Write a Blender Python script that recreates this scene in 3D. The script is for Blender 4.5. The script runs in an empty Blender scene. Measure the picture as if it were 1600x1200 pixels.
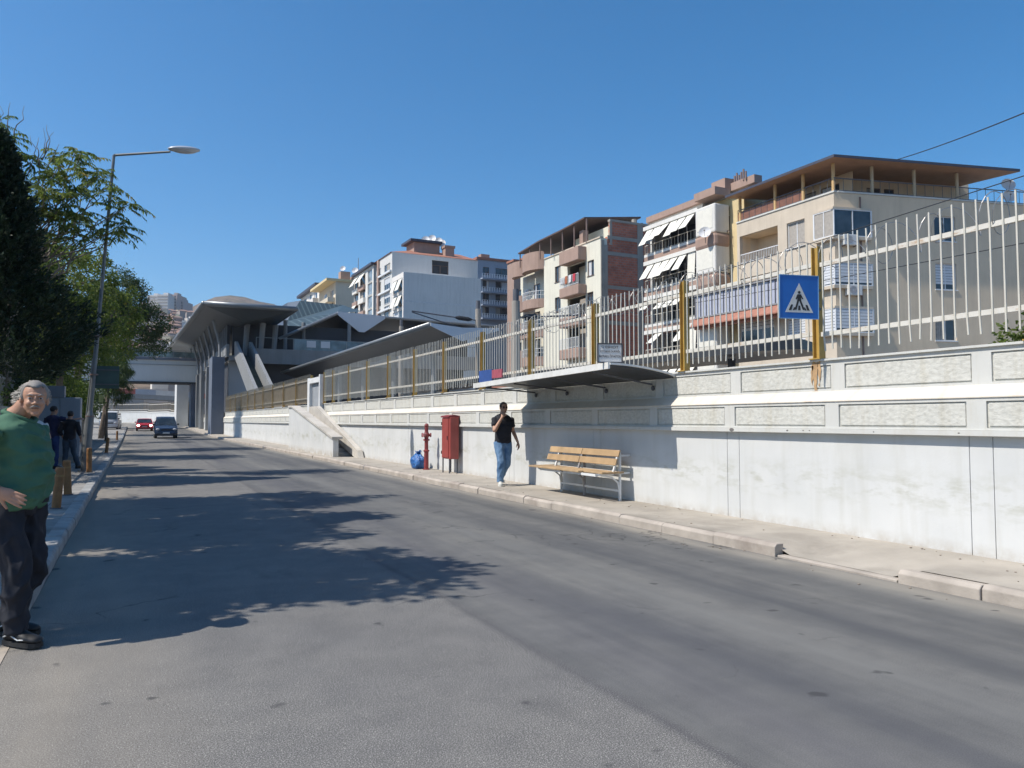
import bpy, math, random
import numpy as np
from mathutils import Vector, Matrix, noise
random.seed(7); rng = np.random.default_rng(7)
SC = bpy.context.scene
COL = SC.collection
R = math.radians
# ---------------------------------------------------------------- camera
F = 1180.0; PITCH = 2.77; YAW = 26.6; CAM = Vector((0, 0, 1.5))
cam_d = bpy.data.cameras.new("camera"); cam = bpy.data.objects.new("camera", cam_d); COL.objects.link(cam)
cam_d.sensor_width = 36; cam_d.lens = 36 * F / 1600; cam_d.clip_end = 12000; cam_d.clip_start = 0.05
cam.location = CAM; cam.rotation_euler = (R(90 + PITCH), 0, -R(YAW)); SC.camera = cam
# ---------------------------------------------------------------- light
SUN_EL = 52; SUN = Vector((-1, 0.10, 0)).normalized() * math.cos(R(SUN_EL)) + Vector((0, 0, math.sin(R(SUN_EL))))
w = bpy.data.worlds.new("World"); SC.world = w; w.use_nodes = True
nt = w.node_tree; nt.nodes.clear()
sky = nt.nodes.new("ShaderNodeTexSky"); sky.sky_type = 'NISHITA'; sky.sun_disc = False
sky.sun_elevation = R(SUN_EL); sky.sun_rotation = math.atan2(SUN.x, SUN.y)
sky.altitude = 600; sky.air_density = 1.0; sky.dust_density = 1.0; sky.ozone_density = 5.0
bg = nt.nodes.new("ShaderNodeBackground"); bg.inputs[1].default_value = 0.125
out = nt.nodes.new("ShaderNodeOutputWorld")
hs = nt.nodes.new("ShaderNodeHueSaturation"); hs.inputs["Saturation"].default_value = 1.30; hs.inputs["Hue"].default_value = .494; nt.links.new(sky.outputs[0], hs.inputs["Color"]); nt.links.new(hs.outputs[0], bg.inputs[0]); nt.links.new(bg.outputs[0], out.inputs[0])
sl = bpy.data.lights.new("sun", 'SUN'); sl.energy = 4.4; sl.angle = R(0.53); sl.color = (1.0, 0.935, 0.845)
so = bpy.data.objects.new("sun", sl); COL.objects.link(so); so.rotation_euler = SUN.to_track_quat('Z', 'Y').to_euler()
vs = SC.view_settings; SC.display_settings.display_device = 'sRGB'
vs.view_transform = 'Standard'; vs.look = 'None'; vs.exposure = 0.35; vs.gamma = 1.0; vs.use_curve_mapping = False
SC.render.engine = 'CYCLES'
SC.cycles.max_bounces = 6; SC.cycles.diffuse_bounces = 3; SC.cycles.glossy_bounces = 3
SC.cycles.transmission_bounces = 4; SC.cycles.transparent_max_bounces = 8; SC.cycles.volume_bounces = 0
SC.cycles.sample_clamp_indirect = 6

_q = Matrix.Rotation(-R(YAW), 3, 'Z') @ Matrix.Rotation(R(90 + PITCH), 3, 'X')
def ray(px, py): return _q @ Vector(((px - 800) / F, (600 - py) / F, -1))
def hit(px, py, P, n):
    d = ray(px, py); return CAM + d * ((Vector(P) - CAM).dot(n) / d.dot(n))
# ---------------------------------------------------------------- scene helpers
class MB:
    def __init__(s): s.v = []; s.f = []; s.m = []
    def add(s, vs, fs, m=0):
        b = len(s.v); s.v += [tuple(x) for x in vs]; s.f += [tuple(b + i for i in f) for f in fs]; s.m += [m] * len(fs); return s
    def box(s, x0, x1, y0, y1, z0, z1, m=0):
        return s.add([(x0,y0,z0),(x1,y0,z0),(x1,y1,z0),(x0,y1,z0),(x0,y0,z1),(x1,y0,z1),(x1,y1,z1),(x0,y1,z1)],
                     [(0,3,2,1),(4,5,6,7),(0,1,5,4),(1,2,6,5),(2,3,7,6),(3,0,4,7)], m)
    def bar(s, a, b, w, h, up=(0,0,1), m=0):      # rectangular bar from a to b
        a = Vector(a); b = Vector(b); d = (b - a).normalized(); upv = Vector(up)
        if abs(d.dot(upv)) > .98: upv = Vector((0,1,0))
        r = d.cross(upv).normalized(); u = r.cross(d).normalized()
        vs = []
        for p in (a, b):
            for sx, sy in ((-1,-1),(1,-1),(1,1),(-1,1)): vs.append(p + r * sx * w / 2 + u * sy * h / 2)
        return s.add(vs, [(3,2,1,0),(4,5,6,7),(0,1,5,4),(1,2,6,5),(2,3,7,6),(3,0,4,7)], m)
    def tube(s, pts, r, n=8, cap=True, m=0):       # r: radius or list
        pts = [Vector(p) for p in pts]; k = len(pts)
        rs = r if isinstance(r, (list, tuple)) else [r] * k
        prev = None; vs = []
        for i, p in enumerate(pts):
            d = (pts[min(i+1,k-1)] - pts[max(i-1,0)]).normalized()
            if prev is None:
                a = Vector((0,0,1)) if abs(d.z) < .9 else Vector((0,1,0))
                u = d.cross(a).normalized()
            else:
                u = (prev - d * prev.dot(d)).normalized()
            prev = u; v = d.cross(u)
            for j in range(n):
                t = 2*math.pi*j/n; vs.append(p + (u*math.cos(t) + v*math.sin(t)) * rs[i])
        fs = [(i*n+j, i*n+(j+1)%n, (i+1)*n+(j+1)%n, (i+1)*n+j) for i in range(k-1) for j in range(n)]
        if cap: fs += [tuple(range(n-1,-1,-1)), tuple((k-1)*n+j for j in range(n))]
        return s.add(vs, fs, m)
    def lathe(s, c, prof, n=20, m=0):              # prof: (r, z) list, axis +Z at c
        c = Vector(c); vs = []; k = len(prof)
        for r, z in prof:
            for j in range(n):
                t = 2*math.pi*j/n; vs.append(c + Vector((r*math.cos(t), r*math.sin(t), z)))
        fs = [(i*n+j, i*n+(j+1)%n, (i+1)*n+(j+1)%n, (i+1)*n+j) for i in range(k-1) for j in range(n)]
        fs += [tuple(range(n-1,-1,-1)), tuple((k-1)*n+j for j in range(n))]
        return s.add(vs, fs, m)
    def prism(s, poly, ext, m=0):                  # poly: 3D points, ext: extrusion vector
        poly = [Vector(p) for p in poly]; e = Vector(ext); n = len(poly)
        return s.add(poly + [p + e for p in poly],
                     [tuple(range(n-1,-1,-1)), tuple(range(n,2*n))] + [(i,(i+1)%n,n+(i+1)%n,n+i) for i in range(n)], m)
    def ell(s, c, r, n=14, k=8, rot=None, m=0):
        c = Vector(c); vs = []; fs = []
        for i in range(1, k):
            a = math.pi*i/k
            for j in range(n):
                t = 2*math.pi*j/n
                p = Vector((r[0]*math.sin(a)*math.cos(t), r[1]*math.sin(a)*math.sin(t), r[2]*math.cos(a)))
                vs.append(c + (rot @ p if rot else p))
        top = Vector((0,0,r[2])); bot = -top
        vs += [c + (rot @ top if rot else top), c + (rot @ bot if rot else bot)]
        fs = [(i*n+(j+1)%n, i*n+j, (i+1)*n+j, (i+1)*n+(j+1)%n) for i in range(k-2) for j in range(n)]
        T = (k-1)*n
        fs += [(T, j, (j+1)%n) for j in range(n)] + [(T+1, (k-2)*n+(j+1)%n, (k-2)*n+j) for j in range(n)]
        return s.add(vs, fs, m)
    def build(s, name, mats, parent=None, smooth=False, bevel=0, recalc=False):
        me = bpy.data.meshes.new(name)
        off = Vector((0,0,0))
        if parent is not None and not LOCAL.get(parent.name):
            p = parent
            while p is not None: off += p.location; p = p.parent
        me.from_pydata([tuple(Vector(v) - off) for v in s.v], [], s.f)
        if not isinstance(mats, (list, tuple)): mats = [mats]
        for m in mats: me.materials.append(m)
        if len(mats) > 1: me.polygons.foreach_set("material_index", s.m)
        if smooth: me.polygons.foreach_set("use_smooth", [True]*len(me.polygons))
        me.update()
        o = bpy.data.objects.new(name, me); COL.objects.link(o)
        if parent is not None:
            o.parent = parent
            if LOCAL.get(parent.name): LOCAL[o.name] = True
        if bevel:
            b = o.modifiers.new("bevel", 'BEVEL'); b.width = bevel; b.segments = 2; b.limit_method = 'ANGLE'
        return o
LOCAL = {}
_TS = bpy.data.scenes.new('scratch')
def evaluated_mesh(ob):
    _TS.collection.objects.link(ob)
    with bpy.context.temp_override(scene=_TS, view_layer=_TS.view_layers[0]): dg = bpy.context.evaluated_depsgraph_get(); dg.update(); me = bpy.data.meshes.new_from_object(ob.evaluated_get(dg))
    _TS.collection.objects.unlink(ob); return me
def tag(o, label=None, cat=None, group=None, kind=None):
    if label: o["label"] = label
    if cat: o["category"] = cat
    if group: o["group"] = group
    if kind: o["kind"] = kind
    return o
def thing(name, label, cat, loc=(0,0,0), group=None, local=False, rz=0):
    o = bpy.data.objects.new(name, None); COL.objects.link(o); o.location = loc; o.empty_display_size = .2
    o.rotation_euler = (0, 0, rz)
    if local: LOCAL[o.name] = True
    return tag(o, label, cat, group)
def struct(o): o["kind"] = "structure"; return o
KIDS = {}
def copy_tree(o, parent=None):
    c = o.copy(); COL.objects.link(c)
    if parent is not None: c.parent = parent
    if LOCAL.get(o.name): LOCAL[c.name] = True
    if o.name not in KIDS: KIDS[o.name] = list(o.children)
    for ch in KIDS[o.name]: copy_tree(ch, c)
    return c
def np_mesh(name, verts, faces, mat, parent=None, smooth=False):
    me = bpy.data.meshes.new(name); n = faces.shape[1]
    me.vertices.add(len(verts)); me.vertices.foreach_set("co", verts.astype(np.float32).ravel())
    me.loops.add(faces.size); me.loops.foreach_set("vertex_index", faces.astype(np.int32).ravel())
    me.polygons.add(len(faces)); me.polygons.foreach_set("loop_start", np.arange(0, faces.size, n, dtype=np.int32))
    if smooth: me.polygons.foreach_set("use_smooth", np.ones(len(faces), dtype=bool))
    me.materials.append(mat); me.update(calc_edges=True); me.validate()
    o = bpy.data.objects.new(name, me); COL.objects.link(o)
    if parent is not None: o.parent = parent
    return o
# ---------------------------------------------------------------- materials
def _nodes(name):
    m = bpy.data.materials.new(name); m.use_nodes = True; t = m.node_tree; return m, t, t.nodes["Principled BSDF"]
def ramp(t, fac, stops):
    r = t.nodes.new("ShaderNodeValToRGB"); e = r.color_ramp.elements
    while len(e) > 1: e.remove(e[-1])
    e[0].position = stops[0][0]; c = stops[0][1]; e[0].color = (*c, 1) if len(c) == 3 else c
    for p, c in stops[1:]:
        x = e.new(p); x.color = (*c, 1)
    t.links.new(fac, r.inputs[0]); return r.outputs[0]
def coord(t, scale=(1,1,1)):
    tc = t.nodes.new("ShaderNodeTexCoord"); mp = t.nodes.new("ShaderNodeMapping"); mp.inputs[3].default_value = scale
    t.links.new(tc.outputs["Object"], mp.inputs[0]); return mp.outputs[0]
def noi(t, vec, scale, detail=4, rough=.55):
    n = t.nodes.new("ShaderNodeTexNoise"); n.inputs["Scale"].default_value = scale; n.inputs["Detail"].default_value = detail
    n.inputs["Roughness"].default_value = rough; t.links.new(vec, n.inputs["Vector"]); return n.outputs["Fac"]
def mixc(t, a, b, fac=None, mode='MIX', f=1.0):
    x = t.nodes.new("ShaderNodeMix"); x.data_type = 'RGBA'; x.blend_type = mode
    if fac is not None: t.links.new(fac, x.inputs[0])
    else: x.inputs[0].default_value = f
    for i, v in ((6, a), (7, b)):
        if isinstance(v, tuple): x.inputs[i].default_value = (*v, 1)
        else: t.links.new(v, x.inputs[i])
    return x.outputs[2]
def bump(t, bs, h, strength=.3, dist=.01):
    b = t.nodes.new("ShaderNodeBump"); b.inputs["Strength"].default_value = strength; b.inputs["Distance"].default_value = dist
    t.links.new(h, b.inputs["Height"]); t.links.new(b.outputs[0], bs.inputs["Normal"])
def math_n(t, op, a, b=None, c=None):
    n = t.nodes.new("ShaderNodeMath"); n.operation = op
    for i, v in enumerate((a, b, c)):
        if v is None: continue
        if isinstance(v, (int, float)): n.inputs[i].default_value = v
        else: t.links.new(v, n.inputs[i])
    return n.outputs[0]
_MC = {}
def M(name, col=(.5,.5,.5), rough=.7, var=.12, scale=3, bmp=0, bscale=40, metal=0, streak=0, spec=.5, dirt=None):
    if name in _MC: return _MC[name]
    m, t, b = _nodes(name)
    v = coord(t); n1 = noi(t, v, scale, 5)
    lo = tuple(c*(1-var) for c in col); hi = tuple(min(1, c*(1+var)) for c in col)
    c = ramp(t, n1, [(.3, lo), (.7, hi)])
    if streak:
        n2 = noi(t, coord(t, (2.2, 2.2, .16)), 1.6, 5, .65)
        s = ramp(t, n2, [(.45, (1,1,1)), (.75, tuple(1-streak*x for x in (1, 1.05, 1.15)))])
        c = mixc(t, c, s, mode='MULTIPLY')
    if dirt:
        n3 = noi(t, v, scale*.37, 6, .7)
        f = ramp(t, n3, [(.52, (0,0,0)), (.72, (1,1,1))])
        c = mixc(t, c, dirt, fac=f)
    t.links.new(c, b.inputs["Base Color"]); b.inputs["Roughness"].default_value = rough
    b.inputs["Metallic"].default_value = metal; b.inputs["Specular IOR Level"].default_value = spec
    if bmp: bump(t, b, noi(t, v, bscale, 4), bmp, .01)
    _MC[name] = m; return m
def glass(name, col=(.02,.03,.04), rough=.05):
    if name in _MC: return _MC[name]
    m, t, b = _nodes(name)
    n1 = noi(t, coord(t), .9, 2)
    c = ramp(t, n1, [(.35, col), (.65, tuple(min(1, x*2.2+.01) for x in col))])
    t.links.new(c, b.inputs["Base Color"])
    b.inputs["Roughness"].default_value = rough; b.inputs["Specular IOR Level"].default_value = .8
    _MC[name] = m; return m
def emit(name, col, strength):
    m, t, b = _nodes(name); b.inputs["Base Color"].default_value = (*col, 1)
    b.inputs["Emission Color"].default_value = (*col, 1); b.inputs["Emission Strength"].default_value = strength; return m
def leafmat(name, c0, c1, c2, trans=.35, yellow=None):
    m, t, b = _nodes(name)
    v = coord(t); n1 = noi(t, v, 1.3, 3); n2 = noi(t, v, 14, 2)
    c = ramp(t, n1, [(.3, c0), (.5, c1), (.7, c2)])
    c = mixc(t, c, ramp(t, n2, [(.3, (.6,.6,.6)), (.7, (1.3,1.3,1.2))]), mode='MULTIPLY')
    if yellow:
        f = ramp(t, noi(t, v, 2.1, 2), [(.63, (0,0,0)), (.7, (1,1,1))]); c = mixc(t, c, yellow, fac=f)
    t.links.new(c, b.inputs["Base Color"]); b.inputs["Roughness"].default_value = .55; b.inputs["Specular IOR Level"].default_value = .35
    tr = t.nodes.new("ShaderNodeBsdfTranslucent"); mx = t.nodes.new("ShaderNodeMixShader"); mx.inputs[0].default_value = trans
    t.links.new(c, tr.inputs[0]); t.links.new(b.outputs[0], mx.inputs[1]); t.links.new(tr.outputs[0], mx.inputs[2])
    t.links.new(mx.outputs[0], t.nodes["Material Output"].inputs[0]); return m
def text_mesh(name, body, size, origin, right, up, mat, parent, thick=.002, align='CENTER', sx=1.0):
    cu = bpy.data.curves.new("lettering_src", 'FONT'); cu.body = body; cu.size = size; cu.align_x = align; cu.align_y = 'CENTER'
    cu.extrude = thick
    to = bpy.data.objects.new("lettering_src", cu); me = evaluated_mesh(to)
    bpy.data.objects.remove(to); bpy.data.curves.remove(cu)
    r = Vector(right).normalized(); u = Vector(up).normalized(); n = r.cross(u); o0 = Vector(origin)
    off = Vector((0,0,0))
    if not LOCAL.get(parent.name):
        p = parent
        while p is not None: off += p.location; p = p.parent
    for v in me.vertices:
        c = v.co.copy(); v.co = o0 + r*c.x*sx + u*c.y + n*c.z - off
    me.materials.clear(); me.materials.append(mat); me.name = name
    o = bpy.data.objects.new(name, me); COL.objects.link(o); o.parent = parent
    return o
# ---------------------------------------------------------------- ground shape
def zg(y): return 0.012 * max(0.0, min(y, 170) - 70)
def sm(a, b, x):
    t = max(0, min(1, (x-a)/(b-a))); return t*t*(3-2*t)
# ================================================================ SETTING
def asphalt_mat():
    m, t, b = _nodes("asphalt")
    v = coord(t); sep = t.nodes.new("ShaderNodeSeparateXYZ"); t.links.new(v, sep.inputs[0])
    vx = sep.outputs[0]; vy = sep.outputs[1]
    agg = noi(t, v, 150, 2, .8); agg2 = noi(t, v, 38, 3, .7); big = noi(t, v, .35, 4, .6); mid = noi(t, v, 2.6, 5, .65)
    long_ = noi(t, coord(t, (1.9, .09, 1)), 1.0, 5, .6)          # wear running along the road
    coarse = ramp(t, agg, [(.34, (.065,.064,.061)), (.52, (.143,.139,.132)), (.66, (.38,.37,.35))])
    sp1 = ramp(t, noi(t, v, 84, 1, .5), [(.66, (0,0,0)), (.72, (1,1,1))]); coarse = mixc(t, coarse, (.46,.445,.41), fac=math_n(t, 'MULTIPLY', sp1, .6))
    sp2 = ramp(t, noi(t, v, 48, 2, .6), [(.24, (1,1,1)), (.34, (0,0,0))]); coarse = mixc(t, coarse, (.040,.038,.036), fac=math_n(t, 'MULTIPLY', sp2, .8))
    fine = ramp(t, agg, [(.3, (.095,.095,.092)), (.7, (.182,.181,.175))])
    fine = mixc(t, fine, ramp(t, long_, [(.36, (.78,.79,.82)), (.5, (.97,.97,.97)), (.66, (1.18,1.17,1.14))]), mode='MULTIPLY')
    wob = math_n(t, 'MULTIPLY_ADD', noi(t, coord(t, (1, .5, 1)), 1.2, 3), .16, -0.08)
    xs = math_n(t, 'ADD', vx, wob)
    side = math_n(t, 'SMOOTH_MAX', math_n(t, 'MULTIPLY', math_n(t, 'SUBTRACT', xs, 2.36), 10), 0, .2)
    side = math_n(t, 'MINIMUM', side, 1)
    c = mixc(t, coarse, fine, fac=side)
    c = mixc(t, c, ramp(t, mid, [(.25, (.82,.82,.83)), (.75, (1.15,1.14,1.12))]), mode='MULTIPLY')
    c = mixc(t, c, ramp(t, big, [(.3, (.86,.87,.9)), (.7, (1.14,1.13,1.10))]), mode='MULTIPLY')
    def band(x0, wd, col, amt, wobs=.35):      # worn or dusty stripes along the road
        d = math_n(t, 'ABSOLUTE', math_n(t, 'SUBTRACT', math_n(t, 'MULTIPLY_ADD', wob, wobs*3, vx), x0))
        f = math_n(t, 'SUBTRACT', 1, math_n(t, 'DIVIDE', d, wd)); f = math_n(t, 'MAXIMUM', f, 0)
        n = ramp(t, noi(t, coord(t, (1.5, .2, 1)), 1.3+x0*.1, 4), [(.3, (.25,)*3), (.65, (1,)*3)])
        return mixc(t, c, col, fac=math_n(t, 'MULTIPLY', math_n(t, 'MULTIPLY', f, amt), n))
    c = band(3.3, .50, (.075,.077,.088), .55); c = band(4.75, .50, (.070,.073,.080), .7)
    c = band(4.05, .30, (.20,.198,.185), .5); c = band(5.6, .30, (.075,.078,.082), .7); c = band(6.25, .38, (.33,.30,.25), .85, .1)
    c = band(-.9, 1.35, (.33,.29,.23), .85); c = band(2.38, .075, (.045,.045,.055), .5, .45); c = band(2.9, .5, (.085,.083,.10), .4)
    spots = ramp(t, noi(t, v, 3.4, 2, .5), [(.70, (0,0,0)), (.74, (1,1,1))])
    c = mixc(t, c, (.045,.045,.047), fac=math_n(t, 'MULTIPLY', spots, .7))
    vo = t.nodes.new("ShaderNodeTexVoronoi"); vo.feature = 'DISTANCE_TO_EDGE'; vo.inputs["Scale"].default_value = .42     # cracks, broken up by noise
    wv = t.nodes.new("ShaderNodeVectorMath"); wv.operation = 'ADD'; nv = t.nodes.new("ShaderNodeTexNoise"); nv.inputs["Scale"].default_value = 1.6; nv.inputs["Detail"].default_value = 5
    t.links.new(v, nv.inputs["Vector"]); t.links.new(v, wv.inputs[0]); t.links.new(nv.outputs["Color"], wv.inputs[1]); t.links.new(wv.outputs[0], vo.inputs[0])
    ck = math_n(t, 'MULTIPLY', ramp(t, vo.outputs["Distance"], [(.0, (1,1,1)), (.006, (0,0,0))]), ramp(t, noi(t, v, .55, 3), [(.52, (0,0,0)), (.60, (1,1,1))]))
    c = mixc(t, c, (.035,.034,.036), fac=math_n(t, 'MULTIPLY', ck, .75))
    oil = ramp(t, noi(t, coord(t, (1, .35, 1)), 1.15, 4, .6), [(.62, (0,0,0)), (.74, (1,1,1))]); c = mixc(t, c, (.06,.06,.063), fac=math_n(t, 'MULTIPLY', oil, .38))
    t.links.new(c, b.inputs["Base Color"]); b.inputs["Roughness"].default_value = .88; b.inputs["Specular IOR Level"].default_value = .22
    h = math_n(t, 'ADD', agg, math_n(t, 'MULTIPLY', agg2, .6)); bump(t, b, h, .22, .004)
    return m
m_asph = asphalt_mat()
m_conc = M("pavement_concrete", (.36,.325,.275), .9, .16, 1.4, .25, 60, dirt=(.24,.215,.18))
m_kerb = M("kerb_stone", (.39,.345,.295), .85, .22, 2.2, .4, 30, dirt=(.24,.20,.17))
m_kerbl = M("kerb_blue_grey", (.30,.30,.29), .8, .22, 3, .35, 30, dirt=(.18,.18,.18))
m_pav = M("pavement_tiles_grey", (.24,.23,.215), .9, .18, 3, .3, 30)
m_dirt = M("dry_ground", (.27,.22,.155), .95, .25, .05, 0)
m_ball = M("rail_ballast", (.22,.20,.18), .95, .35, 9, .6, 30)

def hill_h(x, y):
    r = math.hypot(x, y); az = math.degrees(math.atan2(x, y))
    win = sm(-32, -8, az) * (1 - sm(28, 60, az))
    h = .172 * max(0, min(r, 800) - 215) * win
    if r > 800: h += sm(800, 1500, r) * win * (32 + 48 * math.exp(-((az-6.6)/3.6)**2) + 46 * math.exp(-((az-9.5)/5.5)**2) + 22 * math.exp(-((az-3.5)/2.5)**2))
    if r > 1500: h *= 1 - .5 * sm(1600, 3000, r)
    if r > 300: h += (noise.noise(Vector((x*.004, y*.004, 0)))*14 + noise.noise(Vector((x*.013, y*.013, 3)))*9 + noise.noise(Vector((x*.035, y*.02, 5)))*6) * win * sm(300, 700, r)
    return h
def ground_h(x, y): return zg(y) * (1 if y < 400 else 1) - .30 + hill_h(x, y)
rs = [0] + [3 * 1.075**i for i in range(99)]; na = 360
vv = [(0, 0, -.3)]; ff = []
for r in rs[1:]:
    for k in range(na):
        a = 2*math.pi*k/na; x = r*math.sin(a); y = r*math.cos(a); vv.append((x, y, ground_h(x, y)))
for k in range(na): ff.append((0, 1+(k+1) % na, 1+k))
for i in range(len(rs)-2):
    for k in range(na):
        a = 1+i*na+k; b = 1+i*na+(k+1) % na; ff.append((a, b, b+na, a+na))
def hill_mat():
    m, t, b = _nodes("hillside"); v = coord(t)
    c = ramp(t, noi(t, v, .012, 6, .65), [(.35, (.10,.075,.05)), (.5, (.17,.125,.085)), (.66, (.07,.07,.042))])
    c = mixc(t, c, ramp(t, noi(t, v, .09, 5, .7), [(.38, (.42,.42,.40)), (.62, (1.35,1.28,1.2))]), mode='MULTIPLY')
    t.links.new(c, b.inputs["Base Color"]); b.inputs["Roughness"].default_value = .95; return m
g = MB(); g.add(vv, ff); struct(g.build("ground", hill_mat(), smooth=True))

def strip(mb, xs, ys, zf):       # sheet following the road's gentle rise
    vs = [(x, y, zf(x, y)) for y in ys for x in xs]; n = len(xs)
    mb.add(vs, [(j*n+i, j*n+i+1, (j+1)*n+i+1, (j+1)*n+i) for j in range(len(ys)-1) for i in range(n-1)])
YS = [-8, 0, 10, 30, 50, 66, 70, 80, 90, 100, 110, 125, 150, 170, 190]
rd = MB(); strip(rd, [-.70, 2.4, 6.36], [-8, 0, 10, 30, 50, 70, 100, 112], lambda x, y: zg(y))
vs = []                                                       # beyond the station the road bends to the left
rows = [(112, -.7, 6.36), (125, -1.2, 5.9), (138, -3, 4.4), (150, -7, 1.5), (160, -14, -3), (168, -30, -12), (176, -60, -30)]
prev = None
for (y, xa, xb) in rows:
    vs += [(xa, y - (8 if y > 140 else 0), zg(y)), (xb, y + (4 if y > 140 else 0), zg(y))]
rd.add(vs, [(2*i, 2*i+1, 2*i+3, 2*i+2) for i in range(len(rows)-1)])
struct(rd.build("road", m_asph))
lt = MB(); strip(lt, [-60, -.70], [115, 135, 160, 190, 260], lambda x, y: zg(y)-.02)
strip(lt, [-.7, 60], [115, 135, 160, 190, 260], lambda x, y: zg(y)-.02)
struct(lt.build("far_ground", M("far_asphalt", (.24,.225,.20), .9, .2, .4)))
# right pavement with its kerb; the kerb drops between Y 4.75 and 6.2
pv = MB()
def ramped(y, x):
    z = zg(y) + .13
    d = sm(4.55, 4.85, y) * (1 - sm(6.1, 6.4, y)); return z - d * .105 * (1 - sm(6.50, 7.3, x))
ysr = [-8, 0, 3, 4.4, 4.55, 4.7, 4.85, 5.2, 5.6, 6.1, 6.25, 6.4, 6.6, 7.5, 9, 12, 16, 20, 28, 40, 55, 70, 85, 100, 116]
strip(pv, [6.46, 6.7, 6.95, 7.3, 7.7], ysr, lambda x, y: ramped(y, x) + .004*noise.noise(Vector((x*2, y*2, 0))))
struct(pv.build("pavement", m_conc, smooth=True))
kb = MB(); y = -8.0; r_ = random.Random(3)
while y < 116:
    L = 1.0 + r_.uniform(-.02, .02); y1 = y + L
    if y1 > 4.6 and y < 6.2:
        if y < 4.72: y1 = 4.72
        else: y = 6.22; y1 = y + 1
    dz = r_.uniform(-.012, .006); dx = r_.uniform(-.012, .012); z0 = zg(y)
    if y1 - y > .15:
        kb.prism([(6.36+dx, y+.003, z0-.1), (6.49, y+.003, z0-.1), (6.49, y+.003, z0+.133+dz), (6.395+dx, y+.003, z0+.133+dz), (6.36+dx, y+.003, z0+.10+dz)], (0, y1-y-.006, 0))
    y = y1
kb.box(6.37, 6.48, 4.74, 6.2, -.1, .022)
struct(kb.build("kerb", m_kerb, bevel=.008))
# left pavement, kerb and the apron in front
pl = MB(); strip(pl, [-6, -.88], [6.66, 20, 40, 55, 70, 90, 116], lambda x, y: zg(y)+.125)
pl.add([(-6,6.66,-.1),(-.88,6.66,-.1),(-.88,6.66,.125),(-6,6.66,.125)], [(0,1,2,3)])
def tiles_mat():
    m, t, b = _nodes("paving_slabs"); v = coord(t)
    br = t.nodes.new("ShaderNodeTexBrick"); t.links.new(v, br.inputs[0]); br.inputs["Scale"].default_value = 1
    br.inputs["Brick Width"].default_value = .4; br.inputs["Row Height"].default_value = .4; br.offset = 0
    br.inputs["Mortar Size"].default_value = .008; br.inputs[1].default_value = (.30,.285,.26,1); br.inputs[2].default_value = (.24,.23,.215,1); br.inputs[3].default_value = (.12,.115,.10,1)
    c = mixc(t, br.outputs[0], ramp(t, noi(t, v, 2.3, 5), [(.3, (.75,.75,.75)), (.7, (1.2,1.2,1.2))]), mode='MULTIPLY')
    t.links.new(c, b.inputs["Base Color"]); b.inputs["Roughness"].default_value = .88; return m
struct(pl.build("pavement", tiles_mat()))
kl = MB(); y = 6.72
while y < 116:
    y1 = y + .62; z0 = zg(y); dz = r_.uniform(-.008, .01); dx = r_.uniform(-.008, .008)
    kl.prism([(-.70+dx, y+.008, z0-.1), (-.70+dx, y+.008, z0+.10+dz), (-.725+dx, y+.008, z0+.137+dz), (-.885, y+.008, z0+.137+dz), (-.885, y+.008, z0-.1)], (0, y1-y-.016, 0)); y = y1
struct(kl.build("kerb", m_kerbl, bevel=.01))
ap = MB(); strip(ap, [-8, -3, -1.4, -.70], [-8, 0, 3, 5, 6.72], lambda x, y: .004 + .012*sm(-.8, -3, x))
struct(ap.build("apron", M("apron_concrete", (.36,.31,.25), .9, .2, 1.2, .4, 40, dirt=(.26,.225,.18))))
# ground behind the wall
rb = MB(); strip(rb, [8.1, 36.5], [-6, 20, 50, 80, 116], lambda x, y: .95)
strip(rb, [36.5, 120], [-60, 20, 50, 80, 116, 200], lambda x, y: .93)
struct(rb.build("rail_ground", m_ball))
# ================================================================ RETAINING WALL
def wall_grid(mb, P, s0, s1, z0, z1, holes, depth, m=0, jamb=0):
    """flat wall with rectangular openings and their reveals. P(s, z, o) -> point, o = outward offset"""
    ss = sorted({s0, s1, *[h[0] for h in holes], *[h[1] for h in holes]}); zs = sorted({z0, z1, *[h[2] for h in holes], *[h[3] for h in holes]})
    ss = [s for s in ss if s0 <= s <= s1]; zs = [z for z in zs if z0 <= z <= z1]
    for i in range(len(ss)-1):
        for j in range(len(zs)-1):
            cs = (ss[i]+ss[i+1])/2; cz = (zs[j]+zs[j+1])/2
            if any(h[0] < cs < h[1] and h[2] < cz < h[3] for h in holes): continue
            mb.add([P(ss[i], zs[j], 0), P(ss[i+1], zs[j], 0), P(ss[i+1], zs[j+1], 0), P(ss[i], zs[j+1], 0)], [(0,1,2,3)], m)
    for a, b, c, d in holes:
        q = [(a, c), (b, c), (b, d), (a, d)]
        for k in range(4):
            (p, z), (p2, z2) = q[k], q[(k+1) % 4]
            mb.add([P(p, z, 0), P(p2, z2, 0), P(p2, z2, -depth), P(p, z, -depth)], [(0,1,2,3)], jamb)
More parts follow.
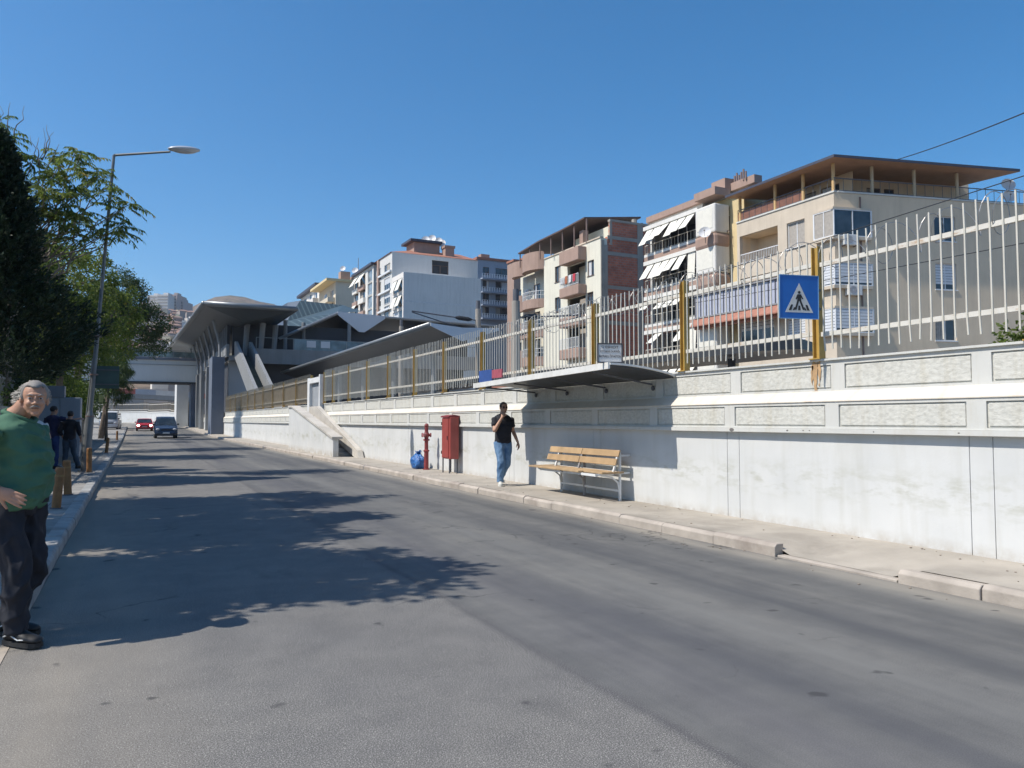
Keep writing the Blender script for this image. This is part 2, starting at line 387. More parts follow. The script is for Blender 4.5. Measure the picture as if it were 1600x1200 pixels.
def wallpaint():
    m, t, b = _nodes("painted_wall"); v = coord(t)
    sep = t.nodes.new("ShaderNodeSeparateXYZ"); t.links.new(v, sep.inputs[0]); z = sep.outputs[2]
    c = ramp(t, noi(t, v, 1.1, 5), [(.3, (.55,.56,.55)), (.7, (.625,.63,.615))])
    s = ramp(t, noi(t, coord(t, (1, 2.4, .25)), 1.5, 5, .65), [(.5, (1,1,1)), (.78, (.89,.88,.845))]); c = mixc(t, c, s, mode='MULTIPLY')
    sc = noi(t, coord(t, (1, .8, 2.2)), 1.7, 6, .75)                       # greenish scuffs at waist height
    hz = math_n(t, 'SUBTRACT', 1, math_n(t, 'ABSOLUTE', math_n(t, 'DIVIDE', math_n(t, 'SUBTRACT', z, .72), .30)))
    f = math_n(t, 'MULTIPLY', math_n(t, 'MAXIMUM', hz, 0), ramp(t, sc, [(.48, (0,0,0)), (.68, (1,1,1))]))
    c = mixc(t, c, (.37,.37,.29), fac=math_n(t, 'MULTIPLY', f, .9))
    lo = math_n(t, 'MAXIMUM', math_n(t, 'SUBTRACT', 1, math_n(t, 'DIVIDE', math_n(t, 'SUBTRACT', z, .13), .14)), 0)
    c = mixc(t, c, (.42,.38,.32), fac=math_n(t, 'MULTIPLY', lo, ramp(t, noi(t, v, 5, 5, .7), [(.35, (0,0,0)), (.7, (.9,.9,.9))])))
    t.links.new(c, b.inputs["Base Color"]); b.inputs["Roughness"].default_value = .75; bump(t, b, noi(t, v, 30, 4), .12, .01); return m
def creampaint(name, col, rock=False):
    m, t, b = _nodes(name); v = coord(t)
    c = ramp(t, noi(t, v, 1.3, 5), [(.3, tuple(.93*x for x in col)), (.7, tuple(1.05*x for x in col))])
    s = ramp(t, noi(t, coord(t, (1, 3, .3)), 1.8, 6, .7), [(.5, (1,1,1)), (.78, (.86,.82,.74))]); c = mixc(t, c, s, mode='MULTIPLY')
    if rock:
        n = noi(t, coord(t, (1, 1.6, 2.2)), 11, 3, .55); c = mixc(t, c, ramp(t, n, [(.35, (.88,.88,.86)), (.6, (1.04,1.04,1.02))]), mode='MULTIPLY')
    else: n = noi(t, v, 25, 4)
    rst = noi(t, coord(t, (1, 2.2, .12)), 1.0, 5, .7)
    c = mixc(t, c, (.50,.36,.20), fac=math_n(t, 'MULTIPLY', ramp(t, rst, [(.66, (0,0,0)), (.74, (1,1,1))]), .45))
    t.links.new(c, b.inputs["Base Color"]); b.inputs["Roughness"].default_value = .8
    bump(t, b, n, .42 if rock else .15, .022 if rock else .01); return m
m_wall = wallpaint(); m_cream = creampaint("wall_band", (.575,.575,.54)); m_sill = creampaint("wall_ledge", (.66,.60,.51)); m_rock = creampaint("rock_panel", (.565,.56,.52), True)
m_stain = M("rust_stain", (.42,.27,.14), .85, .3, 9)
def retaining_wall(y0, y1, label, zb=0, skew=None):
    root = thing("retaining_wall", label, "wall", (7.7, y0, 0))
    XU, XL, XF = 7.76, 7.62, 7.68
    PU = lambda s, z, o: (XU - o, s, z); PL = lambda s, z, o: (XL - o, s, z)
    k0 = math.floor((y0-4.75)/1.77); cs = [4.75+1.77*k for k in range(k0, k0+int((y1-y0)/1.77)+4)]
    holes_u = []; holes_l = []; pan = MB()
    edges = [y0-.0] + [c for c in cs if y0+.15 < c < y1-.15] + [y1]
    for i in range(len(edges)-1):
        a = edges[i] + (.10 if i else .15); b = edges[i+1] - .10
        if b-a < .2: continue
        holes_u.append((a, b, 1.895, 2.195)); holes_l.append((a-.02, b-.02, 1.425, 1.695))
    mb = MB(); wall_grid(mb, PU, y0, y1, 1.86, 2.25, holes_u, .03); wall_grid(mb, PL, y0, y1, 1.40, 1.73, holes_l, .03)
    for a, b, c, d in holes_u: pan.box(XU+.022, XU+.05, a, b, c, d); pan.box(XU+.010, XU+.03, a+.018, b-.018, c+.018, d-.018)
    for a, b, c, d in holes_l: pan.box(XL+.022, XL+.05, a, b, c, d); pan.box(XL+.010, XL+.03, a+.018, b-.018, c+.018, d-.018)
    mb.box(XU+.06, 8.1, y0, y1, 0, 2.245); mb.box(XU-.03, 8.12, y0, y1, 2.25, 2.275)       # core and coping
    mb.prism([(XL-.03, y0, 1.345), (XF+.1, y0, 1.33), (XF+.1, y0, 1.40), (XL-.03, y0, 1.398)], (0, y1-y0, 0))
    mb.build("band", m_cream, root)
    sl_ = MB(); sl_.prism([(XL-.012, y0, 1.731), (XL-.012, y0, 1.742), (XU-.004, y0, 1.868), (XU+.2, y0, 1.868), (XU+.2, y0, 1.731)], (0, y1-y0, 0)); sl_.build("ledge", m_sill, root)
    pan.build("rock_face_panel", m_rock, root, bevel=.006)
    lw = MB(); js = [4.75+3.54*k for k in range(int((y0-4.75)/3.54)-1, int((y1-4.75)/3.54)+2)]
    cuts = sorted({y0, y1} | {c+o for c in js for o in (-.145, -.135, .095, .105) if y0 < c+o < y1})
    for i in range(len(cuts)-1):
        a, b = cuts[i], cuts[i+1]; g = (b-a) < .02
        x = XF + (.012 if g else 0); lw.add([(x,a,zb-.1),(x,b,zb-.1),(x,b,1.34),(x,a,1.34)], [(0,3,2,1)])
        if g: lw.add([(XF,a,zb-.1),(x,a,zb-.1),(x,a,1.34),(XF,a,1.34)], [(0,1,2,3)]); lw.add([(XF,b,zb-.1),(x,b,zb-.1),(x,b,1.34),(XF,b,1.34)], [(0,3,2,1)])
    lw.build("lower_wall", m_wall, root)
    if y0 < 5:      # rust running down below the fence post and chips on the band
        st = MB(); r2 = random.Random(5)
        for (yc, wd, zt, zl) in ((6.86, .10, 2.24, .36), (6.80, .05, 2.24, .30), (6.91, .03, 2.2, .25), (4.05, .06, 2.22, .30)):
            n = 6; L = [(XU-.002, yc-wd/2*(1-i/n*.6)+r2.uniform(-.012, .012), zt-zl*i/n) for i in range(n+1)]; Rr = [(XU-.002, yc+wd/2*(1-i/n*.6)+r2.uniform(-.012, .012), zt-zl*i/n) for i in range(n+1)]
            st.add(L+Rr, [(i, i+1, n+2+i, n+1+i) for i in range(n)])
        st.add([(XL-.0145,6.78,1.735),(XL-.0145,6.9,1.735),(XU-.0065,6.88,1.866),(XU-.0065,6.81,1.866)], [(0,1,2,3)])
        st.build("rust_streak", m_stain, root)
        ch = MB()
        for yc, zc, rr in ((7.18, 1.372, .02), (6.92, 1.374, .014), (6.82, 1.375, .012), (8.2, 1.37, .05), (5.9, 1.37, .012), (4.9, 1.372, .014)): ch.ell((XL-.028, yc, zc), (.006, rr, rr*.55), 10, 6)
        ch.build("chip", M("bare_concrete", (.16,.15,.14), .95, .3, 20), root)
    return root
retaining_wall(-5, 34.6, "long pale wall with rows of rock-faced panels, between the pavement and the railway fence")
retaining_wall(37.4, 76.3, "farther stretch of pale panelled wall between the wall staircase and the station columns")
retaining_wall(77.2, 116, "shaded panelled wall running behind the columns under the station")
# pebbles and litter along the wall foot
deb = MB()
for i in range(150):
    yy = r_.uniform(2, 24); xx = r_.choice([r_.uniform(7.45, 7.66), r_.uniform(6.5, 7.6), r_.uniform(5.9, 6.34)]); s = r_.uniform(.004, .016)
    z = (.132 if xx > 6.45 else .0)
    if xx > 6.45: z = ramped(yy, xx)
    deb.ell((xx, yy, z+s*.3), (s*1.3, s, s*.6), 6, 4)
tag(deb.build("gravel", M("grit", (.25,.21,.17), .9, .4, 30)), "loose grit and tiny stones scattered along the pavement and gutter", "grit", kind="stuff")
# ---------------------------------------------------------------- staircase at the gap in the wall
st = thing("wall_staircase", "solid white staircase with sloping parapet climbing beside the wall to the gate", "staircase", (6.8, 28.4, .13))
q = MB(); ya, yb = 28.4, 36.9
q.prism([(6.72, ya, 0), (6.72, yb+.6, 0), (6.72, yb+.6, 2.12), (6.72, yb-.2, 2.12), (6.72, ya, .80)], (.20, 0, 0)); q.build("parapet", m_wall, st)
q = MB()
for (a, b) in (((ya-.06, .80), (yb-.2, 2.12)), ((yb-.2, 2.12), (yb+.6, 2.12))):
    q.prism([(6.66, a[0], a[1]+.005), (6.66, b[0], b[1]+.005), (6.66, b[0], b[1]+.09), (6.66, a[0], a[1]+.09)], (.40, 0, 0))
q.build("coping", M("stair_coping", (.50,.47,.42), .85, .12, 2, .2, dirt=(.36,.33,.28)), st)
q = MB(); n = 11
for i in range(n):
    y_ = 29.0 + i*.62; q.box(7.07, 7.60, y_, 36.9, .10+i*.15, .10+(i+1)*.15)
q.build("steps", M("step_concrete", (.40,.38,.35), .9, .15, 3), st)
q = MB(); q.prism([(7.42, 28.0, .13), (7.42, 36.3, 1.75), (7.42, 36.3, 2.15), (7.42, 34.7, 2.15), (7.42, 27.6, .40), (7.42, 27.4, .13)], (.20, 0, 0)); q.build("side_stringer", M("stair_coping"), st)
gt = thing("gate", "tall white metal gate frame at the top of the wall staircase", "gate", (7.7, 36, 1.3))
q = MB(); q.box(7.58, 7.80, 34.75, 34.95, 1.2, 3.62); q.box(7.58, 7.80, 37.0, 37.5, 1.2, 3.55); q.box(7.58, 7.80, 34.95, 37.0, 3.28, 3.52); q.build("frame", M("white_metal", (.70,.71,.70), .5, .05, 3, streak=.1), gt)
q = MB(); q.box(7.72, 7.76, 35.0, 36.98, 1.35, 3.25); q.build("door_leaf", M("grey_door", (.30,.32,.34), .6, .12, 3), gt)
# ================================================================ FENCE
m_must = M("mustard_paint", (.44,.285,.070), .5, .14, 5, streak=.22, dirt=(.36,.20,.06))
def rusty_white():
    m, t, b = _nodes("old_white_paint"); v = coord(t)
    c = ramp(t, noi(t, v, 6, 3), [(.3, (.58,.56,.50)), (.7, (.66,.64,.58))])
    f = ramp(t, noi(t, coord(t, (3, 1, 3)), 3.2, 6, .72), [(.56, (0,0,0)), (.66, (1,1,1))]); c = mixc(t, c, (.40,.25,.13), fac=math_n(t, 'MULTIPLY', f, .75))
    t.links.new(c, b.inputs["Base Color"]); b.inputs["Roughness"].default_value = .55; return m
m_rw = rusty_white(); m_picket = M("picket_paint", (.55,.53,.46), .5, .08, 4)
def fence(y_list, label, near=True, loc=None):
    root = thing("railing_fence", label, "fence", (7.75, y_list[0], 2.26)); r2 = random.Random(len(y_list))
    X = 7.80
    for y in y_list[:-1] if not near else y_list:
        p = MB(); p.box(X-.055, X+.055, y-.052, y-.040, 2.24, 3.72); p.box(X-.055, X+.055, y+.040, y+.052, 2.24, 3.72); p.box(X-.006, X+.006, y-.040, y+.040, 2.24, 3.715)
        p.box(X-.09, X+.09, y-.09, y+.09, 2.276, 2.29); p.build("post", m_must, root)
    rl1 = MB(); rl2 = MB()
    for i in range(len(y_list)-1):
        a, b = y_list[i]+.056, y_list[i+1]-.056; o = r2.uniform(-.012, .012)
        rl1.bar((X, a, 3.49+o), (X, b, 3.49-o), .05, .055); rl2.bar((X, a, 2.60+o), (X, b, 2.60-o), .05, .055)
        p = MB(); n = int(round((b-a)/.128))
        for k in range(n):
            y = a + (k+.6)*(b-a)/n; j = r2.uniform(-.006, .006); top = 3.79+r2.uniform(-.012, .012); bt = 2.385+r2.uniform(-.02, .015)
            tl = r2.gauss(0, .006); bl = r2.gauss(0, .008) if r2.random() > .06 else r2.gauss(0, .05)
            pts = [(X-.034, y+bl, bt), (X-.034, y, 2.6), (X-.034, y, 3.49), (X-.034+j, y+tl, top)]
            for u, v in zip(pts[:-1], pts[1:]): p.bar(u, v, .017 if near else .012, .012, up=(1,0,0))
            p.prism([(X-.034+j-.006, y+tl-.010, top), (X-.034+j+.006, y+tl-.010, top), (X-.034+j+.006, y+tl+.010, top), (X-.034+j-.006, y+tl+.010, top)], (0, 0, .001))
        p.build("pickets", m_picket if near else M("picket_tan_grey", (.33,.29,.22), .7, .2, 3), root)
    rl1.build("top_rail", m_rw, root); rl2.build("bottom_rail", m_rw, root)
    return root
ys_near = [4.23+2.6*i for i in range(-2, 1)] + [6.83, 9.45, 12.05, 14.63, 17.2, 19.8, 22.3, 25.0, 27.6, 30.3, 33.0, 34.7]
fence(ys_near, "tall picket fence with mustard posts on the near wall, beside the bus stop roof")
ys_far = [37.55] + [37.55+3.85*i for i in range(1, 11)]
fence(ys_far, "distant part of the picket fence beyond the white gate, mesh screened and rusty", near=False)
sc = thing("mesh_screen", "weathered tan mesh sheets tied behind the distant picket fence past the gate", "screen", (7.86, 37.6, 2.3))
for i in range(10):
    p = MB(); a = 37.6+3.85*i; p.box(7.853, 7.862, a+.06, a+3.8, 2.35, 3.62); p.build("sheet", M("mesh_sheet", (.20,.165,.115), .8, .2, 3, streak=.3), sc)
# razor wire coils
def coil(y0, y1, label):
    p = MB(); pts = []; n = int((y1-y0)/.34*16); r2 = random.Random(int(y0))
    for i in range(n):
        t = i/16; a = 2*math.pi*t; rr = .20 + .03*math.sin(t*1.7)
        pts.append((7.93+rr*math.cos(a)*.9, y0+(y1-y0)*i/n + .10*math.sin(a*.5), 3.62+rr*math.sin(a)+.03*math.sin(t*.9)))
    p.tube(pts, .005, 4); tag(p.build("razor_wire", M("galvanised_wire", (.33,.32,.31), .45, .15, 8, metal=.6)), label, "razor wire")
coil(4.3, 12.0, "thin coils of razor wire above the fence near the blue crossing sign")
coil(12.2, 17.0, "thin coils of razor wire above the fence behind the bus stop roof")
# ================================================================ BUS STOP ROOF
bs = thing("bus_stop_roof", "white edged metal bus stop roof fixed to the top of the wall", "canopy", (7.7, 12.2, 2.2))
prof = []; n = 10
for i in range(n+1):
    t = i/n; x = 7.74 - 1.24*t; z = 2.215 + .15*math.sin(t*math.pi*.5)**.8 ; prof.append((x, z))
ye, ys_ = 9.66, 14.75
tz = lambda x: -.105 * (7.74-x)/1.24 - .0          # the left end hangs a little lower
p = MB(); pts = [(x, ye, z) for x, z in prof] + [(x, ye, z-.035) for x, z in reversed(prof)]
p.v = []; k_ = len(pts); p.add(pts + [(x, ys_, z+tz(x)) for x, y, z in pts], [tuple(range(k_-1,-1,-1)), tuple(range(k_, 2*k_))] + [(i, (i+1) % k_, k_+(i+1) % k_, k_+i) for i in range(k_)])
p.build("roof_sheet", M("roof_metal", (.035,.04,.048), .5, .1, 4), bs)
p = MB(); zf = prof[-1][1]
p.bar((6.487, ye-.02, zf-.022), (6.487, ys_+.02, zf-.127), .035, .10)
for i in range(n): p.bar((prof[i][0], ye-.012, prof[i][1]+.005), (prof[i+1][0], ye-.012, prof[i+1][1]+.005), .03, .05, up=(0,1,0)); p.bar((prof[i][0], ys_+.012, prof[i][1]+tz(prof[i][0])), (prof[i+1][0], ys_+.012, prof[i+1][1]+tz(prof[i+1][0])), .03, .05, up=(0,1,0))
p.build("edge_trim", M("white_trim", (.72,.72,.69), .5, .08, 4, streak=.15), bs)
p = MB()
m_ds = M("dark_steel", (.10,.105,.12), .6, .15, 6)
for y in (10.2, 11.6, 13.0, 14.3):
    p = MB(); p.bar((7.72, y, 2.10), (6.55, y, zf-.085-.105*(y-ye)/5.1), .02, .028); p.ell((7.735, y, 2.04), (.03, .035, .045), 8, 6); p.build("bracket", m_ds, bs)
sg = thing("bus_stop_sign", "small grey bus stop name board standing on the canopy's front edge", "sign", (6.5, 9.9, 2.4))
rgt = Vector((math.cos(R(YAW-10)), -math.sin(R(YAW-10)), 0)); up = Vector((0,0,1)); nrm = rgt.cross(up)
c0 = Vector((6.56, 9.72, zf+.03)); W_, H_ = .39, .29
p = MB(); a = c0 - rgt*W_/2; p.prism([a, a+rgt*W_, a+rgt*W_+up*H_, a+up*H_], -nrm*.02); p.build("board", M("sign_board_grey", (.66,.65,.63), .6, .05, 3), sg)
p = MB()
for u, v in ((a, a+rgt*W_), (a+rgt*W_, a+rgt*W_+up*H_), (a+rgt*W_+up*H_, a+up*H_), (a+up*H_, a)): p.bar(u, v, .022, .012, up=nrm)
p.build("frame", M("dark_frame", (.08,.08,.085), .5), sg)
dk = M("sign_ink", (.03,.03,.035), .6)
for txt, size, zz, xo, sx in (("ESHOT", .055, .236, .03, 1.25), ("OTOBÜS DURAĞI", .040, .170, 0, .98), ("BAYRAKLI İSTASYON", .052, .095, 0, .70)):
    text_mesh("lettering", txt, size, c0 + rgt*xo + up*zz + nrm*.004, rgt, up, dk, sg, .001, sx=sx)
p = MB(); 
for k in range(14):
    t0 = 2*math.pi*k/14; t1 = 2*math.pi*(k+1)/14; cc = c0 - rgt*.115 + up*.242 + nrm*.004
    p.bar(cc + rgt*.018*math.cos(t0) + up*.018*math.sin(t0), cc + rgt*.018*math.cos(t1) + up*.018*math.sin(t1), .003, .004, up=nrm)
p.build("emblem", dk, sg)
# blue and red panel on the fence
bp = thing("fence_panel", "small blue and red board tied to the fence left of the bus stop roof", "sign", (7.68, 16.6, 2.5))
p = MB(); p.box(7.60, 7.63, 16.25, 17.0, 2.42, 2.72); p.build("blue_board", M("blue_board", (.04,.09,.28), .5, .15, 6), bp)
p = MB(); p.box(7.595, 7.625, 15.7, 16.24, 2.50, 2.70); p.build("red_board", M("red_board", (.38,.09,.12), .5, .2, 8), bp)
# ================================================================ CROSSING SIGN
cs_ = thing("crossing_sign", "square blue pedestrian crossing sign fixed to the fence post", "sign", (7.65, 6.83, 2.9))
ang = R(14); rg = Vector((math.cos(ang), -math.sin(ang), 0)); up = Vector((0.02,0,1)).normalized(); nr = rg.cross(up)
S = .54; C = hit(1248.5, 464, (7.4, 6.72, 3), (-nr)) ; zc = C.z
A = C - rg*S/2 - up*S/2
p = MB(); p.prism([A, A+rg*S, A+rg*S+up*S, A+up*S], -nr*.012); p.build("plate", M("sign_blue", (.010,.115,.42), .35, .06, 4), cs_, bevel=.004)
p = MB()
for u, v in ((A, A+rg*S), (A+rg*S, A+rg*S+up*S), (A+rg*S+up*S, A+up*S), (A+up*S, A)): p.bar(u+nr*.001, v+nr*.001, .009, .010, up=nr)
p.build("rim", M("sign_rim", (.16,.33,.55), .4), cs_)
def sp(x, y, o): return C + rg*x*S + up*y*S + nr*o
def splate(poly, o, mname, col, name):
    p = MB(); p.prism([sp(x, y, o) for x, y in poly], -nr*.0015); return p.build(name, M(mname, col, .5), cs_)
splate([(-.36, -.36), (.36, -.36), (0, .32)], .003, "sign_white", (.55,.56,.55), "triangle")
fig = MB(); r0 = .005
def fp(poly): fig.prism([sp(x, y, r0) for x, y in poly], -nr*.0015)
fp([(.035*math.cos(2*math.pi*k/12), .105+.035*math.sin(2*math.pi*k/12)) for k in range(12)])
fp([(-.045,.06), (.045,.06), (.05,-.09), (-.05,-.09)])
fp([(-.045,.06), (-.025,.03), (-.065,-.06), (-.095,-.05)]); fp([(.045,.06), (.025,.03), (.075,-.055), (.105,-.04)])
fp([(-.05,-.08), (.0,-.08), (-.07,-.30), (-.12,-.30)]); fp([(.0,-.08), (.05,-.08), (.14,-.30), (.09,-.30)])
fp([(-.27,-.31), (-.20,-.31), (-.16,-.18), (-.21,-.18)]); fp([(.20,-.31), (.27,-.31), (.21,-.18), (.16,-.18)]); fp([(-.03,-.31), (.035,-.31), (.025,-.20), (-.02,-.20)])
fp([(-.17,-.31), (-.125,-.31), (-.10,-.24), (-.13,-.24)]); fp([(.15,-.31), (.19,-.31), (.15,-.24), (.12,-.24)])
fig.build("walking_figure", M("sign_black", (.02,.02,.022), .5), cs_)
for q_ in (.12, -.12): p = MB(); p.bar(C+rg*.18-nr*.02+up*q_, Vector((7.78,6.78,C.z+q_)), .02, .03); p.build("bracket", M("dark_steel"), cs_)
# ================================================================ BENCH
bn = thing("bench", "slatted wooden bench on a white metal frame, bolted to the wall under the shelter", "bench", (7.3, 11.7, .13))
m_wood = M("bench_wood", (.40,.27,.145), .6, .18, 3, .1); m_wood2 = M("bench_wood_worn", (.42,.29,.16), .7, .22, 4, .2, dirt=(.26,.20,.14)); m_whm = M("white_metal")
Y0, Y1 = 10.72, 13.10
def plank(x0, x1, ya, yb, z0, z1, nm="slat", m=None, pr=bn):
    p = MB(); p.box(x0, x1, ya, yb, z0, z1); return p.build(nm, m or m_wood, pr, bevel=.006)
ym = (Y0+Y1)/2
for i, (x, z) in enumerate(((7.34, .74), (7.40, .885))):
    for a, b in ((Y0, ym-.008), (ym+.008, Y1)):
        p = MB(); p.prism([(x-.015, a, z), (x+.012, a, z-.004), (x+.045, a, z+.105), (x+.02, a, z+.11)], (0, b-a, 0)); p.build("back_slat", m_wood if (i == 0 or a < 11) else m_wood2, bn, bevel=.005)
for i, x in enumerate((6.93, 7.045, 7.16, 7.275, 7.39)):  # rear slats added, deepening the seat so its shadow covers the wall behind
    plank(x, x+.105, (Y0+.55 if i == 0 else Y0-.02), Y1+.02, .600, .632, "seat_slat", m_wood2)
for y in (Y0+.06, ym, Y1-.35):
    p = MB(); p.bar((6.95, y, .585), (7.32, y, .585), .04, .03); p.bar((7.32, y, .60), (7.45, y, .99), .035, .03); p.bar((7.36, y, .60), (7.66, y, .60), .03, .03)
    p.tube([(7.08, y, .575), (7.30, y, .53), (7.42, y, .44), (7.45, y, .30)], .016, 8); p.bar((7.46, y, .13), (7.46, y, .97), .035, .035); p.bar((7.46, y, .90), (7.67, y, .90), .03, .03)
    p.build("leg_frame", M("white_metal") if y != ym else M("bracket_grey", (.34,.33,.33), .6), bn)
p = MB(); p.bar((7.46, Y0+.06, .30), (7.46, Y1-.35, .30), .03, .035); p.bar((7.42, Y0+.06, .62), (7.42, Y1-.3, .62), .03, .035); p.bar((7.0, Y0+.06, .575), (7.0, Y1-.35, .575), .03, .04); p.build("rail", m_whm, bn)
# ================================================================ HYDRANT, CABINET, BAG
hy = thing("fire_hydrant", "slim dark red standpipe fire hydrant by the wall next to a blue bag", "hydrant", (7.36, 19.7, .13))
m_red = M("hydrant_red", (.22,.035,.035), .55, .25, 6, .2, 20)
cx, cy = 7.34, 20.0
p = MB(); p.lathe((cx, cy, .13), [(.095,0), (.095,.02), (.065,.03), (.062,.50), (.085,.51), (.085,.54), (.055,.56), (.052,.80), (.09,.81), (.09,.845), (.055,.86), (.06,.90), (.085,.94), (.085,.99), (.06,1.03), (.05,1.07), (.05,1.20), (.06,1.21), (.06,1.24), (.045,1.27), (.02,1.29)], 20); p.build("barrel", m_red, hy, smooth=False)
for sgn in (-1, 1):
    p = MB(); d = Vector((.35*sgn, -.94*sgn, 0)) if False else Vector((.894*sgn, -.448*sgn, 0)); c = Vector((cx, cy, 1.095)); p.tube([c+d*.04, c+d*.10, c+d*.10, c+d*.135, c+d*.14], [.04, .04, .058, .058, .02], 12); p.build("outlet_cap", m_red, hy)
p = MB(); p.tube([Vector((cx-.05, cy-.03, 1.095)), Vector((cx-.125, cy-.06, 1.095))], [.05, .05], 12); p.build("outlet_cap", M("outlet_light", (.35,.14,.14), .5), hy)
cb = thing("hose_cabinet", "tall red metal fire hose cabinet on thin legs against the wall", "cabinet", (7.43, 18.55, .13))
m_cred = M("cabinet_red", (.31,.060,.050), .45, .13, 4, streak=.25, dirt=(.30,.09,.07)); m_cred2 = M("cabinet_red_dull", (.22,.035,.04), .55, .15, 4)
p = MB(); p.box(7.34, 7.58, 18.22, 18.80, .50, 1.58); p.build("body", m_cred, cb, bevel=.01)
p = MB(); p.prism([(7.31, 18.27, 1.582), (7.63, 18.27, 1.582), (7.63, 18.27, 1.62), (7.47, 18.27, 1.65), (7.31, 18.27, 1.62)], (0, .56, 0)); p.build("top_cover", m_cred2, cb)
d = MB(); d.box(7.323, 7.338, 18.32, 18.78, .53, 1.55); do = d.build("door", m_cred, cb, bevel=.006)
p = MB(); p.box(7.308, 7.321, 18.36, 18.39, 1.0, 1.1); p.build("handle", dk, do)
for z in (1.38, .62): p = MB(); p.box(7.312, 7.336, 18.79, 18.81, z, z+.08); p.build("hinge", dk, do)
p = MB(); c0 = Vector((7.47, 18.295, 1.05))
rr = random.Random(4)
for k in range(3):
    pts = [c0 + Vector((-.07+.04*k+.03*math.sin(i*1.3+k), -.002, .28-.075*i)) for i in range(7)]
    p.tube(pts, .004, 5)
p.build("scribble", M("chalk_white", (.42,.30,.29), .8), cb)
p = MB(); p.ell((7.50, 18.298, .62), (.03, .006, .03)); p.build("hole", dk, cb)
for x in (7.36, 7.58):
    for y in (18.32, 18.78): p = MB(); p.box(x-.014, x+.014, y-.014, y+.014, .12, .505); p.build("leg", M("dark_steel"), cb)
bg_ = MB(); c = Vector((7.30, 20.55, .13)); n, k = 36, 22; vs = []
for i in range(k+1):
    a = i/k; z = .47*a; rad = (.30*math.sin(math.pi*min(1, .18+a*.86))**.55) * (1 - .40*sm(.55, 1, a))
    for j in range(n):
        t = 2*math.pi*j/n; w_ = noise.noise(Vector((math.cos(t)*2.2, math.sin(t)*2.2, a*2.4+5)))*.07 + noise.noise(Vector((math.cos(t)*5, math.sin(t)*5, a*7)))*.035
        vs.append(c + Vector(((rad*.62+w_)*math.cos(t), (rad+w_)*math.sin(t), z + w_*.3 if 0 < i < k else z)))
fs = [(i*n+j, i*n+(j+1)%n, (i+1)*n+(j+1)%n, (i+1)*n+j) for i in range(k) for j in range(n)] + [tuple(range(n-1,-1,-1)), tuple(k*n+j for j in range(n))]
bg_.add(vs, fs)
bgr = thing("rubbish_bag", "knotted blue plastic rubbish bag slumped against the wall behind the hydrant", "rubbish bag", c)
def bagm():
    m, t, b = _nodes("blue_plastic"); v = coord(t); n = noi(t, v, 9, 6, .7)
    t.links.new(ramp(t, n, [(.35, (.012,.06,.21)), (.6, (.04,.17,.46)), (.75, (.25,.40,.62))]), b.inputs["Base Color"]); b.inputs["Roughness"].default_value = .28
    bump(t, b, n, .8, .04); return m
m_bag = bagm(); bg_.build("sack", m_bag, bgr, smooth=True)
p = MB()
for k in range(9):
    t = 2*math.pi*k/9; p.bar(c+Vector((.02*math.cos(t), .02*math.sin(t), .44)), c+Vector((.10*math.cos(t), .12*math.sin(t), .50+.03*math.sin(k*2.1))), .05, .006)
p.build("knot", m_bag, bgr)
# thin pole shadow caster: none in the photo's frame; small bits by the wall foot
tag(MB().ell((7.55, 38.4, .2), (.16, .3, .12), 9, 6).build("rock", M("grit")), "small grey rubble lump lying at the foot of the far wall", "rubble")
# ================================================================ BUILDINGS BEYOND THE RAILWAY
m_fr = M("window_frame_white", (.68,.69,.69), .45, .05, 3); m_frb = M("window_frame_brown", (.16,.10,.07), .5, .1, 3)
m_gl = glass("window_glass", (.018,.025,.032)); m_gll = glass("window_glass_pale", (.12,.15,.17)); m_bl = M("blind_white", (.62,.64,.66), .6, .06, 6); m_aw = M("awning_cream", (.70,.68,.60), .8, .06, 3)
m_curt = M("curtain", (.36,.33,.29), .8, .15, 7)
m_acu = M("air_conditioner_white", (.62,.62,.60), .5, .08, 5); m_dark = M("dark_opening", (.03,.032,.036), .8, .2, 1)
m_dish = M("dish_white", (.66,.66,.66), .45, .06, 4); m_pipe = M("old_pipe", (.20,.14,.12), .6, .2, 4)
m_curt2 = M("curtain_beige", (.34,.32,.28), .85, .2, 5); _wr = random.Random(77)
class Fac:
    def __init__(s, O, u, n): s.O = Vector(O); s.u = Vector(u).normalized(); s.n = Vector(n).normalized()
    def P(s, a, z, o=0): return s.O + s.u*a + s.n*o + Vector((0,0,z))
    def sz(s, px, py):
        h = hit(px, py, s.O, s.n); return (h - s.O).dot(s.u), h.z - s.O.z
    def rect(s, x0, y0, x1, y1):          # photo rectangle -> (s0, s1, z0, z1) on the facade
        a, z1 = s.sz(x0, y0); _, z0 = s.sz(x0, y1); b, _ = s.sz(x1, y0)
        return (min(a,b), max(a,b), z0, z1)
    def box(s, mb, a0, a1, z0, z1, o0, o1, m=0):
        vs = [s.P(a, z, o) for z in (z0, z1) for a, o in ((a0,o0),(a1,o0),(a1,o1),(a0,o1))]
        return mb.add(vs, [(0,3,2,1),(4,5,6,7),(0,1,5,4),(1,2,6,5),(2,3,7,6),(3,0,4,7)], m)
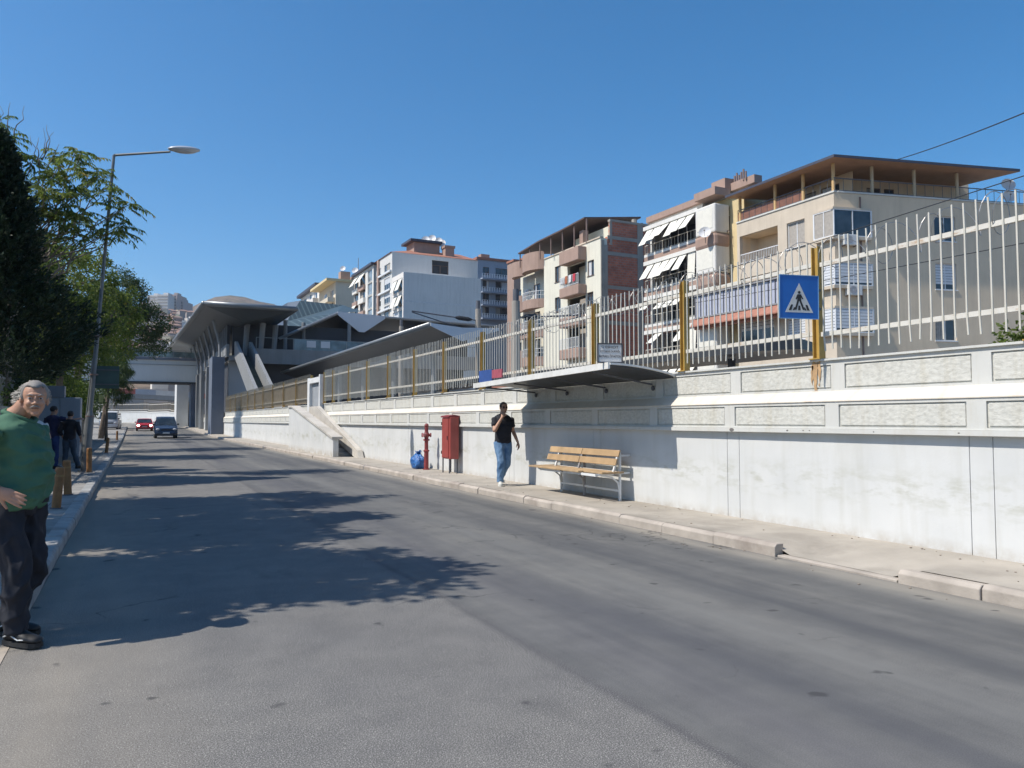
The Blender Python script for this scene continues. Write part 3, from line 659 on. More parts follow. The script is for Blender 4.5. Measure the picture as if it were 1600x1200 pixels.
def window(F_, par, r, frame=None, pane=None, mull=1, dep=.10, sill=True, blind=0, transom=False):
    a0, a1, z0, z1 = r; frame = frame or m_fr; t = .055
    p = MB(); F_.box(p, a0, a0+t, z0, z1, -dep-.04, -dep+.02); F_.box(p, a1-t, a1, z0, z1, -dep-.04, -dep+.02)
    F_.box(p, a0+t, a1-t, z0, z0+t, -dep-.04, -dep+.02); F_.box(p, a0+t, a1-t, z1-t, z1, -dep-.04, -dep+.02)
    for k in range(mull):
        c = a0 + (a1-a0)*(k+1)/(mull+1); F_.box(p, c-t/2, c+t/2, z0+t, z1-t, -dep-.035, -dep+.018)
    if transom: F_.box(p, a0+t, a1-t, z1-.45, z1-.40, -dep-.033, -dep+.016)
    if sill: F_.box(p, a0-.05, a1+.05, z0-.06, z0-.002, -.03, .06)
    w_ = p.build("window", frame, par)
    p = MB(); F_.box(p, a0+t, a1-t, z0+t, z1-t, -dep-.02, -dep-.01); p.build("pane", pane or m_gl, w_)
    elif_ = _wr.random()
    if not blind and pane is None and a1-a0 > .9 and elif_ < .6:          # a curtain drawn part of the way
        wd_ = (a1-a0-2*t)*(.25+.4*_wr.random()); s_ = a0+t if elif_ < .3 else a1-t-wd_
        p = MB(); k_ = max(3, int(wd_/.12))
        for i in range(k_): F_.box(p, s_+wd_*i/k_, s_+wd_*(i+.9)/k_, z0+t, z1-t, -dep-.009, -dep-.004+.004*(i % 2))
        p.build("curtain", m_curt2 if elif_ < .45 else m_bl, w_)
    if blind:
        p = MB(); zb = z1-t-(z1-z0-2*t)*blind; n = max(2, int((z1-t-zb)/.16))
        for i in range(n): F_.box(p, a0+t+.01, a1-t-.01, zb+(z1-t-zb)*i/n, zb+(z1-t-zb)*(i+.86)/n, -dep-.005, -dep+.012)
        p.build("blind", m_bl, w_)
    return w_
def railing(F_, par, a0, a1, z, h=.9, o=0, step=.14, mat=None, name="railing", ends=None, th=.022):
    p = MB(); F_.box(p, a0, a1, z+h-.03, z+h+.02, o-.03, o+.02); F_.box(p, a0, a1, z+.06, z+.09, o-.02, o+.01)
    n = max(2, int((a1-a0)/step))
    for i in range(n+1): c = a0+(a1-a0)*i/n; F_.box(p, c-th/2, c+th/2, z+.0, z+h-.03, o-.015, o+.005)
    if ends:
        for e in (a0, a1):
            F_.box(p, e-.02, e+.02, z+h-.03, z+h+.02, -ends, o-.03)
            for k in range(max(2, int(ends/step))): q = o - ends*k/max(2, int(ends/step)); F_.box(p, e-.012, e+.012, z, z+h-.03, q-.02, q)
    return p.build(name, mat or m_fr, par)
def ac_unit(F_, par, a, z, w_=.8, h=.55, o=.0):
    p = MB(); F_.box(p, a, a+w_, z, z+h, o+.06, o+.36); u = p.build("air_conditioner", m_acu, par, bevel=.02)
    p = MB(); c = F_.P(a+w_*.36, z+h*.5, o+.365)
    for rr_ in (.09, .15, .21):
        pts = [c + F_.u*rr_*math.cos(t*math.pi/8) + Vector((0,0,1))*rr_*math.sin(t*math.pi/8) for t in range(17)]; p.tube(pts, .008, 4)
    p.build("grille", m_pipe, u)
    p = MB(); d = MB(); F_.box(p, a+.08, a+.12, z-.05, z-.002, -.0, o+.38); F_.box(p, a+w_-.12, a+w_-.08, z-.05, z-.002, 0, o+.38); p.build("bracket", m_pipe, u)
    return u
def dish(par, c, r_, d, name="satellite_dish"):
    c = Vector(c); d = Vector(d).normalized(); a = d.cross(Vector((0,0,1))).normalized(); b = a.cross(d); p = MB(); n = 18; vs = []; k = 5
    for i in range(k+1):
        q = i/k*r_; vs += [c + a*q*math.cos(2*math.pi*j/n) + b*q*math.sin(2*math.pi*j/n) + d*(q*q*.35/r_) for j in range(n)]
    vs2 = [Vector(v) - d*.015 for v in vs]
    fs = [(i*n+j, i*n+(j+1)%n, (i+1)*n+(j+1)%n, (i+1)*n+j) for i in range(k) for j in range(n)]
    p.add(vs, fs); p.add(vs2, [f[::-1] for f in fs]); o = p.build(name, m_dish, par, smooth=True)
    p = MB(); p.tube([c-d*.02, c-d*.15-Vector((0,0,r_*.8)), c-d*.15-Vector((0,0,r_*1.5))], .025, 6); p.tube([c-b*r_*.9, c+d*r_*.9], .012, 5); p.ell(c+d*r_*.9, (.05,.05,.05), 8, 6); p.build("dish_arm", m_pipe, o)
    return o
def shell(mb, F1, L, F2, D, zt, holes1, holes2, zb=0, dep=.25):
    """two visible facades with openings (F1 along the street, F2 the end wall) and the plain remaining sides"""
    wall_grid(mb, F1.P, 0, L, zb, zt, holes1, dep); wall_grid(mb, F2.P, 0, D, zb, zt, holes2, dep)
    A = F1.P(L, zb); B = A + F2.u*D; Cc = F2.P(D, zb); up = Vector((0,0,zt-zb))
    mb.add([A, B, B+up, A+up], [(0,1,2,3)]); mb.add([B, Cc, Cc+up, B+up], [(0,1,2,3)])
    o = F1.P(0, zt); mb.add([o, F1.P(L, zt), B+up, Cc+up], [(0,1,2,3)])
def pole_tube(par, name, pts, r, mat): p = MB(); p.tube(pts, r, 8); return p.build(name, mat, par)
XS = 36.5
def street_front(px_corner, X=XS):
    h = hit(px_corner, 500, (X,0,0), Vector((-1,0,0))); return Fac((X, h.y, 0), (0,1,0), (-1,0,0))
# ---------------------------------------------------------------- 1. beige block with the timber soffit roof
m_b1 = M("render_beige", (.56,.485,.385), .88, .07, .7, .1, 30, streak=.14); m_b1s = M("render_beige_shade_lift", (.68,.555,.40), .88, .07, .5, .1, 30, streak=.10)  # second beige is lightened and warmed to offset the shade on its walls
m_sof = M("timber_soffit", (.37,.215,.13), .6, .12, 1.5); m_rooft = M("roof_dark", (.055,.06,.085), .6, .15, 2); m_colm = M("column_yellow", (.58,.38,.17), .6, .1, 3)
B1 = thing("apartment_block", "large beige block with a wide overhanging timber soffit roof terrace", "building", (36.5, 31, 0))
f1 = street_front(1307); az = R(14.5); u2 = Vector((math.cos(az), -math.sin(az), 0)); f2 = Fac(f1.O, u2, (-math.sin(az), -math.cos(az), 0))
L1 = f1.sz(1152, 400)[0]; D1 = 15.0; zt1 = f1.sz(1307, 299)[1]
bal = f1.rect(1215, 352, 1155, 407); bal = (bal[0], min(bal[1], L1-.25), bal[2], bal[3])
w1a = f1.rect(1257, 341, 1229, 383); 
dz = 2.9
H1 = [bal, w1a, (bal[0], bal[1], bal[2]-dz, bal[3]-dz)]
w3a = f1.rect(1209, 498, 1156, 533); w3b = f1.rect(1258, 495, 1230, 533); H1 += [w3a, w3b]
bw = 1.85    # corner bay width on the street side
bays = [f1.rect(1307, 327, 1276, 369), f1.rect(1307, 411, 1276, 446), f1.rect(1307, 482, 1276, 520)]
s1 = f2.rect(1459, 337, 1492, 376); s2 = f2.rect(1461, 411, 1494, 452); s3 = f2.rect(1461, 498, 1494, 532)
p = MB(); shell(p, f1, L1, f2, D1, zt1, H1, [s1, s2, s3]); wl = p.build("wall", [m_b1], B1)
for i, s_ in enumerate((s1, s2, s3)): window(f2, B1, s_, blind=(0, .8, 0)[i], mull=1)
p = MB(); wall_grid(p, f2.P, 0.01, D1, 0, zt1-.02, [s1, s2, s3], .01); 
for v in range(len(p.v)): p.v[v] = tuple(Vector(p.v[v]) + f2.n*.012)
p.build("side_wall", m_b1s, B1)
window(f1, B1, w1a, pane=m_curt, dep=.15); window(f1, B1, w3a, mull=2, blind=.35); window(f1, B1, w3b, blind=.95)
# balcony recesses
for k in (0, 1):
    a, b, c, d = bal; c -= dz*k; d -= dz*k
    p = MB(); f1.box(p, a-.1, b+.1, c-.15, c-.0, -1.5, -.26); f1.box(p, a-.1, b+.1, d, d+.15, -1.5, -.26); f1.box(p, a-.1, b+.1, c, d, -1.62, -1.5); f1.box(p, a-.1, a, c, d, -1.5, -.26); f1.box(p, b, b+.1, c, d, -1.5, -.26)
    p.build("balcony_recess", m_b1s, B1); fb = Fac(f1.P(0,0,-1.495), f1.u, f1.n); window(fb, B1, (a+.2, a+1.3, c+.1, d-.3), dep=-.03, sill=False)
    p = MB(); f1.box(p, a+.02, b-.02, c, c+.35, -.12, -.02); p.build("balcony_parapet", m_b1, B1); railing(f1, B1, a+.02, b-.02, c+.35, .65, -.06)
# corner bays
for i, bb in enumerate(bays):
    zlo, zhi = bb[2], bb[3]; ew = bb[1]
    p = MB(); r_s = 2.25
    for F_, w_ in ((f1, ew), (f2, r_s)):
        F_.box(p, -.02, w_, zlo-.18, zlo, .015, .30) if F_ is f1 else F_.box(p, -.30, w_, zlo-.18, zlo, .015, .30)
        if F_ is f1: F_.box(p, -.02, w_, zhi, zhi+.12, .015, .30)
        else: F_.box(p, -.30, w_, zhi, zhi+.12, .015, .30)
    p.build("bay_slab", m_b1, B1)
    fa = Fac(f1.P(0,0,.27), f1.u, f1.n); fb = Fac(f2.P(0,0,.27), f2.u, f2.n)
    window(fa, B1, (-.2, ew, zlo, zhi), mull=1, dep=.0, sill=False, blind=(0, .95, .95)[i], pane=m_curt if i == 0 else None)
    window(fb, B1, (-.25, r_s, zlo, zhi), mull=1, dep=.0, sill=False, blind=(0, .9, .85)[i])
    p = MB(); fb.box(p, r_s, r_s+.06, zlo, zhi, -.26, .0); p.build("bay_side", m_fr, B1); p = MB(); fa.box(p, ew, ew+.06, zlo, zhi, -.26, 0); p.build("bay_side", m_fr, B1)
ac_unit(f2, B1, *(lambda q: (q[0], q[1]))(f2.sz(1313, 384)), w_=.95, h=.62, o=.02); ac_unit(f2, B1, *(lambda q: (q[0], q[1]))(f2.sz(1319, 462)), w_=.95, h=.6, o=.02)
pole_tube(B1, "downpipe", [f2.P(f2.sz(1346, 450)[0], z, .06) for z in (0, 8, zt1-.2)], .05, m_pipe)
# coping, terrace rail, penthouse, columns, roof
p = MB(); f1.box(p, -.06, L1, zt1+.002, zt1+.10, -.25, .06); f2.box(p, .25, D1, zt1+.002, zt1+.10, -.25, .06); p.build("coping", m_cream, B1)
rz = railing(f1, B1, 0, L1, zt1+.10, .8, -.1, .5, M("dark_steel")); railing(f2, B1, .1, D1, zt1+.10, .8, -.1, .6, M("dark_steel"))
m_smoke = glass("smoked_screen", (.045,.035,.03)); p = MB(); f1.box(p, L1*.3, L1, zt1+.12, zt1+.78, -.12, -.115); p.build("terrace_screen", M("copper_screen", (.22,.10,.06), .4, .2, 2), B1)
zr = f1.sz(1305, 246)[1] ; 
ph = MB(); PA = f1.P(1.2, zt1+.02, -2.2) 
fp1 = Fac(f1.P(0, 0, -2.4), f1.u, f1.n); fp2 = Fac(f2.P(2.2, 0, -2.6), f2.u, f2.n)
zp = zr + .08
wp = [(1.6, 3.0, zt1+.45, zt1+1.35), (3.4, 6.0, zt1+.35, zt1+1.35)]
wall_grid(ph, fp1.P, .6, L1, zt1+.01, zp, wp, .1); wq = [(2.0, 3.0, zt1+.5, zt1+1.35), (3.25, 4.0, zt1+.5, zt1+1.35)]; wall_grid(ph, fp2.P, 0, 9.6, zt1+.01, zp, wq, .1)
e = fp2.P(9.6, zt1+.01); ph.add([e, e+Vector((1.5,9,0)), e+Vector((1.5,9,zp-zt1)), e+Vector((0,0,zp-zt1))], [(0,1,2,3)])
ph.build("penthouse_wall", m_b1s, B1)
for r_w in wp: window(fp1, B1, r_w, mull=2, dep=.06, frame=m_frb)
for r_w in wq: window(fp2, B1, r_w, mull=0, dep=.06, frame=m_frb)
eav = [hit(1303, 245, f1.P(0,0,.75), f1.n)]; z_e = eav[0].z
E0 = Vector((eav[0].x, eav[0].y, z_e)); E1 = f1.P(L1+.3, z_e, .75); E1.z = z_e - .02
d2 = (u2); E2 = E0 + u2*11.0; E2.z = z_e - .0
p1_ = hit(1594, 268, E0, Vector((-math.sin(az), -math.cos(az), 0)))
E2 = Vector((p1_.x, p1_.y, p1_.z)); E3 = E1 + (E2-E0)*.95 + Vector((0,0,.2)); E2.z = max(min(E2.z, z_e+.5), z_e-.6)
rdg = (E0+E2+E1+E3)/4 + Vector((0,0,1.0))
p = MB(); p.add([E0, E2, E3, E1, rdg], [(0,1,4), (1,2,4), (2,3,4), (3,0,4)]); p.add([v - Vector((0,0,.01)) for v in (E0,E2,E3,E1)], [(0,3,2,1)]); so_ = p.build("roof_soffit", m_sof, B1)
p = MB(); t_ = Vector((0,0,.16)); up2 = Vector((0,0,.02)); q = [E0, E2, E3, E1]
for i in range(4): p.add([q[i], q[(i+1)%4], q[(i+1)%4]+t_, q[i]+t_], [(0,1,2,3)])
p.add([v+t_ for v in q] + [rdg+t_], [(0,1,4), (1,2,4), (2,3,4), (3,0,4)]); p.build("roof", m_rooft, B1)
for px_ in (1209, 1253): 
    a = f1.sz(px_, 320)[0]; pole_tube(B1, "column", [f1.P(a, zt1+.1, -.13), f1.P(a, z_e+.05, -.13)], .10, m_colm)
pole_tube(B1, "column", [f1.P(.13, zt1+.1, -.13), f1.P(.13, z_e+.05, -.13)], .10, m_colm); pole_tube(B1, "column", [f1.P(L1-.2, zt1+.1, -.13), f1.P(L1-.2, z_e+.05, -.13)], .10, m_colm)
for px_ in (1365, 1431, 1498):
    a = f2.sz(px_, 300)[0]; pole_tube(B1, "column", [f2.P(a, zt1+.1, -.13), f2.P(a, z_e-.02, -.13)], .10, M("column_dull", (.46,.37,.24), .6, .1, 3))
pp = f2.P(f2.sz(1505, 300)[0], zt1+.1, .0); dd = hit(1574, 290, pp, f2.n); dish(B1, dd, .42, (-.5,-.8,.35)); dish(B1, dd+Vector((.1,0,-.75)), .38, (-.6,-.7,.35))
# glazed balcony strip with terracotta base
gb0 = f1.sz(1222, 450)[0]; gz = f1.sz(1222, 434); zA = gz[1]-.28; glz = B1
GF = Fac(f1.P(0,0,1.2), f1.u, f1.n); g0, gt_ = GF.sz(1222, 434); g1, _ = GF.sz(1086, 470); gt_ -= .0; gl_ = gt_ - 1.5
p = MB(); GF.box(p, g0, g1, gl_-.10, gl_, -1.15, .1); GF.box(p, g0, g1, gt_, gt_+.1, -1.15, .1); GF.box(p, g0, g0+.1, gl_, gt_, -1.15, 0); GF.box(p, g1-.1, g1, gl_, gt_, -1.15, 0); p.build("glazed_balcony_slab", M("slab_grey", (.25,.25,.26), .7, .1, 2), glz)
n = 14
for i in range(n):
    a = g0+(g1-g0)*i/n; b = g0+(g1-g0)*(i+1)/n; p = MB(); GF.box(p, a+.02, b-.02, gl_, gt_-.02, -.06, -.03); o_ = p.build("blind_panel", M("blind_lilac", (.40,.42,.50), .5, .1, 3), glz)
p = MB()
for i in range(n+1): a = g0+(g1-g0)*i/n; GF.box(p, a-.03, a+.03, gl_, gt_, -.02, .02)
p.build("glazing_bars", M("dark_steel"), glz)
p = MB(); GF.box(p, g0-.1, g1+.1, gl_-.85, gl_-.102, -.2, .02); p.prism([GF.P(g0-.1, gl_-.12, .021), GF.P(g0-.1, gl_-.12, .05), GF.P(g0-.1, gl_-.6, .35), GF.P(g0-.1, gl_-.68, .35)], GF.u*(g1-g0+.2)); p.build("tiled_apron", M("terracotta", (.36,.16,.11), .8, .15, 5, streak=.1), glz)
# ---------------------------------------------------------------- 2. narrow yellow building
m_yel = M("render_yellow", (.66,.53,.30), .88, .06, .8, streak=.12)
BY = thing("narrow_building", "narrow yellow building squeezed between the beige block and the awning block", "building", (36.9, 40, 0))
fy = Fac((37.2, f1.P(L1, 0).y + .02, 0), (0,1,0), (-1,0,0)); Ly = 3.4; zty = hit(1150, 305, (37.2,0,0), Vector((-1,0,0))).z
hy_ = [fy.rect(1140, 335, 1131, 361), fy.rect(1139, 395, 1129, 435), fy.rect(1140, 455, 1131, 480), fy.rect(1141, 512, 1132, 535)]
hy_ = [(max(.2, a), min(Ly-.2, b), c, d) for a, b, c, d in hy_]
fy2 = Fac(fy.O, (1,0,0), (0,-1,0)); p = MB(); shell(p, fy, Ly, fy2, 8, zty, hy_, []); p.build("wall", m_yel, BY)
for r_w in hy_: window(fy, BY, r_w, mull=0)
p = MB(); fy.box(p, -.1, Ly+.1, zty+.002, zty+.12, -.3, .25); p.build("eave", m_cream, BY)
for r_w, k in ((hy_[1], 1), (hy_[0], 0)):
    railing(fy, BY, r_w[0]-.3, r_w[1]+.3, r_w[2]-.75 if k == 0 else r_w[2], .7, .35, .16, m_pipe)
p = MB(); a, b, c, d = hy_[1]; p.prism([fy.P(a, d-.1, .02), fy.P(a, d-.13, .02), fy.P(a, d-1.0, .75), fy.P(a, d-.97, .75)], fy.u*(b-a)); p.build("awning", m_aw, BY)
# ---------------------------------------------------------------- 3. white block with slanting awnings
m_wht = M("render_white", (.68,.665,.62), .85, .05, .8, streak=.10); m_brn = M("render_brown", (.36,.25,.20), .85, .08, 1, streak=.12)
B2 = thing("awning_block", "white apartment block with rows of cream slanted awnings and brown slabs", "building", (36.5, 42, 0))
fw = street_front(1100); yw1 = hit(1016, 400, (XS,0,0), Vector((-1,0,0))).y; Lw = yw1 - fw.O.y
fw2 = Fac(fw.O, (1,0,0), (0,-1,0)); rows_t = [fw.sz(1098, 332)[1], fw.sz(1098, 392)[1], fw.sz(1098, 452)[1], fw.sz(1098, 510)[1], fw.sz(1098, 568)[1]]
zt2 = fw.sz(1100, 317)[1]
p = MB(); hol = [(.15, Lw-.25, z-2.15, z) for z in rows_t]; shell(p, fw, Lw, fw2, 9, zt2, hol, []); p.build("wall", m_wht, B2)
p = MB(); fw.box(p, -.2, Lw+.1, zt2+.002, zt2+.45, -.5, .30); p.build("roof_band", m_brn, B2)
for i, z in enumerate(rows_t):
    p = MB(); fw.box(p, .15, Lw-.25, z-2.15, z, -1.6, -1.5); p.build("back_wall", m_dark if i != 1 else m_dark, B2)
    p = MB(); fw.box(p, -.05, Lw+.05, z-2.75, z-2.16, .003, .55); p.build("balcony_slab", m_brn if i else m_brn, B2)
    p = MB(); fw.box(p, -.05, Lw+.05, z-2.155, z-1.95, .45, .55); p.build("balcony_parapet", m_wht, B2)
    railing(fw, B2, 0, Lw, z-1.95, .72, .5, .35, M("rail_beige", (.50,.47,.40), .5), th=.03)
    p = MB(); fw.box(p, -.1, Lw+.1, z-.02, z+.28, .004, .6); p.build("fascia", m_wht, B2)
    n = 6; rr = random.Random(i+3)
    for k in range(n):
        a = .25+(Lw-.4)*k/n; b = a+(Lw-.4)/n-.16
        if (i == 2 and k in (0, 4)) or (i == 3 and k in (2, 3, 5)) : continue
        drop = (1.25 if i < 2 else 1.0)*rr.uniform(.85, 1.1); ou = rr.uniform(.75, 1.05)
        if (i == 1 and k == 0) or (i == 3 and k in (0,)): drop = 1.9; ou = .12
        q = MB(); q.prism([fw.P(a, z-.03, .50), fw.P(a, z-.05, .50), fw.P(a, z-drop-.02, .50+ou), fw.P(a, z-drop, .50+ou)], fw.u*(b-a)); q.build("awning", m_aw, B2)
    q = MB()
    for k in range(n+1): a = .2+(Lw-.4)*k/n; fw.box(q, a-.025, a+.025, z-2.0, z, .46, .50)
    q.build("awning_frame", M("dark_steel"), B2)
# white and brown rounded bay at its right end
bz = MB(); bb_ = MB(); fr_ = MB(); Lb = 2.1
for z in rows_t:
    q = MB(); fw.box(q, -Lb, -.06, z-1.95, z+.1, -.6, .75); q.build("bay", m_wht, B2, bevel=.1)
    q = MB(); fw.box(q, -Lb-.1, .0, z-2.98, z-1.953, -.6, .85); q.build("bay_base", m_brn, B2, bevel=.25)
    q = MB(); fw.box(q, -Lb+.25, -.25, z-1.6, z-.15, .751, .77); q.build("shutter", m_aw, B2)
q = MB(); fw.box(q, -Lb-.1, 0, zt2, zt2+.55, -.6, .8); fw.box(q, -1.9, -.5, zt2+.55, zt2+1.4, -1.6, -.4); q.build("chimney", m_brn, B2)
for k in range(7): pole_tube(B2, "flue_pipe", [fw.P(-1.8-.28*k, zt2+.9, -1.2+.06*k), fw.P(-1.8-.28*k, zt2+1.45+.12*(k % 3), -1.2+.06*k)], .07, m_pipe)
q = MB(); fw.box(q, -4.2, -1.9, zt2+.5, zt2+1.05, -1.6, -.9); q.build("flue_box", m_brn, B2)
dish(B2, fw.P(-Lb+.5, rows_t[0]-2.0, 1.2), .42, (-.7,-.6,.3))
# ---------------------------------------------------------------- 4. cream block with the bare brick end wall
m_crm = M("render_cream", (.68,.655,.545), .86, .05, .7, streak=.10)
def brick_mat():
    m, t, b = _nodes("hollow_brick"); tc = coord(t); sx = t.nodes.new("ShaderNodeSeparateXYZ"); t.links.new(tc, sx.inputs[0])
    cb_ = t.nodes.new("ShaderNodeCombineXYZ"); t.links.new(sx.outputs[0], cb_.inputs[0]); t.links.new(sx.outputs[2], cb_.inputs[1])
    br = t.nodes.new("ShaderNodeTexBrick"); t.links.new(cb_.outputs[0], br.inputs[0]); br.inputs["Scale"].default_value = 1
    br.inputs["Brick Width"].default_value = .42; br.inputs["Row Height"].default_value = .22; br.inputs["Mortar Size"].default_value = .022
    br.inputs[1].default_value = (.50,.165,.095,1); br.inputs[2].default_value = (.37,.12,.075,1); br.inputs[3].default_value = (.30,.20,.16,1)
    c = mixc(t, br.outputs[0], ramp(t, noi(t, tc, .8, 5), [(.3, (.75,.75,.75)), (.7, (1.2,1.2,1.2))]), mode='MULTIPLY')
    t.links.new(c, b.inputs["Base Color"]); b.inputs["Roughness"].default_value = .9; return m
m_brick = brick_mat(); m_crete = M("raw_concrete", (.33,.30,.26), .9, .1, 1.2, streak=.1)
B3 = thing("brick_ended_block", "cream apartment block with brown curved balconies and a bare brick end wall", "building", (36.5, 55, 0))
fc = street_front(939); zt3 = fc.sz(939, 371)[1]; y3 = hit(850, 420, (XS,0,0), Vector((-1,0,0))).y; Lc = y3 - fc.O.y
fc2 = Fac(fc.O, (1,0,0), (0,-1,0))
recs = [fc.rect(915, 407, 887, 444), fc.rect(915, 460, 887, 492), fc.rect(915, 508, 887, 543)]
wns = [fc.rect(928, 405, 918, 429), fc.rect(927, 455, 917, 475), fc.rect(876, 414, 867, 439), fc.rect(876, 463, 867, 486)]
recs = [(a, b, c, d) for a, b, c, d in recs]
p = MB(); shell(p, fc, Lc, fc2, 10.5, zt3, recs+wns, []); p.build("wall", m_crm, B3)
for r_w in wns: window(fc, B3, r_w, mull=1, frame=m_frb, dep=.12)
for i, (a, b, c, d) in enumerate(recs):
    p = MB(); fc.box(p, a, b, c-.1, d+.05, -1.4, -1.3); p.build("recess_wall", m_curt if i else m_crm, B3)
    q = MB(); fc.box(q, a-.15, b+.1, c-.95, c-.02, .003, .9); q.build("balcony_slab", m_brn, B3, bevel=.08)
    railing(fc, B3, a-.1, b+.05, c, .95, .85, .17, ends=.0, th=.04)
    if i < 2: window(Fac(fc.P(0,0,-1.29), fc.u, fc.n), B3, (a+.2, a+1.3, c+.05, c+2.0), dep=-.02, sill=False)
a, b, c, d = recs[0]; q = MB(); fc.box(q, a-.15, b+.1, d+.02, zt3-.3, .003, .9); q.build("brown_balcony", m_brn, B3, bevel=.05)
q = MB(); fc.box(q, -.05, Lc, zt3+.002, zt3+.12, -.3, .08); q.build("coping", m_b1, B3)
ac_unit(fc, B3, b+.1, d-1.6, .7, .5, .0)
for k_, (aa, c_) in enumerate(((.3, (.45,.04,.06)), (1.0, (.60,.60,.62)), (1.7, (.35,.12,.06)))):
    q = MB(); q.prism([fc.P(recs[0][0]+aa, recs[0][2]+.98, .90), fc.P(recs[0][0]+aa+.45, recs[0][2]+.98, .90), fc.P(recs[0][0]+aa+.43, recs[0][2]+.25, .93), fc.P(recs[0][0]+aa+.03, recs[0][2]+.3, .93)], fc.n*.02); q.build("laundry", M("cloth_%s" % "abc"[k_], c_, .9, .1, 4), B3)
# curved balconies to the left
def curved(a0, a1, z0, z1, bulge, name, mat, n=10, thick=.12, o=.0, solid=True):
    q = MB(); pts = []
    for i in range(n+1):
        t = i/n; pts.append((a0+(a1-a0)*t, o + bulge*math.sin(math.pi*t)**.6))
    vs = [fc.P(a, z, oo) for z in (z0, z1) for a, oo in pts]; k = n+1
    q.add(vs, [(i, i+1, k+i+1, k+i) for i in range(n)]); bs_ = [fc.P(a, z0, oo) for a, oo in pts]; q.add(bs_, [tuple(range(k))]); q.add([fc.P(a, z1, oo) for a, oo in pts], [tuple(range(k-1,-1,-1))])
    return q.build(name, mat, B3)
Lc2 = hit(800, 430, (XS,0,0), Vector((-1,0,0))).y - fc.O.y
p = MB(); fk = Fac(fc.P(Lc, 0, -1.3), fc.u, fc.n)
levels = [fc.sz(853, y)[1] for y in (402, 447, 493, 538)]
hk = [(.6, 2.0, z-1.0, z+1.0) for z in levels[1:]] + [(3.2, 4.6, z-1.0, z+1.0) for z in levels[1:]] + [(7.5, 9.0, z-1.0, z+1.0) for z in levels[1:]]
wall_grid(p, fk.P, 0, Lc2-Lc+.5, 0, zt3-.2, hk, .2); p.add([fk.P(0,zt3-.2), fk.P(Lc2-Lc+.5,zt3-.2), fk.P(Lc2-Lc+.5,zt3-.2,-9), fk.P(0,zt3-.2,-9)], [(0,1,2,3)]); p.add([fc.P(Lc,0,0), fk.P(0,0,0), fk.P(0,zt3,0), fc.P(Lc,zt3,0)], [(0,1,2,3)]); p.build("set_back_wall", m_crm, B3)
for r_w in hk: window(fk, B3, r_w, frame=m_frb, dep=.1, sill=False)
w1_ = Lc + (Lc2-Lc)*.60
for i, z in enumerate(levels):
    if i == 0:
        curved(Lc+.05, w1_, z-1.05, z+.75, 1.0, "curved_balcony", m_brn, o=-1.25+1.2); curved(w1_+.1, Lc2, z-1.0, z+.6, .8, "curved_balcony", m_brn, o=-.3)
    else:
        curved(Lc+.05, w1_, z-2.05, z-1.15, 1.0, "curved_balcony", m_brn, o=-.05); curved(w1_+.1, Lc2, z-1.9, z-.2, .8, "curved_balcony", m_brn, o=-.3)
        q = MB(); n = 20; top = []
        for k in range(n+1):
            t = k/n; a = Lc+.1+(w1_-Lc-.15)*t; oo = -.1+1.0*math.sin(math.pi*t)**.6; q.bar(fc.P(a, z-1.15, oo), fc.P(a, z-.35, oo), .04, .03); top.append(fc.P(a, z-.35, oo))
        q.tube(top, .035, 5); q.tube([v-Vector((0,0,.4)) for v in top], .02, 5); q.build("railing", m_fr, B3)
for z_ in levels[1:3]: ac_unit(fk, B3, 5.2, z_+.1, .8, .55)
# roof pergola
q = MB(); zz = zt3+1.9
rp = [fc.P(2.2, zz+.3, .3), fc.P(Lc*.6, zz, .5), fc.P(Lc, zz-.2, .7), fc.P(Lc2*.85, zz-.5, .6)]; rq = [fc.P(2.2, zz+1.1, -6), fc.P(Lc*.6, zz+.9, -6), fc.P(Lc, zz+.7, -6), fc.P(Lc2*.85, zz+.2, -6)]
for i in range(3): q.prism([rp[i], rp[i+1], rq[i+1], rq[i]], (0,0,.14))
q.build("pergola_roof", M("pergola_dark", (.10,.065,.055), .7, .2, 1.5), B3)
for v in rp + [(rp[0]+rp[1])/2, (rp[1]+rp[2])/2, (rp[2]+rp[3])/2]:
    v = Vector(v) - fc.n*.25; pole_tube(B3, "pergola_post", [Vector((v.x, v.y, zt3)), Vector((v.x, v.y, v.z+.02))], .07, m_colm if False else m_pipe)
q = MB(); fc.box(q, .5, Lc2*.8, zt3+.1, zt3+2.0, -5, -4.8); q.build("penthouse_wall", m_dark, B3)
q = MB(); fc.box(q, 3.4, 4.0, zt3+.1, zt3+1.5, -.9, -.3); q.build("chimney", m_brn, B3)
# brick end wall : stepped, framed in concrete
Fb = Fac(fc2.P(.35, 0, .03), fc2.u, fc2.n); ztb = fc.sz(953, 346)[1] - .0
hb = hit(954, 346, Fb.O, Fb.n); ztb = hb.z; Db = 9.5; s_top = (hb - Fb.O).dot(Fb.u); colx = Fb.sz(1000, 400)[0]
lv = [Fb.sz(975, y)[1] for y in (371, 396, 448, 503, 556)]
q = MB(); Fb.box(q, -.33, 0.0, 0, zt3-.2, -.4, .05)
Fb.box(q, 0, .35, 0, zt3-.6, 0, .06); Fb.box(q, colx-.3, colx+.3, 0, ztb, 0, .06); Fb.box(q, Db-.3, Db, 0, ztb, 0, .06)
for z in lv:
    Fb.box(q, .35, colx-.3, z-.32, z, 0, .055); Fb.box(q, colx+.3, Db-.3, z-.32, z, 0, .055)
Fb.box(q, s_top-.1, Db, ztb, ztb+.2, -.3, .08); Fb.box(q, s_top-.12, s_top+.12, zt3-.55, ztb, 0, .057)
q.build("concrete_frame", m_crete, B3)
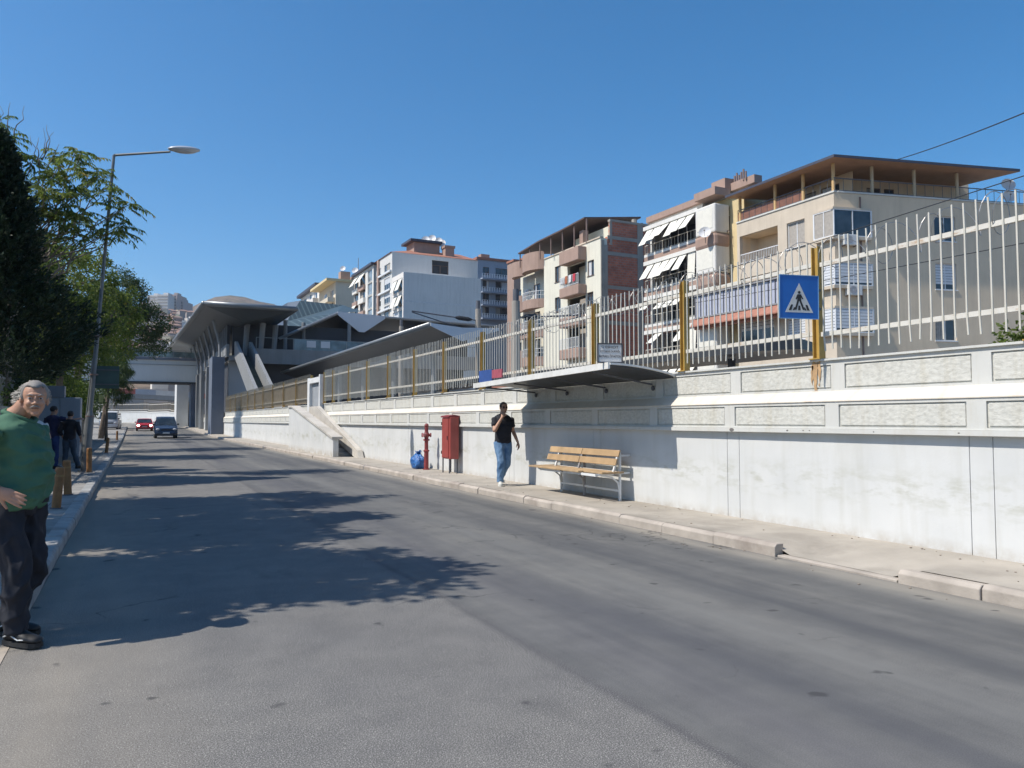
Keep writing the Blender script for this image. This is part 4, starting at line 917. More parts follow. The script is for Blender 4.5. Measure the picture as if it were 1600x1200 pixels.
q = MB(); Fb.box(q, .35, Db-.02, 0, lv[0]-.1, -.35, .0); Fb.box(q, s_top, Db-.02, lv[0]-.1, ztb, -.35, .0); q.build("brick_infill", m_brick, B3)
q = MB(); q.box(XS+1.0+s_top, XS+Db, fc.O.y+.4, fc.O.y+7, zt3, ztb-.05); q.build("upper_storey", m_crm, B3)
q = MB(); Fb.box(q, 6.2, 6.8, ztb+.2, ztb+.9, -2, -1.4); q.build("chimney", m_crete, B3)
pole_tube(B3, "flue_pipe", [Fb.P(4.0, ztb+.2, -1), Fb.P(4.0, ztb+.8, -1)], .25, m_crete)
# ---------------------------------------------------------------- 5. blue grey block, end-on balconies
m_blu = M("render_blue_grey", (.30,.34,.40), .85, .06, .4, streak=.12)
d_ = 158
def farblock(name, label, x0p, x1p, ytop, dist, mat, depth=14, cols=None, zb=0):
    """block whose facing wall looks toward the camera side (-Y)"""
    P0 = ray(x0p, 500); P0 = CAM + P0 * (dist / (P0.x*math.sin(R(YAW)) + P0.y*math.cos(R(YAW)))); O = Vector((P0.x, P0.y, 0)); F_ = Fac(O, (1,0,0), (0,-1,0))
    W = F_.sz(x1p, 500)[0]; zt = F_.sz(x0p, ytop)[1]; return O, F_, W, zt
O, F5, W5, zt5 = farblock("", "", 746, 797, 405, d_, m_blu)
B4 = thing("blue_grey_block", "blue grey block with stacked white balustrade balconies behind the pale blank wall", "building", O)
bzr = [F5.sz(760, y)[1] for y in (429, 450, 470, 491)]; hs = []
for z in bzr: hs += [(1.2, 2.7, z-.1, z+1.6), (W5*.55, W5*.55+3.0, z-.1, z+1.6)]
F5s = Fac(O, (0,1,0), (-1,0,0)); p = MB(); wall_grid(p, F5.P, 0, W5, 0, zt5, hs, .25); p.add([O, O+Vector((0,14,0)), O+Vector((0,14,zt5)), O+Vector((0,0,zt5))], [(0,1,2,3)]); A = O+Vector((W5,0,0)); p.add([A, A+Vector((0,14,0)), A+Vector((0,14,zt5)), A+Vector((0,0,zt5))], [(0,1,2,3)]); p.add([O+Vector((0,0,zt5)), A+Vector((0,0,zt5)), A+Vector((0,14,zt5)), O+Vector((0,14,zt5))], [(0,1,2,3)]); p.build("wall", m_blu, B4)
for r_w in hs: window(F5, B4, r_w, dep=.15, mull=1, sill=False, frame=m_frb)
for z in bzr:
    q = MB(); F5.box(q, .6, W5-.8, z-1.2, z-.9, .003, 1.3); q.build("balcony_slab", m_blu, B4); railing(F5, B4, .6, W5-.8, z-.9, .9, 1.2, .55, m_fr, "balustrade", th=.22)
q = MB(); F5.box(q, -.3, W5+.3, zt5+.01, zt5+.5, -8, .3); q.build("roof", M("roof_tile_red", (.34,.15,.10), .85, .15, 2), B4); q = MB(); F5.box(q, 1.5, 3.5, zt5+.5, zt5+1.6, -3, -1.5); q.build("chimney", m_brn, B4)
# little reddish block right of it
O, F6, W6, zt6 = farblock("", "", 803, 822, 402, 150, m_brn); B4b = thing("brown_house", "small brownish block glimpsed between the blue grey block and the cream block", "building", O)
p = MB(); F6.box(p, 0, 8, 0, zt6-.8, -3, 0); p.build("wall", m_brn, B4b); q = MB(); F6.box(q, -.2, 8.2, zt6-.79, zt6-.4, -3, .2); F6.box(q, 3, 5, zt6-.39, zt6+.6, -3, -1); q.build("roof", M("roof_tile_red"), B4b); window(F6, B4b, (.6, 2.2, zt6-3.5, zt6-1.9), dep=-.03)
# ---------------------------------------------------------------- 6. big pale block with the blank grey walls
m_blk = M("blank_render_grey", (.70,.67,.63), .9, .05, .25, streak=.12); m_blk2 = M("blank_render_blue", (.60,.595,.57), .9, .05, .3, streak=.08)
B5 = thing("blank_wall_block", "pale block with two big blank end walls, red hip roof and satellite dishes", "building", (36.5, 115, 0))
fu = street_front(612); zt_u = fu.sz(612, 394)[1]; fu2 = Fac(fu.O, (1,0,0), (0,-1,0)); Du = fu2.sz(746, 420)[0]
Lu = fu.sz(591, 450)[0]; wu = [fu2.rect(675, 406, 701, 427)]
hu = []
for yy in (418, 440, 462, 484, 505):
    z = fu.sz(612, yy)[1]; hu += [(1.0, 4.2, z-.9, z+1.0), (6.0, 9.0, z-.9, z+1.0)]
p = MB(); shell(p, fu, Lu, fu2, Du, zt_u, hu, wu); p.build("wall", m_blk2, B5)
for i, r_w in enumerate(hu): window(fu, B5, r_w, mull=2, sill=True, blind=.5 if i % 3 else 0)
q = MB(); a, b, c, d = wu[0]; fu2.box(q, a, b, c, d, -.24, -.2); q.build("dark_opening", m_dark, B5); railing(fu2, B5, a+.1, b-.1, c, 1.4, -.1, 1.2, m_frb, th=.12)
q = MB(); 
for k in range(6): z = fu.sz(612, 394)[1] - 3.0*(k+1); fu.box(q, .2, Lu-.8, z-.15, z+.15, .003, .35)
q.build("floor_band", m_fr, B5)
q = MB(); fu.box(q, Lu-.8, Lu+.1, 0, zt_u, .002, .25); q.build("brown_strip", m_brn, B5)
fl = street_front(630); zt_l = fl.sz(630, 425)[1]; fl2 = Fac(fl.O, (1,0,0), (0,-1,0)); Dl = fl2.sz(751.5, 440)[0]; Ll = fu.O.y - fl.O.y
hl = []
for yy in (444, 469, 494):
    z = fl.sz(630, yy)[1]; hl += [(.5, Ll-.6, z-.9, z+1.1)]
p = MB(); wall_grid(p, fl.P, 0, Ll, 0, zt_l, hl, .25); wall_grid(p, fl2.P, 0, Dl, 0, zt_l, [], .2); q0 = fl2.P(Dl, 0); p.add([q0, q0+Vector((0,Ll,0)), q0+Vector((0,Ll,zt_l)), q0+Vector((0,0,zt_l))], [(0,1,2,3)])
p.add([fl.P(0,zt_l), fl.P(Ll,zt_l), q0+Vector((0,Ll,zt_l)), q0+Vector((0,0,zt_l))], [(0,1,2,3)]); p.build("lower_wing", m_blk, B5)
for i, r_w in enumerate(hl): window(fl, B5, r_w, mull=2, dep=.12)
for i, yy in enumerate((452, 477)):
    z = fl.sz(630, yy-8)[1]
    for k in range(2):
        q = MB(); a = .6+k*2.4; q.prism([fl.P(a, z+1.0, .05), fl.P(a, z+.97, .05), fl.P(a, z-.8, .7), fl.P(a, z-.77, .7)], fl.u*1.8); q.build("awning", m_aw, B5)
q = MB(); fl2.box(q, 0, Dl, zt_l-4.6, zt_l-4.35, .002, .02); q.build("patch_line", M("patch", (.66,.64,.62), .9), B5)
rc = [fu.P(0, zt_u, .2), fu2.P(Du, zt_u, .2), fu2.P(Du, zt_u, -16), fu.P(16, zt_u, .2)]; r1 = fu2.P(7, zt_u+2.6, -8); r2_ = fu2.P(15, zt_u+2.6, -8)
q = MB(); q.add([v+Vector((0,0,.02)) for v in rc]+[r1, r2_], [(0,1,5,4), (1,2,5), (2,3,4,5), (3,0,4), (0,3,2,1)]); q.build("roof", M("roof_tile_red"), B5)
def at_d(px, py, Y): h = hit(px, py, (0,Y,0), Vector((0,1,0))); return h
q = MB(); c = at_d(647, 392, 120); e = at_d(687, 382, 120); q.box(c.x, e.x, 120, 124, zt_u, e.z); q.build("stair_head", m_brn, B5)
q = MB(); q.box(c.x-.8, e.x+.3, 119.4, 124.5, e.z+.01, e.z+.4); q.build("stair_head_roof", m_rooft, B5)
q = MB(); c = at_d(696, 392, 118); q.box(c.x, c.x+1.6, 118, 119.6, zt_u, zt_u+2.2); q.box(c.x-.15, c.x+1.75, 117.9, 119.7, zt_u+2.201, zt_u+2.6); q.build("chimney", m_brn, B5)
for px_, py_ in ((665, 375), (675, 373), (685, 377), (690, 380)): dish(B5, at_d(px_, py_+1, 121), .75, (-.5,-.8,.4))
# ---------------------------------------------------------------- 7. white block with awnings, further along
B6 = thing("white_narrow_block", "white block with brown panels and tilted awnings left of the blank walled block", "building", (36.5, 126, 0))
fn = street_front(583); zn = fn.sz(583, 414)[1]; Ln = fn.sz(553, 480)[0]; fn2 = Fac(fn.O, (1,0,0), (0,-1,0))
hn = []; zsn = [fn.sz(583, y)[1] for y in (428, 449, 470, 491)]
for z in zsn: hn += [(.8, 3.6, z-1.0, z+1.1), (5.2, 8.6, z-1.0, z+1.1), (9.8, 12.6, z-1.0, z+1.1)]
p = MB(); shell(p, fn, Ln, fn2, 10, zn, hn, []); p.build("wall", m_wht, B6)
for i, r_w in enumerate(hn): window(fn, B6, r_w, mull=1, dep=.15, pane=m_gll if i % 3 == 0 else None, frame=m_frb if i % 3 == 1 else m_fr)
for i, (a, b, c, d) in enumerate(hn):
    if i % 3 == 0: continue
    q = MB(); fn.box(q, a-.2, b+.2, c-.9, c-.05, .003, .4); q.build("balcony", m_brn if i % 2 else m_wht, B6)
    if i in (1, 2, 8, 11, 10): q = MB(); q.prism([fn.P(a, d, .1), fn.P(a, d-.04, .1), fn.P(a, d-1.7, 1.1), fn.P(a, d-1.66, 1.1)], fn.u*(b-a)); q.build("awning", m_aw, B6)
q = MB(); fn.box(q, -.2, Ln+.2, zn+.002, zn+.4, -9, .5); q.build("roof", m_rooft, B6)
# ---------------------------------------------------------------- 8. cream block with yellow eave, and 9. grey one
m_cy = M("render_cream_two", (.60,.53,.41), .86, .06, .3, streak=.08)
B7 = thing("cream_corner_block", "cream block with a yellow eave and a plain side wall, behind the station roof", "building", (36.5, 153, 0))
fg = street_front(524); zg_ = fg.sz(524, 440)[1]; Lg = fg.sz(499, 480)[0]; fg2 = Fac(fg.O, (1,0,0), (0,-1,0))
zs = [fg.sz(524, y)[1] for y in (457, 476, 494)]; hg = [(2, 5, z-1, z+1) for z in zs]+[(8, 11, z-1, z+1) for z in zs]
p = MB(); shell(p, fg, Lg, fg2, 9, zg_, hg, [(5.5, 7, zs[0]-1, zs[0]+1)]); p.build("wall", m_cy, B7)
for r_w in hg: window(fg, B7, r_w)
window(fg2, B7, (5.5, 7, zs[0]-1, zs[0]+1))
q = MB(); fg.box(q, -.5, Lg+.3, zg_+.01, zg_+.5, -9, 2.0); q.build("eave", m_yel, B7)
for z in zs: q = MB(); fg.box(q, .5, Lg-.5, z-1.9, z-1.0, .003, 1.5); q.build("balcony", m_cy, B7)
q = MB(); fg2.box(q, 1.5, 3.5, zg_+.5, zg_+2.6, -4, -2); fg2.box(q, 4.2, 9, zg_+.5, zg_+2.0, -8, -3); q.build("stair_head", m_brn, B7); dish(B7, fg2.P(4.8, zg_+3.1, -3), .7, (-.5,-.8,.4)); dish(B7, fg2.P(2.2, zg_+3.3, -3), .6, (-.5,-.8,.4))
pole_tube(B7, "aerial", [fg2.P(5.5, zg_+2, -3.2), fg2.P(5.5, zg_+6, -3.2)], .06, m_pipe)
B8 = thing("grey_corner_block", "grey white block farthest along the row beside the cream one with the yellow eave", "building", (36.5, 167, 0))
fh = Fac((36.5, fg.O.y+Lg+.3, 0), (0,1,0), (-1,0,0)); zh = fh.sz(499, 446)[1]; Lh = fh.sz(470, 480)[0]; fh2 = Fac(fh.O, (1,0,0), (0,-1,0))
zs = [fh.sz(495, y)[1] for y in (461, 478, 495)]; hh = [(a, a+3.4, z-1, z+1) for z in zs for a in (2, 8, 14)]
p = MB(); shell(p, fh, Lh, fh2, 9, zh, hh, []); p.build("wall", m_wht, B8)
for r_w in hh: window(fh, B8, r_w, frame=m_frb)
q = MB(); fh.box(q, -.1, Lh+.3, zh+.01, zh+.6, -9, 1.0); q.build("roof", m_rooft, B8)
for z in zs: q = MB(); fh.box(q, .5, Lh-.5, z-1.9, z-1.0, .003, 1.3); q.build("balcony", m_blk, B8)
# ================================================================ STATION
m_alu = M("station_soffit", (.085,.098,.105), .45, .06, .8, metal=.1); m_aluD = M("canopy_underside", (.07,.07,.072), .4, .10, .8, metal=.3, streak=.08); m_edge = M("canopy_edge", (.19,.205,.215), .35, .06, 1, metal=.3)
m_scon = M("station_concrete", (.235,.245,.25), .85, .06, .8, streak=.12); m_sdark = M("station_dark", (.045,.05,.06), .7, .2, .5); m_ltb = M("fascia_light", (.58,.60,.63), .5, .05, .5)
ST = thing("train_station", "raised grey railway station with a wing roof on slanted struts over the wall", "station", (8, 76, 0))
# entrance roof wing
q = MB(); A_ = Vector((5.4, 72.0, 11.75)); Bf = Vector((4.3, 121, 11.75)); Cn = Vector((13.4, 72.0, 11.75)); Cf = Vector((13.4, 121, 11.75)); mid0 = Vector((9.2, 74.5, 10.75)); mid1 = Vector((8.6, 119, 10.75))
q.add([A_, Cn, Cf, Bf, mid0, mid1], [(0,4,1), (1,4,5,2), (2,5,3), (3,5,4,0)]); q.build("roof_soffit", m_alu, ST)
q = MB(); t_ = Vector((0,0,.35)); cc_ = [A_, Cn, Cf, Bf]
for i in range(4):
    a, b = cc_[i], cc_[(i+1) % 4]; o_ = Vector((0,0,.18)); q.tube([a+o_, b+o_], .24, 10)
q.build("roof_edge", m_edge, ST, smooth=True)
q = MB(); q.add([v+t_ for v in cc_], [(0,1,2,3)]); q.add([v+t_*.9 for v in cc_], [(3,2,1,0)]); q.build("roof_top", m_rooft, ST)
# concourse deck, columns, walls
q = MB(); q.box(7.75, 8.0, 76, 116, 7.55, 8.75)
for k in range(14): q.box(7.70, 7.748, 76.2+2.9*k, 78.9+2.9*k, 7.7, 8.6)
q.build("parapet_band", m_scon, ST)
q = MB(); q.box(8.0, 34, 76.0, 116, 7.2, 7.7); q.box(10.4, 34, 75.8, 75.99, 7.0, 8.45); q.build("deck", m_scon, ST)
for i, y in enumerate((76.4, 84, 91.5, 99, 106.5, 114)):
    q = MB(); q.box(6.55 if i == 0 else 7.25, 7.66, y, y+(3.2 if i == 0 else .8), 0, 7.55); q.build("column", m_scon if i else M("pier_blue_grey", (.13,.155,.20), .8, .1, .6), ST)
    if i % 2: q = MB(); q.tube([(7.25, y+1.2, 7.3), (7.25, y+1.2, 0)], .10, 8); q.build("downpipe", m_scon, ST)
q = MB(); q.box(8.05, 10.35, 77.0, 77.4, 0, 7.19); q.build("end_wall", M("station_wall_blue", (.42,.45,.48), .8, .06, .6), ST)
q = MB(); q.box(8.6, 33, 79, 79.3, 7.71, 11.2); q.box(8.15, 8.4, 79.5, 113, 7.71, 11.2); q.build("glazed_wall", m_sdark, ST)
q = MB()
for k in range(18): q.box(8.08, 8.14, 79.5+1.9*k, 79.6+1.9*k, 7.72, 11.0)
q.build("mullions", m_scon, ST)
q = MB(); q.box(8.3, 33, 78, 100, .9, 7.15); q.build("undercroft_shade", m_sdark, ST)  # solid dark block standing in for the shade below the deck
for i, y in enumerate((78.5, 84, 89.5, 95, 100.5, 106, 111.5)):
    q = MB(); q.tube([(7.7, y, 7.5), (7.45, y, 7.45), (7.4, y, 7.75), (7.35, y, 9.0), (6.7, y-.6, 11.2)], .13, 8); q.build("strut", m_scon, ST)
for i, (x, y) in enumerate(((9.6, 77.6), (12.3, 77.6), (10.9, 76.4))):
    q = MB(); q.tube([(x, y, 7.7), (x+.2, y, 11.0)], [.22, .27], 10); q.build("column", m_scon, ST)
for i, (x, y) in enumerate(((13.5, 78), (15.5, 79.0), (20, 78), (27, 78))):
    q = MB(); q.tube([(x, y, 7.7), (x, y, 11.6)], .2, 8); q.build("column", m_scon, ST)
# stairs down to the platform
for nm, x0 in (("stair_parapet", 8.45), ("stair_parapet", 9.75)):
    q = MB(); q.prism([(x0, 76, 7.6), (x0, 76, 9.0), (x0, 75.4, 9.0), (x0, 57, 2.2), (x0, 57, .9), (x0, 58.5, .9)], (.25, 0, 0)); q.build(nm, m_scon, ST)
q = MB()
for k in range(36): q.box(8.7, 9.75, 57.2+.52*k, 57.2+.52*(k+1), .95+k*.187, .95+(k+1)*.187)
q.build("stairs", M("stair_green", (.10,.12,.11), .8, .2, 1), ST)
# terrace glass and notices
q = MB(); q.box(14, 26, 75.85, 75.88, 8.46, 9.5); q.build("glass_balustrade", glass("glass_blue", (.06,.09,.11)), ST)
for x in (15.2, 16.6):
    q = MB(); q.box(x, x+.9, 75.80, 75.84, 8.75, 9.4); q.build("notice", m_ltb, ST)
q = MB(); q.box(10.4, 34, 75.84, 75.9, 9.5, 9.56); 
for k in range(14): q.box(10.4+1.75*k, 10.46+1.75*k, 75.84, 75.9, 8.45, 9.5)
q.build("handrail", m_edge, ST)
# folded hall roof across the rails
prof = [(12.9, 9.6), (18.7, 12.5), (21.3, 10.8), (23.8, 12.35), (37, 12.1)]
HR = thing("folded_roof", "dark folded metal hall roof with a light V shaped gutter end, behind the wing roof", "roof", (13, 78, 9))
q = MB(); ya, yb = 78.0, 112.0
for i in range(4):
    (xa, za), (xb, zb_) = prof[i], prof[i+1]; q.add([(xa,ya,za),(xb,ya,zb_),(xb,yb,zb_),(xa,yb,za),(xa,ya,za+.25),(xb,ya,zb_+.25),(xb,yb,zb_+.25),(xa,yb,za+.25)], [(0,1,2,3),(7,6,5,4),(0,4,5,1),(2,6,7,3)])
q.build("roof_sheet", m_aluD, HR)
q = MB(); q.prism([(18.7, 77.8, 12.5), (21.0, 77.8, 10.8), (21.6, 77.8, 10.8), (23.8, 77.8, 12.35), (23.8, 77.8, 12.65), (18.7, 77.8, 12.8)], (0, .18, 0)); q.build("gutter_end", m_ltb, HR)
q = MB(); q.tube([(12.9, 77.9, 9.7), (18.7, 77.9, 12.6)], .16, 8); q.tube([(23.8, 77.9, 12.5), (37, 77.9, 12.25)], .16, 8); q.build("edge_beam", m_edge, HR)
def seams_mat():
    m, t, b = _nodes("seamed_green_metal"); v = coord(t); w_ = t.nodes.new("ShaderNodeTexWave"); w_.inputs["Scale"].default_value = .55; w_.bands_direction = 'X'; t.links.new(v, w_.inputs[0])
    c = ramp(t, w_.outputs["Fac"], [(.0, (.13,.17,.17)), (.12, (.06,.085,.085)), (1, (.05,.07,.072))]); t.links.new(c, b.inputs["Base Color"]); b.inputs["Roughness"].default_value = .45; b.inputs["Metallic"].default_value = .3; return m
q = MB(); T1 = Vector((17.6, 92, 15.9)); T2 = Vector((22.8, 92, 15.7)); T3 = Vector((24.0, 79, 12.9)); T0 = Vector((12.9, 79, 9.9))
q.add([T0, (18.7, 78.6, 12.75), (22.4, 82, 13.6), T2, T1, (15.0, 86, 12.5)], [(0,1,2,3,4,5)]); q.build("seamed_slope", seams_mat(), HR)
q = MB(); q.add([T0, (15.0, 86, 12.5), T1, (16.3, 93, 15.7), (11.2, 84, 11.9)], [(0,1,2,3,4)]); q.add([T1, T2, (22.5, 98, 14), (16.5, 98, 14)], [(0,1,2,3)]); q.build("pale_slope", m_edge, HR)
q = MB(); q.box(13.2, 36, 84, 84.3, 8, 11.5); q.build("back_wall", m_sdark, HR)
# platform canopies
def gull(label, xa, xm, xb, ya, yb, zt, zm, zb_, loc=None, cols=True, zf=1.9):
    c = thing("platform_canopy", label, "canopy", (xm, ya, zf)); q = MB(); th = .22
    q.add([(xa,ya,zt),(xm,ya,zm),(xb,ya,zb_),(xa,yb,zt),(xm,yb,zm),(xb,yb,zb_),(xa,ya,zt+.06),(xm,ya,zm+th),(xb,ya,zb_+.06),(xa,yb,zt+.06),(xm,yb,zm+th),(xb,yb,zb_+.06)],
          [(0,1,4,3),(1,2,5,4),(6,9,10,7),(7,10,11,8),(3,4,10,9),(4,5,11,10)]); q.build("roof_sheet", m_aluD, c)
    q = MB(); q.prism([(xa,ya-.05,zt-.02),(xa,ya-.05,zt+.12),(xm,ya-.05,zt-.02),(xb,ya-.05,zb_+.12),(xb,ya-.05,zb_-.02),(xm,ya-.05,zm-.05)], (0,.045,0)); q.build("end_plate", m_ltb, c)
    q = MB(); q.tube([(xa,ya,zt+.05),(xa,yb,zt+.05)], .14, 8); q.tube([(xb,ya,zb_+.05),(xb,yb,zb_+.05)], .10, 8); q.build("edge_tube", m_edge, c, smooth=True)
    if cols:
        y = ya+4
        while y < yb: q = MB(); q.tube([(xm, y, zf), (xm, y, zm+.02)], .16, 10); q.build("column", m_scon, c); y += 7
    return c
gull("long butterfly platform canopy running from above the fence toward the station", 12.9, 14.6, 16.6, 34.7, 76, 6.15, 5.5, 6.1)
c = thing("platform_shelter", "low grey platform roof seen through the pickets left of the crossing sign", "canopy", (16.5, 16, 2))
q = MB(); q.prism([(15.4,15.6,3.42),(16.7,15.2,3.50),(18.0,15.6,3.42),(18.0,50,3.42),(15.4,50,3.42)], (0,0,.28)); q.build("roof_sheet", m_aluD, c); q = MB(); q.box(16.4, 17.0, 20, 45, 1.9, 2.9); q.build("base_wall", m_sdark, c)
for y in (18, 24, 30, 36, 42, 48): q = MB(); q.tube([(16.7, y, 1.9), (16.7, y, 3.43)], .12, 8); q.build("column", m_sdark, c)
q = MB(); q.box(11.8, 17.9, 16, 76, .9, 1.9); struct(q.build("platform", m_scon))
for x in (9.0, 10.5, 19.5, 21.0):
    pass
rl = thing("railway_track", "railway rails on dark sleepers running behind the wall", "railway", (9.7, 0, .96)); 
for x in (9.15, 10.6): q = MB(); q.box(x-.035, x+.035, -5, 76, 1.10, 1.24); q.build("rail", M("rail_steel", (.12,.09,.075), .5, .2, 3, metal=.5), rl)
q = MB()
for k in range(110): q.box(8.6, 11.15, -4+.7*k, -3.75+.7*k, .96, 1.10)
q.build("sleepers", m_crete, rl)
# catenary masts, wires
def mast(label, px_, ytop, X, arm=None):
    h = hit(px_, ytop, (X,0,0), Vector((-1,0,0))); o = thing("catenary_mast", label, "mast", (X, h.y, .9))
    q = MB(); q.tube([(X, h.y, .9), (X, h.y, h.z-.5)], [.20, .17], 12); q.build("pole", m_crete, o); q = MB(); q.tube([(X, h.y, h.z-.49), (X, h.y, h.z)], .13, 10); q.build("cap", M("dark_steel"), o)
    if arm:
        q = MB(); q.tube([(X, h.y, h.z-1.2), (X+arm, h.y, h.z-.9)], .04, 6); q.tube([(X, h.y, h.z-2.0), (X+arm, h.y, h.z-.95)], .035, 6); q.build("arm", m_ds, o)
        q = MB(); q.tube([(X+arm*.10, h.y, h.z-1.17), (X+arm*.15, h.y, h.z-1.16), (X+arm*.3, h.y, h.z-1.11), (X+arm*.35, h.y, h.z-1.10)], [.06, .13, .13, .06], 8); q.build("insulator", m_dark, o)
    return h
mA = mast("concrete catenary mast with an insulator arm, between the blue grey block and cream block", 806, 452, 14.3, 3.2)
mB = mast("catenary mast with a left pointing arm in front of the blank walled block", 747, 470, 18.5, -4.2)
mast("slim catenary mast seen above the long platform canopy near the station", 627, 500, 19.0)
def wire(label, pts, r=.012):
    q = MB(); q.tube(pts, r, 5); tag(q.build("overhead_wire", m_dark), label, "cable")
def sag(a, b, s, n=14): a = Vector(a); b = Vector(b); return [a.lerp(b, i/n) - Vector((0,0,s*4*(i/n)*(1-i/n))) for i in range(n+1)]
wire("lone dark cable climbing to the right above the timber soffit roof", sag(hit(1400, 250, (38,0,0), Vector((-1,0,0))), hit(1640, 160, (26,0,0), Vector((-1,0,0))), .1), .025)
wire("upper contact wire crossing in front of the beige block", sag(hit(820, 508, (14.5,0,0), Vector((-1,0,0))), hit(1640, 262, (10.3,0,0), Vector((-1,0,0))), .12), .008)
wire("lower contact wire crossing behind the pickets in front of the beige block", sag(hit(880, 503, (14.5,0,0), Vector((-1,0,0))), hit(1640, 372, (12.5,0,0), Vector((-1,0,0))), .1), .008)
# boundary wall and cream service buildings across the rails
q = MB(); q.box(27.0, 27.3, 20, 76, .9, 3.0); tag(q.build("boundary_wall", m_cy), "beige boundary wall on the far side of the tracks", "wall")
def hut(label, x, y, w_, d_, h, mat, roof):
    o = thing("trackside_hut", label, "hut", (x, y, .95)); q = MB(); q.box(x, x+w_, y, y+d_, .9, .95+h); q.build("wall", mat, o); q = MB(); q.box(x-.2, x+w_+.2, y-.2, y+d_+.2, .955+h, 1.15+h); q.build("roof", roof, o)
    f = Fac((x, y, 0), (0,1,0), (-1,0,0)); window(f, o, (.5, min(d_-.5, 3), 1.9, 3.0), dep=-.03); return o
hut("white trackside hut with a reddish roof behind the fence", 21.5, 40, 3, 6, 2.6, m_wht, M("roof_tile_red"))
hut("grey trackside hut with a light roof behind the fence, near the station", 20.5, 54, 3, 8, 2.8, m_blk, m_edge)
hut("long cream trackside hut behind the fence, right of the white one", 24, 27, 2, 8, 2.3, m_cy, M("roof_tile_red"))
# ================================================================ FOOTBRIDGE, OVERPASS, FAR WALL
FBr = thing("footbridge", "grey box girder footbridge crossing the road from the station", "bridge", (0, 110, 7))
m_gird = M("girder_grey", (.60,.62,.60), .6, .05, .4, streak=.06)
q = MB(); q.box(-16, 7.74, 108, 112, 6.55, 9.35); q.build("girder", m_gird, FBr)
q = MB(); q.box(-16, 7.74, 107.8, 107.99, 9.36, 9.70); q.build("top_flange", M("girder_dark", (.15,.17,.20), .6, .1, 1), FBr)
q = MB(); q.box(-16, 7.74, 107.9, 107.985, 8.75, 8.79); q.build("seam", M("girder_dark"), FBr); q = MB(); q.box(-16, 7.74, 107.85, 112.1, 6.35, 6.54); q.build("bottom_flange", m_dark, FBr)
q = MB(); q.box(-16, 7.74, 107.86, 107.90, 10.6, 10.66)
for k in range(17): q.box(-15.8+1.45*k, -15.72+1.45*k, 107.86, 107.90, 9.71, 10.6)
q.build("railing", m_edge, FBr); q = MB(); q.box(-16, 7.74, 107.88, 107.892, 9.74, 10.5); q.build("railing_glass", glass("glass_green", (.10,.14,.14)), FBr)
q = MB(); q.box(-12, -11, 108.5, 111.5, .4, 6.34); q.build("pier", m_scon, FBr)
q = MB(); q.box(6.75, 7.6, 108.2, 111.8, .4, 6.34); q.build("pier", M("pier_dark", (.10,.12,.16), .8, .1, 1), FBr)
q = MB(); q.box(5.6, 7.2, 121, 127, .4, 8.5); q.build("far_column", M("column_white", (.60,.60,.58), .8, .05, 1), ST)
OV = thing("road_overpass", "low curved road overpass with a red painted parapet, seen under the footbridge", "bridge", (-5, 195, 0))
q = MB(); n = 14
for i in range(n):
    a = -34+60*i/n; b = -34+60*(i+1)/n; f = lambda x: 6.3+1.2*math.sin((x+34)/60*math.pi)-.6*(abs(x)/30)
    q.add([(a,195,f(a)-.9),(b,195,f(b)-.9),(b,203,f(b)-.9),(a,203,f(a)-.9),(a,195,f(a)+.2),(b,195,f(b)+.2),(b,203,f(b)+.2),(a,203,f(a)+.2)], [(0,3,2,1),(4,5,6,7),(0,1,5,4),(2,3,7,6)])
q.build("deck", m_scon, OV)
q = MB()
for i in range(n):
    a = -34+60*i/n; b = -34+60*(i+1)/n; q.add([(a,194.9,f(a)+.15),(b,194.9,f(b)+.15),(b,194.9,f(b)+1.3),(a,194.9,f(a)+1.3)], [(0,1,2,3)], (0, 1, 2, 1, 0, 0, 2)[i % 7])
q.build("parapet", [M("parapet_red", (.35,.10,.08), .7, .2, 1), M("parapet_grey", (.30,.33,.38), .7, .1, 1), M("parapet_white", (.50,.49,.47), .7, .1, 1)], OV)
for x in (-20, 12): q = MB(); q.box(x, x+1.6, 196, 202, 0, 6.2); q.build("pier", m_scon, OV)
cw = thing("curving_wall", "pale wall with tan railing panels bending across the end of the road", "wall", (-10, 160, 1))
pth = [(7.9, 116), (7.4, 126), (5.6, 139), (2.4, 151), (-2.5, 160), (-11, 167), (-26, 172)]
q = MB(); rq_ = MB(); pk = MB(); bandm = MB()
for (x0, y0), (x1, y1) in zip(pth[:-1], pth[1:]):
    d = Vector((x1-x0, y1-y0, 0)); L = d.length; zb = zg(y0)
    q.bar((x0, y0, zb+.95), (x1, y1, zb+.95), .4, 2.1); bandm.bar((x0, y0, zb+2.12), (x1, y1, zb+2.12), .5, .22)
    rq_.bar((x0, y0, zb+3.5), (x1, y1, zb+3.5), .08, .09); rq_.bar((x0, y0, zb+2.5), (x1, y1, zb+2.5), .08, .09)
    for k in range(int(L/.5)): c = Vector((x0, y0, 0))+d*(k+.5)/int(L/.5); pk.box(c.x-.05, c.x+.05, c.y-.05, c.y+.05, zb+2.3, zb+3.8)
q.build("wall_face", m_wall, cw); bandm.build("band", m_cream, cw); rq_.build("rail", m_rw, cw); pk.build("pickets", M("picket_tan", (.42,.34,.24), .7, .2, 2), cw)
